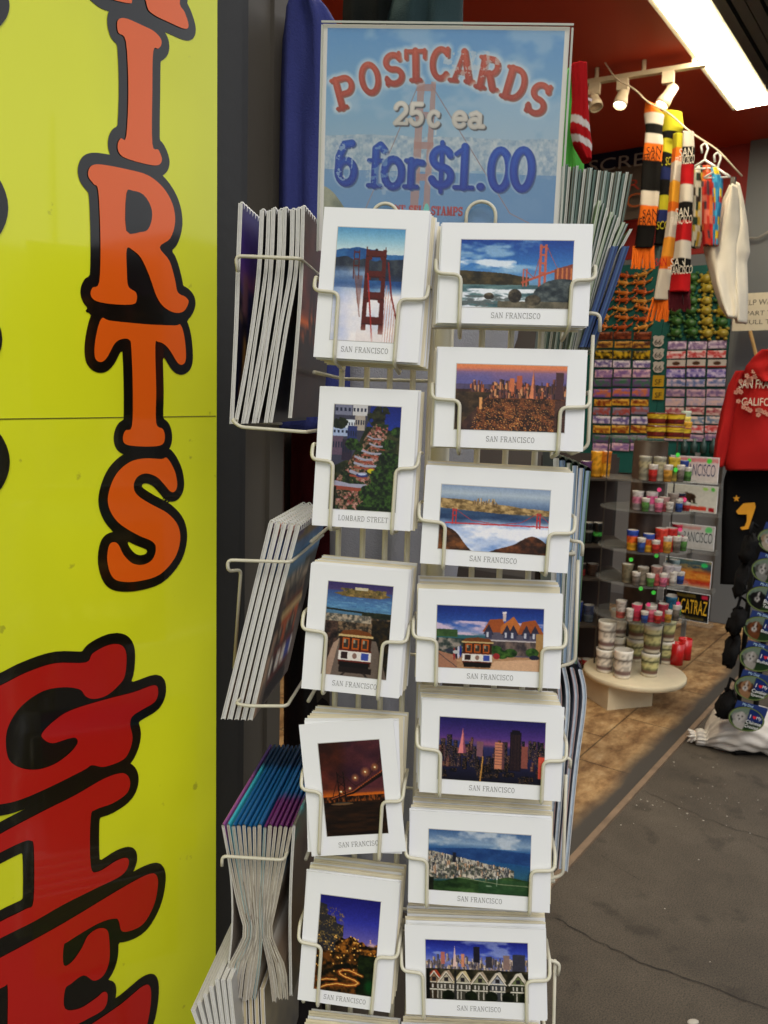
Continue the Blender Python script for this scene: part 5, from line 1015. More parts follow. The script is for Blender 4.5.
# scarves over the line
def bands(seq):
    tot = sum(q[0] for q in seq); e = np.cumsum([q[0] for q in seq]) / tot
    return lambda u, v: seq[int(np.searchsorted(e, min(v, .9999)))][1]
BK, WH, OR, YE, RD, BL, MA = (22, 21, 20), (206, 196, 180), (224, 108, 30), (178, 170, 40), (180, 26, 30), (36, 44, 90), (70, 18, 26)
def scarf(lab, rows, s, seq, fr, words, seed):
    n = 120; p0 = hs((rows[-1][1] + rows[-1][2]) / 2, rows[-1][0], s); t = thing('scarf', lab, 'scarf', p0, 'striped knitted scarves hanging from the line')
    part('knit', cloth_print(rows, pS(s), bands(seq), n=n, m=10, bulge=.03, fold=.013, fk=1.3, seed=seed), M_knit, t)
    y, xl, xr = rows[-1]; m = MB()
    for k in range(15):
        f_ = k / 14; a_ = hs(xl + (xr - xl) * f_, y - 2, s); b2 = hs(xl + (xr - xl) * f_ + random.uniform(-3, 3) - fr[2], y + fr[1] + random.uniform(-2, 2), s); m.tube([a_, (a_ + b_ * 0 + b2) / 2 + sd * random.uniform(-.01, .01), b2], .007, 5)
    part('fringe', m, fab('fringe_%d' % seed, fr[0]), t)
    if words:
        for (w_, x, yy, wd, colr) in words:
            m = MB(); add_text(m, w_, hs(x, yy, s - .045), -sn, UP, width=wd * .74, height=.042); part('lettering', m, fab('knit_letters_%d' % seed, words[0][4]), t)
scarf('lime and navy striped scarf behind the orange and black one', [(112, 660, 682), (128, 658, 684), (145, 660, 673), (200, 659, 672), (245, 655, 670)], 2.22, [(20, YE), (8, BK), (14, YE), (14, BK), (12, BL), (16, BK), (14, YE), (12, BL), (22, BK)], ((70, 84, 84), 20, 3), [('CISCO', 668, 161, .1, YE), ('SCO', 663, 225, .09, YE)], 2)
scarf('orange, black and white scarf with lettering, knotted at the top', [(104, 645, 655), (115, 644, 664), (130, 646, 662), (142, 645, 663), (170, 642, 661), (210, 640, 658), (248, 634, 653)], 2.15, [(10, OR), (10, WH), (10, BK), (9, WH), (16, OR), (30, BK), (14, WH), (18, OR), (22, BK)], (OR, 20, 2), [('SAN', 654, 150, .11, BK), ('FRAN', 652, 157, .12, BK), ('SAN', 650, 213, .11, BK), ('FRAN', 648, 221, .13, BK)], 1)
scarf('narrow orange and pale scarf between the lime and red ones', [(134, 673, 684), (150, 672, 683), (220, 667, 677), (300, 654, 669)], 2.12, [(14, YE), (14, OR), (20, WH), (20, (226, 160, 50)), (10, OR), (24, WH), (20, (226, 150, 50)), (12, OR), (30, WH)], (OR, 20, 5), [('SAN', 661, 262, .08, RD)], 3)
scarf('red, white and black scarf with lettering and maroon fringe', [(132, 683, 694), (150, 682, 695), (200, 679, 693), (250, 674, 691), (292, 669, 690)], 2.05, [(16, WH), (18, BK), (20, RD), (18, WH), (20, BK), (20, RD), (18, WH), (16, BK), (18, RD)], (MA, 18, 1), [('SAN', 686, 152, .09, WH), ('FRANCISCO', 685, 160, .13, WH), ('SAN', 682, 212, .09, WH), ('FRANCISCO', 681, 220, .15, WH), ('SAN', 678, 262, .1, WH), ('FRANCISCO', 680, 270, .17, WH)], 4)
m = MB()
kn = [((652, 118), 9, 15, OR), ((658, 132), 11, 10, WH), ((666, 126), 9, 10, BK), ((676, 128), 9, 13, YE)]
wl = [hs(x, y, 2.1) for x, y in ((560, 62), (590, 58), (601, 56), (616, 80), (634, 88), (648, 103), (668, 112), (690, 132), (718, 150), (742, 176))]
m = smooth(MB()); m.tube(rounded(wl, .05), .0045, 6); solo('clothes_line', m, mat('white_cord', (190, 176, 150), .6), 'thin pale wire strung under the ceiling holding scarves and shirts', 'clothes line')
# small tops and white trousers on hangers
M_hang = mat('white_plastic', (206, 206, 202), .35)
def hanger(x, y, s, lab, wd=13):
    m = smooth(MB()); P = lambda a, b_: hs(a, b_, s)
    m.tube(rounded([P(x - 2, y + 2), P(x - 3, y - 5), P(x + 2, y - 8), P(x + 4, y - 2), P(x + 1, y + 6), P(x + 1, y + 10)], .01), .006, 6); m.tube([P(x - wd, y + 18), P(x + 1, y + 9), P(x + wd, y + 17)], .007, 6); m.tube([P(x - wd, y + 18), P(x + wd, y + 17)], .005, 6)
    solo('hanger', m, M_hang, lab, 'hanger', 'white hangers on the line')
hanger(704, 151, 2.4, 'white plastic hanger holding the coral print top'); hanger(717, 160, 2.35, 'white plastic hanger holding the blue child shirt')
def spots(base, cols, seed):
    r = np.random.default_rng(seed); g = r.integers(0, len(cols) * 2, (40, 40))
    return lambda u, v: cols[g[int(v * 11), int(u * 5)]] if g[int(v * 11), int(u * 5)] < len(cols) else base
solo('tank_top', cloth_print([(166, 694, 703), (180, 692, 705), (235, 691, 703), (248, 690, 700)], pS(2.5), spots((200, 196, 180), [(40, 60, 50), (60, 50, 46), (190, 160, 60)], 1), bulge=.02), M_knit, 'grey patterned child top next to the red and black scarf', 'top')
solo('tank_top', cloth_print([(166, 703, 714), (182, 702, 716), (230, 702, 716), (246, 703, 719)], pS(2.42), spots((206, 66, 52), [(230, 130, 110), (200, 40, 50), (220, 120, 60), (90, 70, 80)], 2), bulge=.02), M_knit, 'coral red print child top hanging on the line', 'top')
solo('child_shirt', cloth_print([(168, 711, 718), (180, 712, 723), (200, 713, 722), (246, 713, 717)], pS(2.36), spots((54, 130, 176), [(70, 160, 200), (220, 190, 40), (40, 90, 130), (190, 60, 50)], 3), bulge=.02), M_knit, 'blue child shirt with yellow marks hanging on the line', 'shirt')
sw = thing('sweatpants', 'white sweatpants clipped to the end of the line', 'trousers', hs(735, 322, 2.5)); M_fl = fab('white_fleece', (216, 208, 190))
part('trouser_leg', cloth([(186, 730, 737), (200, 722, 739), (222, 712, 740), (248, 703, 737), (262, 706, 736), (285, 712, 736), (306, 719, 738), (318, 727, 737)], pS(2.47), n=50, bulge=.045, fold=.018, fk=2.2, seed=4), M_fl, sw)
part('trouser_leg', cloth([(184, 731, 740), (200, 730, 744), (225, 729, 748), (252, 728, 750), (262, 728, 747), (290, 731, 748), (310, 734, 747), (323, 736, 746)], pS(2.54), n=50, bulge=.05, fold=.016, fk=2.0, seed=9), M_fl, sw)
solo('clip', MB().box(hs(733, 184, 2.48), -sn * .012, UP * .035, sd * .012), mat('dark_clip', (60, 54, 44), .5), 'small dark clip gripping the white sweatpants', 'clip')

# dark banner on the wall
bn = thing('wall_banner', 'dark navy banner with large pale letters behind the green booklets', 'banner', hs(612, 210, 3.6))
def wbox(mb, x0, y0, x1, y1, s, th=.012):
    a_, b2, c_ = hs(x0, y0, s), hs(x1, y0, s), hs(x0, y1, s); ex_ = (b2 - a_) / 2; ey_ = UP * np.dot(c_ - a_, UP) / 2; ex_ = -sn * np.dot(ex_, -sn)
    mb.box(a_ + ex_ + ey_, ex_, ey_, sd * th); return a_ + ex_ + ey_, ex_, ey_
m = MB(); wbox(m, 583, 152, 652, 172, 3.6); part('cloth', m, fab('navy_cloth', (22, 24, 46)), bn); m = MB(); wbox(m, 583, 173, 652, 225, 3.62); part('lower_cloth', m, fab('dim_cloth', (90, 80, 70)), bn)
m = MB(); add_text(m, 'SCRE', hs(616, 163, 3.57), -sn, UP, width=.42, height=.09); part('lettering', m, mat('dull_white', (130, 124, 116), .8), bn)
m = MB(); add_text(m, 'JR', hs(630, 187, 3.57), -sn, UP, width=.15, height=.1); part('red_lettering', m, mat('dull_red', (150, 50, 34), .8), bn)
m = MB(); add_text(m, 'SC', hs(628, 201, 3.57), -sn, UP, width=.2, height=.1); part('orange_lettering', m, mat('dull_orange', (160, 80, 34), .8), bn)

# ------------------------------------------------------------------ souvenir boards on the side wall
SB = 3.86
for x0, x1, y0, y1, lab in ((590, 667, 268, 470, 'teal souvenir board carrying orange lizards and mini plates'), (667.5, 735, 268, 455, 'teal souvenir board carrying green turtles and picture magnets')):
    m = MB(); wbox(m, x0, y0, x1, y1, SB, .01); solo('souvenir_board', m, mat('teal_board', (10, 92, 84), .7, var=.1), lab, 'display board')
def plate_img(kind, seed):
    r = random.Random(seed); c = Cv(20, 10, 2)
    base = {0: (130, 66, 40), 1: (176, 130, 50), 2: (40, 34, 20), 3: (200, 190, 200), 4: (190, 160, 170), 5: (90, 70, 110), 6: (110, 84, 150), 7: (190, 150, 50), 8: (110, 110, 130), 10: (190, 176, 190), 11: (200, 180, 180), 12: (206, 200, 190), 13: (90, 80, 150), 14: (180, 164, 170), 15: (170, 140, 150), 16: (150, 140, 160), 17: (180, 160, 150), 18: (190, 170, 160)}[kind]
    c.grad([(0, tuple(min(255, v * 1.15) for v in base)), (1, base)]); n = c.noise(7, 4, seed)
    acc = {0: (60, 30, 24), 1: (70, 40, 40), 2: (206, 170, 40), 3: (90, 80, 140), 4: (120, 90, 150), 5: (60, 110, 80), 6: (200, 110, 60), 7: (110, 40, 30), 8: (160, 70, 60), 10: (120, 96, 140), 11: (190, 60, 60), 12: (190, 60, 50), 13: (200, 190, 210), 14: (90, 110, 160), 15: (110, 90, 130), 16: (200, 170, 160), 17: (150, 60, 70), 18: (90, 120, 150)}[kind]
    c.mix((n > .54) * .85, acc); c.rect(.1, .35, .9, .65, acc, .55); c.rect(0, .88, 1, 1, tuple(v * .6 for v in base), .7); c.rect(.15, .1, .85, .22, (220, 210, 200), .35); c.a = np.clip(c.a * 1.18, 0, 255)
    if kind == 12: c.grad([(0, (214, 208, 198)), (1, (214, 208, 198))]); c.ell(.5, .48, .2, .22, (90, 60, 44)); c.rect(0, .82, 1, 1, (180, 50, 44))
    return c.out(0)
DESC = {0: 'brown', 1: 'tan and gold', 2: 'black and yellow', 3: 'white and violet', 4: 'pale pink', 5: 'purple and green', 6: 'violet and orange', 7: 'gold', 8: 'grey and red', 10: 'pale lilac', 11: 'white and red', 12: 'white bear', 13: 'violet blue', 14: 'blue lettered', 15: 'mauve', 16: 'grey lilac', 17: 'beige and crimson', 18: 'beige and blue'}
colw = ['inner', 'middle', 'outer']
def magnet(x0, y0, x1, y1, kind, lab, grp, seed):
    t_mb = MB(); o_, ex_, ey_ = wbox(t_mb, x0, y0, x1, y1, SB - .018, .004); t = thing('magnet', lab, 'magnet', o_ + ey_, grp); part('backing', t_mb, mat('magnet_backing', (70, 66, 62), .6), t)
    img = plate_img(kind, seed); m = print_grid(MB(), img, o_ - ex_ * .96 - ey_ * .94 - sd * .0045, ex_ * 1.92, ey_ * 1.88); part('printed_face', m, M_print, t)
for r_, (y0, y1, kd) in enumerate([(332, 340, 0), (341.5, 348.5, 1), (350, 359, 2), (360.5, 368, 3), (369, 377.5, 4), (379, 387, 5), (388.5, 397, 6), (398.5, 405.5, 7), (407, 415, 8), (416, 424, 3), (425, 433, 7), (434, 442, 5), (443, 451, 4)]):
    for c_ in range(3):
        x0 = 595.5 - .25 * r_ + c_ * 19 + random.uniform(-.7, .7); q_ = random.uniform(-.6, .6); magnet(x0, y0 + q_, x0 + 18, y1 + q_, kd, f'{DESC[kd]} mini plate, {colw[c_]} one of three in its row on the lizard board', 'mini plates on the lizard board', r_ * 7 + c_)
for r_, (y0, y1, kd) in enumerate([(341, 349.5, 10), (350.5, 358.5, 11), (359.5, 367.5, 12), (369, 378, 13), (379, 387, 14), (388.5, 396.5, 15), (397.5, 406, 16), (407, 415, 17), (416, 424, 18), (425, 433, 11), (434, 441, 15)]):
    for c_ in range(3):
        x0 = 667.8 - .3 * r_ + c_ * 20.2 + random.uniform(-.5, .5); q_ = random.uniform(-.6, .6); magnet(x0, y0 + q_, x0 + 19.2, y1 + q_, kd, f'{DESC[kd]} picture magnet, {colw[c_]} one of three in its row on the turtle board', 'picture magnets on the turtle board', 100 + r_ * 7 + c_)
for k, (y, yl) in enumerate([(341, 0), (354, 0), (367, 0), (381, 1), (394, 1)]):
    m = MB(); o_ = hs(658.5, y, SB - .02); h_ = .042
    shp = [(-1, .8), (-.6, 1), (0, .85), (.6, 1), (1, .8), (.85, .2), (1, -.3), (.6, -.9), (0, -1.05), (-.6, -.9), (-1, -.3), (-.85, .2)] if not yl else [(-1, 1), (1, 1), (1, -1), (-1, -1)]
    m.prism([o_ - sn * -a_ * h_ + UP * b2 * h_ for a_, b2 in shp][::-1], -sd * .006); t = thing('shield_magnet' if not yl else 'sign_magnet', ('white shield' if not yl else 'yellow and black square') + f' magnet, {ordn[k]} from the top between the two boards', 'magnet', o_ - UP * h_, 'magnets in a column between the boards')
    part('plate', m, mat('shield_white', (196, 190, 180), .5) if not yl else mat('road_yellow', (200, 160, 30), .5), t); m = MB(); add_text(m, '66' if not yl else 'SF', o_ - sd * .008 - UP * .008, -sn, UP, height=.04); part('lettering', m, M_black, t)
def toy(kind, x, y, lab, grp, colr, seed, sc=1.0):
    r = random.Random(seed); o_ = hs(x, y, SB - .03); a = r.uniform(-.3, .3); e1 = (-sn * math.cos(a) + UP * math.sin(a)) * sc; e2 = (sn * math.sin(a) + UP * math.cos(a)) * sc; e3 = sd * sc; m = smooth(MB())
    if kind == 'lizard':
        m.ellipsoid(o_, e1 * .052, e2 * .017, e3 * .014, 8, 6); m.ellipsoid(o_ - e1 * .06 + e2 * .006, e1 * .02, e2 * .013, e3 * .012, 8, 5); m.tube([o_ + e1 * .045, o_ + e1 * .075 + e2 * .012, o_ + e1 * .085 + e2 * .03], [.009 * sc, .006 * sc, .002 * sc], 6)
        for q in (-.03, .03):
            for g_ in (-1, 1): m.tube([o_ + e1 * q, o_ + e1 * (q - .012) + e2 * g_ * .028, o_ + e1 * (q - .024) + e2 * g_ * .03], [.007 * sc, .005 * sc, .005 * sc], 5)
    else:
        m.ellipsoid(o_, e1 * .042, e2 * .032, e3 * .024, 9, 6); m.ellipsoid(o_ - e1 * .05, e1 * .017, e2 * .013, e3 * .013, 7, 5)
        for q in (-.026, .026):
            for g_ in (-1, 1): m.ellipsoid(o_ + e1 * q + e2 * g_ * .034, e1 * .016, e2 * .014, e3 * .008, 6, 4)
    solo('toy_' + kind, m, mat(f'toy_{kind}_{colr[0]}', colr, .4, var=.45, scale=30), lab, 'toy', grp)
for r_ in range(7):
    for c_ in range(3): toy('lizard', 604 + 19 * c_ + random.uniform(-1.5, 1.5), 275 + 8.6 * r_ + random.uniform(-1, 1), f'orange toy lizard, {ordn[r_]} row down, {colw[c_]} of its row on the lizard board', 'orange toy lizards', [(214, 120, 40), (200, 90, 34), (224, 150, 60)][(r_ + c_) % 3], r_ * 3 + c_)
for r_ in range(6):
    for c_ in range(4): 
        yl = c_ == 2 or (c_ == 3 and r_ % 2); toy('turtle', 676 + 15.5 * c_ + random.uniform(-1.2, 1.2), 278 + 11 * r_ + random.uniform(-1, 1), f'{"olive yellow" if yl else "green"} toy turtle, {ordn[r_]} row down, {ordn[c_]} across on the turtle board', 'toy turtles', (170, 150, 50) if yl else (60, 104, 46), 50 + r_ * 4 + c_, 1.05)
# small bottles under the turtle board
for k in range(5):
    p = hs(684 + 9.5 * k, 453, SB - .05); m = smooth(MB()); m.lathe(p, [(0, 0), (.024, 0), (.026, .06), (.012, .085), (.011, .11), (0, .11)], 10, cap=False); solo('souvenir_bottle', m, mat('dim_glass', (60, 84, 80), .2), f'small dim bottle, {ordn[k]} of five under the turtle board', 'bottle', 'bottles under the turtle board')

# ------------------------------------------------------------------ spinner display with shot glasses and cups
AX = gz(634, 676, .14); AX2 = V(AX[0], AX[1], 0)
disp = thing('spinner_display', 'acrylic tiered spinner display full of shot glasses on a round cream base', 'display stand', AX2)
M_acr = clear_mat('acrylic', (.95, .96, .95), .08, .05); M_cream = mat('cream_laminate', (206, 192, 160), .45)
m = smooth(MB()); m.lathe(AX2, [(0, .14), (.262, .14), (.267, .147), (.267, .163), (.262, .17), (0, .17)], 48, cap=False); part('round_base', m, M_cream, disp)
m = MB(); m.box(AX2 + UP * .07 - ax * .09, V(.13, .04, 0), V(-.04, .13, 0), UP * .069); part('plinth', m, M_cream, disp)
TIER = []
for y in (437, 478, 507, 546, 578, 613): TIER.append(hY(640, y, AX[1])[2])
for z_ in TIER:
    m = MB(); m.lathe(V(AX[0], AX[1], z_ - .006), [(0, 0), (.235, 0), (.235, .006), (0, .006)], 40, cap=False); part('shelf', m, M_acr, disp)
m = smooth(MB()); m.lathe(V(AX[0], AX[1], 0), [(0, TIER[5]), (.085, TIER[5]), (.085, TIER[0] - .02), (0, TIER[0] - .02)], 20, cap=False); part('core', m, mat('core_brown', (74, 58, 48), .5, var=.5, scale=24), disp)
for a in (.2, 1.2, 2.2):
    m = MB(); p = V(AX[0] + .22 * math.cos(a + .4), AX[1] + .22 * math.sin(a + .4), 0); m.tube([p + UP * .17, p + UP * TIER[0]], .004, 6); part('rod', m, mat('dark_rod', (60, 54, 48), .4), disp)
def on_tier(x, ti, r=.17):
    z_ = TIER[ti]; lx = (x - 634) / FPX * AX[1]; lx = max(-r, min(r, lx)); return V(AX[0] + lx, AX[1] - math.sqrt(max(r * r - lx * lx, 0)), z_ + .0015)
def cup_c(zs, fn, n=18):
    return zs, fn
def cup(name, cat, lab, grp, p, r0, r1, h, cols, n=16, rough=.3, seed=0, clear=False):
    """open cup, colour changing with height; cols = [(height fraction, colour)]"""
    m = smooth(MB()); prof = [(0.001, .002), (r0, 0)]; K = 12
    for k in range(1, K + 1): prof.append((r0 + (r1 - r0) * k / K, h * k / K))
    prof += [(r1 - .004, h), (r0 - .004, .02), (0.001, .02)]
    m.lathe(p, prof, n, cap=False); r = np.random.default_rng(seed); c = []; sp = r.random((14, n))
    for k, (rr, hh) in enumerate(prof):
        f_ = hh / h; i = len(prof) - 3
        for a in range(n):
            if k >= i: c.append(s2l((222, 214, 200)) * .7); continue
            cc = cols[-1][1]
            for hf, q in cols:
                if f_ <= hf: cc = q; break
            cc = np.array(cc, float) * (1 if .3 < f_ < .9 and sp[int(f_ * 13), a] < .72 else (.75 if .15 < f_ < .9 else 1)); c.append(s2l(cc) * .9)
    m.c = np.array(c); return solo(name, m, M_glaze, lab, cat, grp)
M_glaze = print_mat('glazed_print', .25)
# yellow noodle cups on the top tier
YC = [(.12, (200, 160, 40)), (.5, (120, 40, 30)), (.62, (226, 196, 60)), (.9, (226, 190, 50)), (1, (120, 60, 30))]
gy = 'yellow mugs on the top tier'
k = 0
for x, ht_, st in ((628, .062, 0), (646, .062, 0), (628, .062, 1), (646, .062, 1), (655, .055, 0)):
    p = on_tier(x, 0, .16) + UP * (.064 * st); cup('souvenir_mug', 'mug', f'yellow and brown souvenir mug, {["lower","upper"][st]} one {"at the outer end" if x < 630 else "in the middle" if x < 650 else "behind the pair"} of the top tier', gy, p, .042, .05, ht_, YC, seed=k); k += 1
for x, h_, cl, lab in ((662, .085, [(.6, (220, 90, 50)), (1, (214, 160, 50))], 'orange tumbler with pink price dot on the top tier'), (672, .11, [(.2, (90, 160, 170)), (.7, (214, 180, 60)), (1, (230, 206, 90))], 'tall yellow and turquoise tumbler on the top tier'), (680, .14, [(1, (176, 186, 168))], 'pale frosted tumbler at the end of the top tier')):
    cup('tumbler', 'tumbler', lab, 'tumblers on the top tier', on_tier(x, 0, .17), .02, .026, h_, cl, seed=k); k += 1
GLS = [(.08, (170, 170, 160)), (.5, (150, 146, 126)), (.8, (176, 166, 130)), (1, (140, 136, 120))]
T1 = [(620, .1, .026, GLS, 'clear patterned glass tumbler'), (633, .1, .026, GLS, 'clear glass tumbler with seeds'), (648, .1, .024, [(.3, (176, 150, 70)), (.6, (110, 140, 50)), (1, (200, 170, 60))], 'gold and green tumbler'), (660, .085, .024, [(.25, (90, 110, 60)), (.6, (150, 150, 110)), (1, (40, 60, 130))], 'blue rimmed tumbler'), (669, .07, .022, [(.5, (206, 196, 176)), (1, (176, 170, 150))], 'white tumbler with brown bear'), (678, .08, .022, [(.4, (196, 190, 170)), (1, (150, 150, 120))], 'pale tumbler with green sticker')]
T2 = [(616, .08, .024, [(.4, (150, 140, 140)), (.7, (206, 120, 150)), (1, (190, 184, 180))], 'frosted shot glass with pink dot'), (628, .08, .024, [(.4, (160, 150, 150)), (.75, (214, 90, 140)), (1, (190, 180, 180))], 'frosted shot glass with large pink label'), (640, .06, .022, [(.5, (150, 60, 66)), (1, (160, 120, 116))], 'rose tinted shot glass'), (650, .075, .022, [(.5, (110, 96, 86)), (1, (140, 126, 116))], 'smoky shot glass'), (661, .05, .024, [(.4, (40, 44, 90)), (.7, (190, 60, 120)), (1, (40, 50, 110))], 'squat navy shot glass'), (672, .065, .026, [(.5, (30, 26, 34)), (.75, (170, 50, 60)), (1, (30, 26, 50))], 'black and red shot glass')]
T3 = [(614, .085, .024, [(.35, (220, 160, 40)), (.7, (226, 100, 40)), (1, (40, 70, 160))], 'shot glass in blue, orange and yellow bands'), (628, .075, .024, [(.35, (220, 160, 40)), (.7, (200, 90, 40)), (1, (40, 70, 150))], 'shorter shot glass in blue and orange bands'), (640, .1, .026, [(.5, (190, 40, 34)), (1, (200, 60, 46))], 'red tumbler'), (651, .1, .026, [(.6, (196, 46, 36)), (1, (176, 40, 36))], 'deep red tumbler with star'), (661, .085, .024, [(.4, (90, 150, 80)), (.8, (206, 110, 130)), (1, (170, 160, 150))], 'green and pink sticker glass'), (672, .07, .024, [(.5, (150, 130, 120)), (1, (176, 150, 140))], 'tan glass with dark bear'), (683, .1, .022, [(.5, (170, 30, 50)), (1, (190, 40, 60))], 'crimson glass')]
T4 = [(612, .08, .024, [(1, (120, 112, 90))], 'dim olive glass'), (625, .075, .024, [(1, (130, 120, 104))], 'dim amber glass with green dot'), (638, .08, .024, [(.6, (186, 80, 80)), (1, (150, 110, 100))], 'coral glass'), (650, .085, .024, [(.4, (170, 80, 80)), (.6, (206, 190, 190)), (1, (170, 160, 160))], 'white glass with red lower band'), (660, .075, .026, [(.6, (196, 180, 180)), (1, (176, 170, 170))], 'white shot glass with pink mark'), (671, .085, .022, [(1, (130, 150, 150))], 'grey blue glass')]
T5 = [(609, .075, .022, [(.4, (190, 90, 80)), (.6, (200, 190, 180)), (1, (180, 170, 160))], 'white cup with red band'), (622, .07, .022, [(.5, (170, 40, 60)), (1, (200, 60, 90))], 'crimson cup with green dot'), (635, .07, .024, [(.5, (180, 60, 80)), (.8, (220, 120, 140)), (1, (190, 180, 170))], 'pink and white cup'), (648, .075, .022, [(.6, (180, 50, 70)), (1, (150, 40, 60))], 'dark pink cup'), (658, .1, .024, [(.6, (30, 110, 130)), (1, (30, 90, 120))], 'turquoise cup'), (668, .06, .022, [(.6, (200, 60, 100)), (1, (180, 50, 80))], 'raspberry cup'), (678, .085, .022, [(1, (120, 50, 70))], 'dim maroon cup')]
tn = ['second', 'third', 'fourth', 'fifth', 'sixth']
for ti, row in enumerate((T1, T2, T3, T4, T5)):
    for j, (x, h_, r_, cl, lab) in enumerate(row):
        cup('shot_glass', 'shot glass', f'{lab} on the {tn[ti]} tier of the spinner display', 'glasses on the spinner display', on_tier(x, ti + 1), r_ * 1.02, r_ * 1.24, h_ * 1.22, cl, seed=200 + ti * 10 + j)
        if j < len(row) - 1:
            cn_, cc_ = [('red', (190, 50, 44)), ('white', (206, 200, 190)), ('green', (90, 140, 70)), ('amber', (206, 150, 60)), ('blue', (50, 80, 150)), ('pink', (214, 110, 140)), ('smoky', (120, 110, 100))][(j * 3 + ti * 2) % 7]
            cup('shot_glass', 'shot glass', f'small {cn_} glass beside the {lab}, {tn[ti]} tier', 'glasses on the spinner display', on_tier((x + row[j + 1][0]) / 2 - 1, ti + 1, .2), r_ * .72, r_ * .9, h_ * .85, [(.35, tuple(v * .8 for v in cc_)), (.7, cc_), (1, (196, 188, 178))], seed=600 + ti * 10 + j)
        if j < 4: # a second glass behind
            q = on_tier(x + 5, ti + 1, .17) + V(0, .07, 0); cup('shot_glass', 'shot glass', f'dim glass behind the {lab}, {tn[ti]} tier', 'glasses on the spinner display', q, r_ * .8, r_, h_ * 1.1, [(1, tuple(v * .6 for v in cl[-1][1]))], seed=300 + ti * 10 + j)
# price dots
for k, (x, y, ti, c_) in enumerate([(648, 454, 1, 0), (677, 460, 1, 0), (647, 469, 1, 0), (632, 489, 2, 1), (661, 499, 2, 1), (657, 537, 3, 0), (658, 529, 3, 1), (634, 555, 4, 0), (612, 559, 4, 0), (622, 588, 5, 0), (634, 592, 5, 0), (630, 604, 5, 1), (664, 603, 5, 1)]):
    p = on_tier(x, ti, .205); p[2] = hY(x, y, p[1])[2]; m = MB(); m.lathe(p, [(0, 0), (.011, 0), (.011, .002), (0, .002)], 10, axis=V(0, -1, 0), cap=False); solo('price_dot', m, mat('neon_green', (70, 220, 70), .5) if not c_ else mat('neon_pink', (240, 70, 130), .5), f'{"green" if not c_ else "pink"} price sticker on the {tn[ti - 1]} tier, {ordn[k]} counted from the top', 'sticker', 'price stickers on the glasses')
# cups stacked on the round base
WHC = [(.1, (236, 228, 212)), (.3, (160, 126, 120)), (.42, (236, 226, 210)), (.6, (226, 216, 200)), (.7, (120, 110, 100)), (1, (240, 234, 220))]
GRC = [(.1, (226, 216, 190)), (.25, (150, 110, 90)), (.4, (130, 134, 84)), (.62, (214, 206, 140)), (.72, (90, 96, 66)), (.9, (222, 214, 160)), (1, (236, 228, 206))]
for j, (x, y, n_, cl, lab) in enumerate([(616, 657, 2, WHC, 'white cup in the rear stack nearest the shelves'), (634, 660, 2, GRC, 'green cup in the middle stack'), (644, 650, 2, GRC, 'green cup in the rear middle stack'), (664, 662, 2, GRC, 'green cup in the stack by the red mugs'), (604, 671, 2, WHC, 'white cup in the outermost stack'), (649, 675, 2, GRC, 'green cup in the front stack'), (622, 677, 1, WHC, 'white cup standing singly at the front')]):
    p = gz(x, y, .1705)
    for k in range(n_):
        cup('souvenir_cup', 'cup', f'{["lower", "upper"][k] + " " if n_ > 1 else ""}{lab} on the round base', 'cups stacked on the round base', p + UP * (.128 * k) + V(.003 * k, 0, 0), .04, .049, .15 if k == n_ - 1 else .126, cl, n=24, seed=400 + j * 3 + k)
for j, (x, y, lab) in enumerate([(676, 664, 'red mug at the front of the round base'), (684, 659, 'red mug half hidden behind the other red mug')]):
    p = gz(x, y, .1705); t = thing('red_mug', lab, 'mug', p, 'red mugs on the round base'); m = smooth(MB()); m.lathe(p, [(0, 0), (.036, 0), (.038, .12), (.034, .12), (.03, .01), (0, .01)], 20, cap=False); part('body', m, mat('red_glaze', (190, 28, 26), .25), t)
    m = smooth(MB()); m.tube([p + V(.01, .034, .1), p + V(.014, .062, .09), p + V(.014, .066, .05), p + V(.01, .035, .025)], .006, 8); part('handle', m, mat('red_glaze', (190, 28, 26), .25), t)

# darker display to the side of it
AXB = hY(588, 650, AX[1] + .55); dd = thing('shelf_stand', 'dim second souvenir stand half hidden behind the brochures', 'display stand', V(AXB[0], AXB[1], 0))
zt = [hY(588, y, AXB[1] - .2)[2] for y in (478, 545, 578, 625, 680)]
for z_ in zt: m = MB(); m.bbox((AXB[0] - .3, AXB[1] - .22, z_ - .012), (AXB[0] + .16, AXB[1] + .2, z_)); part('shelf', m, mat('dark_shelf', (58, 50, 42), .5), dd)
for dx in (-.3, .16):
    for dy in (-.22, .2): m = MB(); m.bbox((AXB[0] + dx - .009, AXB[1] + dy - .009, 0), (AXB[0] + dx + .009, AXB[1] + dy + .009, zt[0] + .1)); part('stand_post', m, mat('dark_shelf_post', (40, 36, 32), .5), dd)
m = MB(); m.bbox((AXB[0] - .29, AXB[1] + .185, 0), (AXB[0] + .15, AXB[1] + .198, zt[0] + .12)); part('back_panel', m, mat('dim_back', (46, 34, 28), .7), dd)
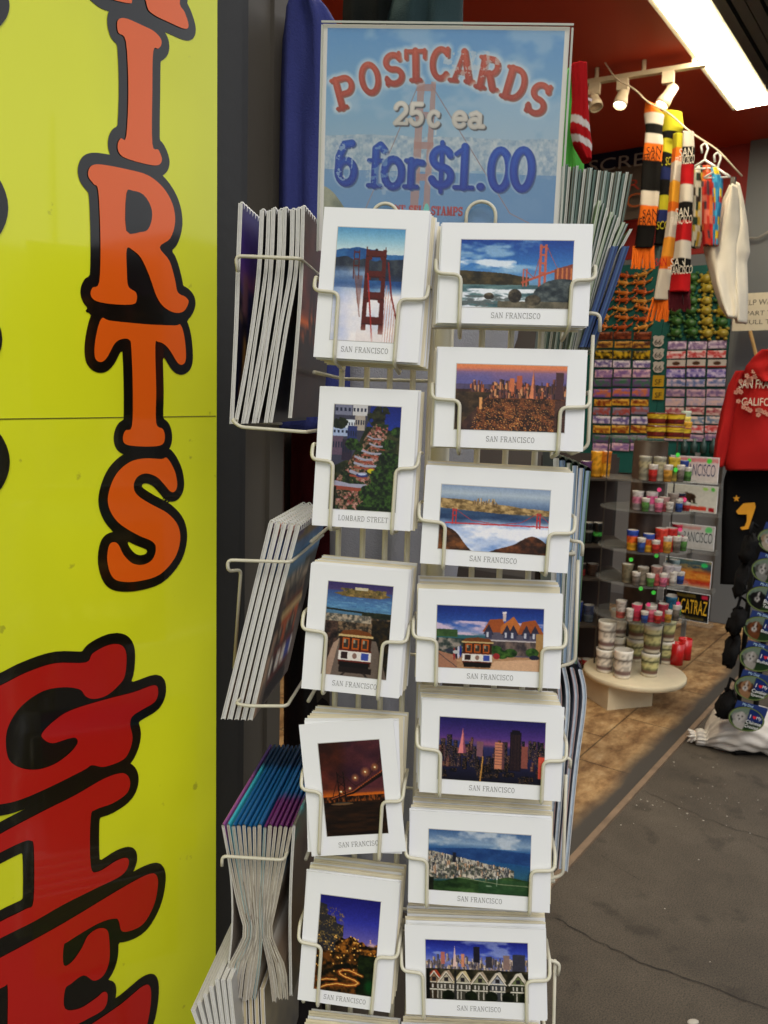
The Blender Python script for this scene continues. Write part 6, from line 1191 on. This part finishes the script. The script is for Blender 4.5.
for j, (x, ti, h_, cl, lab) in enumerate([(584, 0, .09, [(1, (90, 60, 100))], 'purple tumbler on top of the dim stand'), (594, 0, .15, [(.4, (214, 150, 40)), (1, (226, 160, 40))], 'tall yellow tumbler on top of the dim stand'), (603, 0, .15, [(.5, (226, 160, 40)), (1, (190, 110, 30))], 'tall amber tumbler on top of the dim stand'),
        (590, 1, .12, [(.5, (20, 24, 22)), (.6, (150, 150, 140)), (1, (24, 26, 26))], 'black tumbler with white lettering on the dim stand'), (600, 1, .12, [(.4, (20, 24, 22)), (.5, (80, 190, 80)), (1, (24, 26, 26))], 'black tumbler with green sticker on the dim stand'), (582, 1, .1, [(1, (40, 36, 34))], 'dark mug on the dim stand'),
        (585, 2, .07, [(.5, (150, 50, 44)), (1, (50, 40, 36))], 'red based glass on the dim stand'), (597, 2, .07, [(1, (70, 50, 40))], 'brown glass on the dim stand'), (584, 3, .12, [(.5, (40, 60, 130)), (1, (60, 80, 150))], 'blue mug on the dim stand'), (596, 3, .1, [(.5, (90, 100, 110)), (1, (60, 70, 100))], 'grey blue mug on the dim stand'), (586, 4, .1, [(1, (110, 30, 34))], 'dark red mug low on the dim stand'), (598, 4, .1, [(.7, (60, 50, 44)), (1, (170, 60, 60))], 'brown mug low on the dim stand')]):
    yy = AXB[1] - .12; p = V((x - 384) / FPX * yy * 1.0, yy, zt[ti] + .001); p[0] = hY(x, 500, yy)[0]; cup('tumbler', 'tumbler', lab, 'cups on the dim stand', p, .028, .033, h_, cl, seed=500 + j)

# licence plates beside the spinner
SPL = 2.62
def plate(x0, y0, x1, y1, img, lab, wd=None, txt=None, tc_=(40, 40, 44), tx=0.0, hgt=.5):
    m = MB(); o_, ex_, ey_ = wbox(m, x0, y0, x1, y1, SPL, .003); t = thing('souvenir_plate', lab, 'licence plate', o_ + ey_, 'souvenir licence plates in a column'); part('plate', m, M_card, t)
    part('printed_face', print_grid(MB(), img, o_ - ex_ * .985 - ey_ * .97 - sd * .0036, ex_ * 1.97, ey_ * 1.94), M_print, t)
    if txt: m = MB(); add_text(m, txt, o_ + ex_ * tx - sd * .0042 + UP * 0, -sn, UP, width=wd * np.linalg.norm(ex_) * 2, height=np.linalg.norm(ey_) * 2 * hgt); part('lettering', m, mat('plate_ink_%d' % tc_[0], tc_, .5), t)
    m = MB(); wbox(m, x0 - 1, y1 - 1, x1 + 2, y1 + 3, SPL - .03, .03); part('ledge', m, M_acr, t)
c = Cv(60, 28, 2); c.grad([(0, (206, 196, 196)), (.3, (206, 190, 190)), (1, (200, 196, 190))]); c.rect(0, .06, 1, .2, (206, 120, 120), .7); c.ell(.8, .14, .05, .09, (90, 210, 80))
plate(671, 455, 720, 481, c.out(), 'white plate with blue grey lettering, topmost of the plate column', .68, 'FRANCISCO', (60, 64, 96), .20, .46)
c = Cv(60, 30, 2); c.grad([(0, (206, 204, 194)), (1, (206, 204, 194))]); c.rect(0, .78, .8, .94, (206, 80, 60)); c.rect(.84, .8, .94, .95, (170, 30, 40)); c.tex((((c.u - .38) / .2) ** 2 + ((c.v - .45) / .16) ** 2 < 1) * 1., (60, 44, 34), (110, 84, 60), 8, 6, 1); c.ell(.2, .46, .07, .1, (80, 60, 44)); [c.rect(q, .5, q + .05, .68, (66, 48, 36)) for q in (.22, .3, .44, .52)]; c.rect(.14, .66, .6, .7, (70, 100, 60)); c.ell(.9, .12, .04, .07, (110, 200, 90)); c.ell(.75, .12, .05, .06, (170, 210, 120))
plate(668, 483, 719, 509, c.out(), 'white flag plate with a brown bear and red stripe, second in the plate column')
c = Cv(60, 26, 2); c.grad([(0, (200, 190, 186)), (.5, (196, 198, 196)), (1, (190, 186, 180))]); c.rect(.1, .08, .7, .2, (200, 130, 120), .6); c.ell(.86, .16, .08, .12, (120, 206, 130))
plate(670, 522, 716, 546, c.out(), 'greyish plate with dark lettering, third in the plate column', .70, 'FRANCISCO', (58, 66, 70), .22, .42)
c = Cv(60, 28, 2); c.grad([(0, (110, 130, 120)), (.25, (60, 90, 110)), (.45, (200, 110, 50)), (.65, (216, 140, 50)), (.8, (190, 60, 40)), (1, (206, 190, 150))]); c.mix((c.noise(4, 12, 2) > .55) * .5 * (c.v < .8), (230, 180, 90)); c.ell(.84, .16, .07, .07, (70, 210, 120))
plate(666, 556, 713, 583, c.out(), 'plate printed with an orange sunset, fourth in the plate column')
c = Cv(60, 28, 2); c.grad([(0, (26, 28, 26)), (1, (24, 26, 26))]); c.rect(.3, .08, .7, .18, (170, 140, 50), .6); c.rect(.82, .06, .96, .18, (220, 60, 90)); c.rect(.1, .84, .9, .92, (140, 120, 50), .6)
plate(664, 588, 711, 616, c.out(), 'black plate with yellow lettering, lowest of the plate column', .74, 'ALCATRAZ', (230, 180, 40), .18, .5)
m = MB(); p = hs(694, 500, SPL + .05); m.box(p * V(1, 1, 0) + UP * .66, -sn * .012, sd * .012, UP * .66); solo('plate_stand', m, mat('grey_stand', (110, 108, 104), .5), 'thin grey stand carrying the column of souvenir plates', 'display stand')

# ------------------------------------------------------------------ red hoodie, black shirt, note on the grey door
hd = thing('hoodie', 'red hooded sweatshirt with white floral lettering hanging by the wall', 'hoodie', hs(745, 470, 2.75)); M_hood = fab('red_fleece', (168, 30, 28)); PL = pS(2.75)
part('body', cloth([(372, 742, 790), (380, 734, 800), (400, 729, 806), (440, 726, 808), (463, 724, 806), (470, 726, 804)], PL, bulge=.07, fold=.012, fk=2, seed=3), M_hood, hd)
part('sleeve', cloth([(371, 736, 746), (385, 728, 742), (410, 721, 736), (440, 715, 730), (462, 713, 725), (467, 715, 723)], pS(2.72), bulge=.05, fold=.01, fk=2, seed=4), M_hood, hd)
part('sleeve', cloth([(371, 790, 800), (400, 800, 816), (440, 806, 822), (466, 808, 820)], pS(2.72), bulge=.05, fold=.01, fk=2, seed=5), M_hood, hd)
part('hood', cloth([(350, 762, 775), (356, 754, 784), (366, 746, 790), (376, 743, 795), (382, 755, 785)], pS(2.70), bulge=.06, fold=.012, fk=3, seed=6), M_hood, hd)
m = MB(); add_text(m, 'SAN FRANCISCO', hs(768, 384, 2.655), -sn, UP, width=.31, height=.05); part('lettering', m, mat('cream_ink', (214, 200, 180), .8), hd); m = MB(); add_text(m, 'CALIFORNIA', hs(766, 402, 2.655), -sn, UP, width=.26, height=.045); part('lettering', m, mat('cream_ink', (214, 200, 180), .8), hd)
m = MB(); r = random.Random(3)
for k in range(46):
    a = r.uniform(0, 6.28); q = r.uniform(.85, 1.15); x, y = 766 + 26 * math.cos(a) * q, 393 + 21 * math.sin(a) * q; o_ = hs(x, y, 2.655)
    for j in range(5): b2 = j * 1.257; m.lathe(o_ + (-sn * math.cos(b2) + UP * math.sin(b2)) * .008, [(0, 0), (.006, 0), (.006, .001)], 6, axis=-sd, cap=False)
part('flowers', m, mat('pale_pink_ink', (206, 150, 130), .8), hd)
bt = thing('black_tshirt', 'black shirt with a yellow star and bear print hanging under the hoodie', 'shirt', hs(748, 585, 2.85)); part('body', cloth([(470, 727, 790), (480, 724, 800), (520, 722, 800), (560, 721, 790), (584, 720, 780)], pS(2.85), bulge=.04, fold=.012, fk=2, seed=7), fab('black_jersey', (15, 15, 16)), bt)
zz = lambda x, y: hs(688 + x / 9.6, 480 + y / 9.6, 2.795)
m = MB(); Q = [(530, 225), (640, 215), (650, 260), (610, 380), (580, 470), (520, 480), (500, 455), (545, 445), (565, 390), (565, 330), (480, 330), (462, 300)]; m.add([zz(*p) for p in Q], [tuple(range(len(Q)))])
Q = [zz(465 + (36 if k % 2 == 0 else 15) * math.sin(k * .628), 178 - (36 if k % 2 == 0 else 15) * math.cos(k * .628)) for k in range(10)]; m.add(Q, [tuple(range(10))]); part('yellow_print', m, mat('gold_ink', (214, 150, 30), .7), bt)
dr = thing('grey_door', 'plain grey door panel in the side wall with a paper notice', 'door', hs(775, 500, 3.85))
m = MB(); a_ = hs(752, 128, 3.85); b2 = hs(739, 560, 3.85); e_ = t_of(a_); m.box(S(3.865, (e_ - 1.0) / 1 + .5, (a_[2]) / 2), sd * .02, sn * .5, UP * a_[2] / 2 * .995); part('door_leaf', m, mat('door_grey', (104, 108, 110), .5, var=.05, scale=2), dr)
m = smooth(MB()); m.tube([hs(748, 238, 3.8), hs(758, 238, 3.8), hs(768, 232, 3.8), hs(785, 226, 3.8)], .008, 6); part('cable', m, mat('grey_cable', (150, 148, 140), .5), dr)
nt_ = thing('paper_notice', 'white help wanted paper notice taped to the grey door', 'notice', hs(755, 330, 3.6)); m = MB(); o_, ex_, ey_ = wbox(m, 735, 294, 800, 331, 3.6, .002); part('paper', m, mat('notice_paper', (206, 196, 170), .7), nt_)
m = MB(); add_text(m, 'HELP WANTED', o_ - ey_ * .5 - sd * .003, -sn, UP, width=.33, height=.036); part('lettering', m, mat('notice_ink', (60, 54, 48), .7), nt_); m = MB(); add_text(m, 'PART TIME', o_ + ey_ * .08 - sd * .003, -sn, UP, width=.24, height=.03); part('lettering', m, mat('notice_ink', (60, 54, 48), .7), nt_); m = MB(); add_text(m, 'FULL TIME', o_ + ey_ * .55 - sd * .003, -sn, UP, width=.24, height=.03); part('lettering', m, mat('notice_ink', (60, 54, 48), .7), nt_)
m = MB(); p1, p2 = hs(750, 331, 3.55), hs(756, 355, 3.55); m.tube([p1, p2], .012, 6); solo('wooden_stick', m, mat('tan_wood', (176, 140, 84), .6), 'short tan wooden stick hanging below the paper notice', 'stick')

# ------------------------------------------------------------------ dog sign rack and its sandbag
gb = gz(742, 748); Yd = gb[1] - .17; dk = thing('sign_rack', 'black wire floor rack hung with dog breed signs by the sandbag', 'display rack', gz(768, 740))
m = smooth(MB()); g0 = gz(790, 742)
for xt, xb in ((772, 752), (800, 775), (752, 735)):
    m.tube([hY(xb, 738, Yd + .12), hY(xt, 566, Yd + .16)], .012, 8)
m.tube([gz(735, 752, .02), gz(800, 752, .02)], .012, 8); part('wire_frame', m, mat('matt_black', (14, 14, 14), .8, spec=.2), dk)
def dogpic(k):
    c = Cv(40, 28, 3); r = random.Random(k); fur = [(224, 218, 210), (196, 150, 110), (206, 200, 190), (150, 90, 50), (30, 28, 28), (170, 170, 165), (214, 200, 180)][k % 7]; ear = [(190, 186, 184), (110, 66, 40), (150, 146, 140), (120, 66, 36), (24, 22, 22), (110, 106, 100), (190, 160, 130)][k % 7]
    c.grad([(0, (60, 84, 66)), (.5, (44, 66, 50)), (1, (60, 96, 40))]); c.mix((c.u > .52) * np.clip((.62 - c.v) * 8, 0, 1), (36, 70, 150)); c.mix((c.u < .5) * (c.v < .5) * 1., (150, 170, 150))
    c.ell(.3, .8, .2, .35, fur); c.ell(.14, .5, .07, .2, ear); c.ell(.44, .5, .07, .2, ear); c.ell(.29, .45, .15, .24, fur); c.ell(.29, .58, .08, .12, (240, 236, 230)); c.ell(.29, .36, .03, .14, (240, 236, 230))
    for x in (.23, .35): c.ell(x, .42, .022, .032, (20, 14, 12))
    c.ell(.29, .55, .03, .035, (20, 16, 16)); c.line([(.29, .6), (.29, .66)], .012, (60, 40, 40)); c.tex((c.u < .52) * (c.v > .2) * (c.noise(20, 14, k) > .62) * .3, ear, fur, 20, 14, k)
    return c.out()
BR_ = ['Chinese Crested', 'Cavalier Spaniel', 'Bulldog', 'Beagle', 'Boston Terrier', 'Maltese', 'Collie']
DG = ['shaggy white dog', 'brown and white spaniel', 'pale wrinkled dog', 'brown eared hound', 'black and white terrier', 'grey dog', 'cream dog']
for k, (x, y) in enumerate([(746, 719), (752, 688), (757, 659), (761, 629), (764, 599), (769, 571), (775, 541)]):
    Y_ = Yd - .02 + .012 * k; o_ = hY(x, y, Y_); a = R_(-14); e1 = V(math.cos(a), .0, math.sin(a)); e2 = V(-math.sin(a), 0, math.cos(a)); nY = V(0, -1, 0); A_, B_ = .083, .056
    t = thing('dog_sign', f'oval sign showing a {DG[k]}, {ordn[k]} from the bottom of the rack', 'dog sign', o_ - UP * B_, 'oval dog signs on the black rack')
    m = MB(); m.box(o_ + e1 * .01 + e2 * .035 - nY * .006, e1 * .072, e2 * .036, nY * .001); part('header_card', m, mat('header_blue', (14, 40, 96), .5), t)
    m = MB(); add_text(m, 'My Dog', o_ - e1 * .01 + e2 * .06 - nY * .0035, e1, e2, width=.05); part('header_lettering', m, mat('pale_blue_ink', (170, 200, 220), .5), t)
    m = MB(); m.prism([o_ + e1 * A_ * math.cos(q) + e2 * B_ * math.sin(q) for q in np.linspace(0, 6.283, 33)[:-1]], nY * .003); part('oval_plate', m, M_black, t)
    m = MB(); n_ = 32; rim = [o_ + nY * .0036 + e1 * A_ * f_ * math.cos(q) + e2 * B_ * f_ * math.sin(q) for f_ in (.97, .90) for q in np.linspace(0, 6.283, n_ + 1)[:-1]]; m.add(rim, [(i, (i + 1) % n_, n_ + (i + 1) % n_, n_ + i) for i in range(n_)]); part('rim', m, mat('lime_rim', (92, 108, 54), .5), t)
    img = dogpic(k) * .68; h_, w_ = img.shape[:2]; m = MB(); vs = []; 
    for j in range(h_):
        for i in range(w_):
            u_, v_ = 2 * i / (w_ - 1) - 1, 1 - 2 * j / (h_ - 1); du = u_ * math.sqrt(1 - v_ * v_ / 2); dv_ = v_ * math.sqrt(1 - u_ * u_ / 2); vs.append(o_ + nY * .0034 + e1 * A_ * .9 * du + e2 * B_ * .9 * dv_)
    m.add(vs, [(j * w_ + i, (j + 1) * w_ + i, (j + 1) * w_ + i + 1, j * w_ + i + 1) for j in range(h_ - 1) for i in range(w_ - 1)]); m.c = s2l(img).reshape(-1, 3) * .9; part('dog_picture', m, M_print, t)
    m = MB(); add_text(m, 'I', o_ + e1 * .012 + e2 * .018 + nY * .0042, e1, e2, height=.018); add_text(m, 'My', o_ + e1 * .053 + e2 * .016 + nY * .0042, e1, e2, height=.018)
    ws_ = BR_[k].split(); add_text(m, ws_[0], o_ + e1 * .036 - e2 * .008 + nY * .0042, e1, e2, width=.07, height=.016)
    if len(ws_) > 1: add_text(m, ws_[1], o_ + e1 * .032 - e2 * .028 + nY * .0042, e1, e2, width=.06, height=.015)
    part('lettering', m, mat('white_ink', (226, 226, 222), .5), t)
    hp = [(0, -.9), (-.5, -.45), (-.95, .1), (-.9, .6), (-.5, .8), (0, .45), (.5, .8), (.9, .6), (.95, .1), (.5, -.45)]; m = MB(); m.add([o_ + e1 * (.032 + .009 * p[0]) + e2 * (.017 + .009 * p[1]) + nY * .0043 for p in hp], [tuple(range(10))]); part('heart', m, mat('heart_red', (200, 30, 34), .5), t)
M_bag = fab('black_nylon', (18, 18, 19))
for k, (x, y, rx, ry) in enumerate([(722, 704, 9, 15), (728, 650, 7, 17), (732, 622, 6, 14), (738, 580, 6, 18), (744, 548, 6, 14)]):
    o_ = hY(x + 4, y, Yd + .06); m = smooth(MB()); s_ = o_[1] / FPX; m.ellipsoid(o_, V(rx * s_, 0, .01), V(0, .05, 0), V(.012, 0, ry * s_), 12, 9); rr = random.Random(k)
    m.v = [(a_ + rr.uniform(-.012, .012), b2 + rr.uniform(-.012, .012), c_ + rr.uniform(-.012, .012)) for a_, b2, c_ in m.v]; m.tube([o_ + V(0, 0, ry * s_), o_ + V(.02, .02, ry * s_ + .05), o_ + V(.05, .03, ry * s_ + .03)], .007, 6)
    solo('pouch', m, M_bag, f'black nylon pouch, {ordn[k]} from the bottom hanging off the dog sign rack', 'pouch', 'black pouches on the dog sign rack')
# sandbag
m = smooth(MB()); c0, c1 = gz(700, 744), gz(800, 756); n_, K = 60, 64; vs = []; uu = nz(c1 - c0); vv_ = np.cross(UP, uu)
for i in range(n_):
    f_ = i / (n_ - 1); r = .105 * math.sin(math.pi * min(1, .03 + f_ * .97)) ** .42 * (1 if f_ > .16 else .42 + 3.6 * f_); r = max(r, .012)
    if f_ < .1: r = .036 - .12 * (f_ - .04) ** 2 * 100 * .2
    for k in range(K):
        a = 6.283 * k / K; wr = 1 + .10 * math.sin(a * 13 + f_ * 5) * max(0, 1 - f_ * 1.6) + .05 * math.sin(a * 21 + f_ * 11) * max(0, 1 - f_ * 2) + .035 * math.sin(f_ * 31 + a * 3) + .05 * math.sin(a * 4 + f_ * 14) + .03 * math.sin(a * 13 - f_ * 22); p = c0 + (c1 - c0) * (f_ * 1.12 - .05) + vv_ * math.cos(a) * r * 1.25 * wr; z_ = r * 1.0 + math.sin(a) * r * 1.0 * wr; vs.append(p + UP * max(z_, .003))
m.add(vs, [(i * K + k, i * K + (k + 1) % K, (i + 1) * K + (k + 1) % K, (i + 1) * K + k) for i in range(n_ - 1) for k in range(K)] + [tuple(range(K))[::-1], tuple(range((n_ - 1) * K, n_ * K))])
sb = thing('sandbag', 'knotted white plastic sandbag lying on the pavement under the dog signs', 'sandbag', c0); M_sack = mat('white_sack', (206, 200, 190), .5, var=.06, bump=.5, bscale=40); part('sack', m, M_sack, sb)
m = smooth(MB()); rr = random.Random(5)
for k in range(11):
    a = k * .571; o_ = c0 + uu * -.012 + UP * .035; tip = o_ - uu * rr.uniform(.02, .05) + vv_ * math.cos(a) * .035 + UP * math.sin(a) * .03; m.tube([o_, (o_ + tip) / 2 + UP * .004, tip], [.011, .009, .003], 6)
part('knot', m, M_sack, sb)

# colourful trinkets seen through the slot between the two card columns
r = random.Random(9)
for k in range(30):
    y = 225 + 6.6 * k; x = 432 + r.uniform(-3, 3); o_ = hY(x, y, 2.0); m = smooth(MB()); s_ = .0085; m.ellipsoid(o_, V(s_, 0, 0), V(0, s_, 0), V(0, 0, s_ * r.uniform(.9, 1.3)), 8, 6); m.ellipsoid(o_ + UP * s_ * 1.5, V(s_ * .6, 0, 0), V(0, s_ * .6, 0), V(0, 0, s_ * .6), 7, 5); m.tube([o_ + UP * s_, o_ + UP * .03 + V(0, .01, 0)], .0015, 5)
    cn, cc = r.choice([('red', (200, 50, 40)), ('green', (70, 110, 50)), ('gold', (206, 170, 60)), ('cream', (206, 190, 160)), ('brown', (110, 60, 40))])
    solo('key_ring', m, mat('trinket_' + cn, cc, .4), f'small {cn} figure key ring, number {k + 1} down the slot between the card columns', 'key ring', 'figure key rings between the card columns')
m = MB(); wb = hY(432, 330, 2.03); m.bbox(wb + V(-.04, 0, -.28), wb + V(.05, .02, .3)); solo('key_ring_board', m, mat('dim_board', (70, 56, 40), .7), 'narrow dim board the figure key rings hang on behind the rack', 'display board')

# ------------------------------------------------------------------ across the street, seen only as reflections
for k, (s0, w_, h_, cc) in enumerate([(-16, 9, 4.6, (150, 140, 124)), (-6.6, 8, 5.2, (120, 84, 70)), (1.8, 9, 4.4, (140, 140, 136)), (11.2, 9, 5.4, (110, 110, 116)), (20.6, 10, 4.8, (150, 120, 100))]):
    t = thing('street_building', f'{["cream", "brick brown", "pale grey", "slate grey", "tan"][k]} low building across the street', 'building', S(s0, -16, 0)); part('wall', sbox(MB(), s0, s0 + w_, -22, -16, -.14, h_), mat('facade_%d' % k, cc, .8), t); part('cornice', sbox(MB(), s0 - .1, s0 + w_ + .1, -22, -15.8, h_ + .002, h_ + .25), M_dark, t)
    for j in range(3): part('window', sbox(MB(), s0 + 1 + j * 2.7, s0 + 2.8 + j * 2.7, -16.03, -15.99, .9, 3.0), mat('street_glass', (40, 46, 52), .1), t)
# ------------------------------------------------------------------ daylight
w = bpy.data.worlds.new('World'); scene.world = w; w.use_nodes = True; nt = w.node_tree
bg = nt.nodes['Background']; sky = nt.nodes.new('ShaderNodeTexSky'); sky.sky_type = 'NISHITA'; sky.sun_disc = False
SUN_EL, SUN_AZ = R_(48), R_(168)             # azimuth clockwise from +Y: from behind the camera, over the street
sky.sun_elevation = SUN_EL; sky.sun_rotation = SUN_AZ; sky.air_density = 1.0; sky.dust_density = 4.0; sky.ozone_density = .5
hsv = nt.nodes.new('ShaderNodeHueSaturation'); hsv.inputs['Saturation'].default_value = .45
tc = nt.nodes.new('ShaderNodeTexCoord'); cn = nt.nodes.new('ShaderNodeTexNoise'); cn.inputs['Scale'].default_value = 2.6; cn.inputs['Detail'].default_value = 6
nt.links.new(tc.outputs['Generated'], cn.inputs['Vector']); cr = nt.nodes.new('ShaderNodeMapRange'); cr.inputs[1].default_value = .3; cr.inputs[2].default_value = .62; cr.inputs[3].default_value = .45; cr.inputs[4].default_value = 1.0
nt.links.new(cn.outputs['Fac'], cr.inputs[0]); cm = nt.nodes.new('ShaderNodeMix'); cm.data_type = 'RGBA'; cm.inputs[7].default_value = (9.0, 9.2, 9.6, 1)     # bright broken cloud over the sky
nt.links.new(cr.outputs[0], cm.inputs[0]); nt.links.new(sky.outputs[0], hsv.inputs['Color']); nt.links.new(hsv.outputs[0], cm.inputs[6]); nt.links.new(cm.outputs[2], bg.inputs[0]); bg.inputs[1].default_value = SKYK
sl = bpy.data.lights.new('sun', 'SUN'); so = bpy.data.objects.new('sun', sl); COL.objects.link(so)
sl.energy = SUNK; sl.angle = R_(35); sl.color = (1, .95, .88)
dv = Vector((math.sin(SUN_AZ) * math.cos(SUN_EL), math.cos(SUN_AZ) * math.cos(SUN_EL), math.sin(SUN_EL)))
so.rotation_euler = dv.to_track_quat('Z', 'Y').to_euler()
scene.view_settings.view_transform = 'Standard'; scene.view_settings.look = 'None'; scene.view_settings.exposure = 0
scene.render.engine = 'CYCLES'
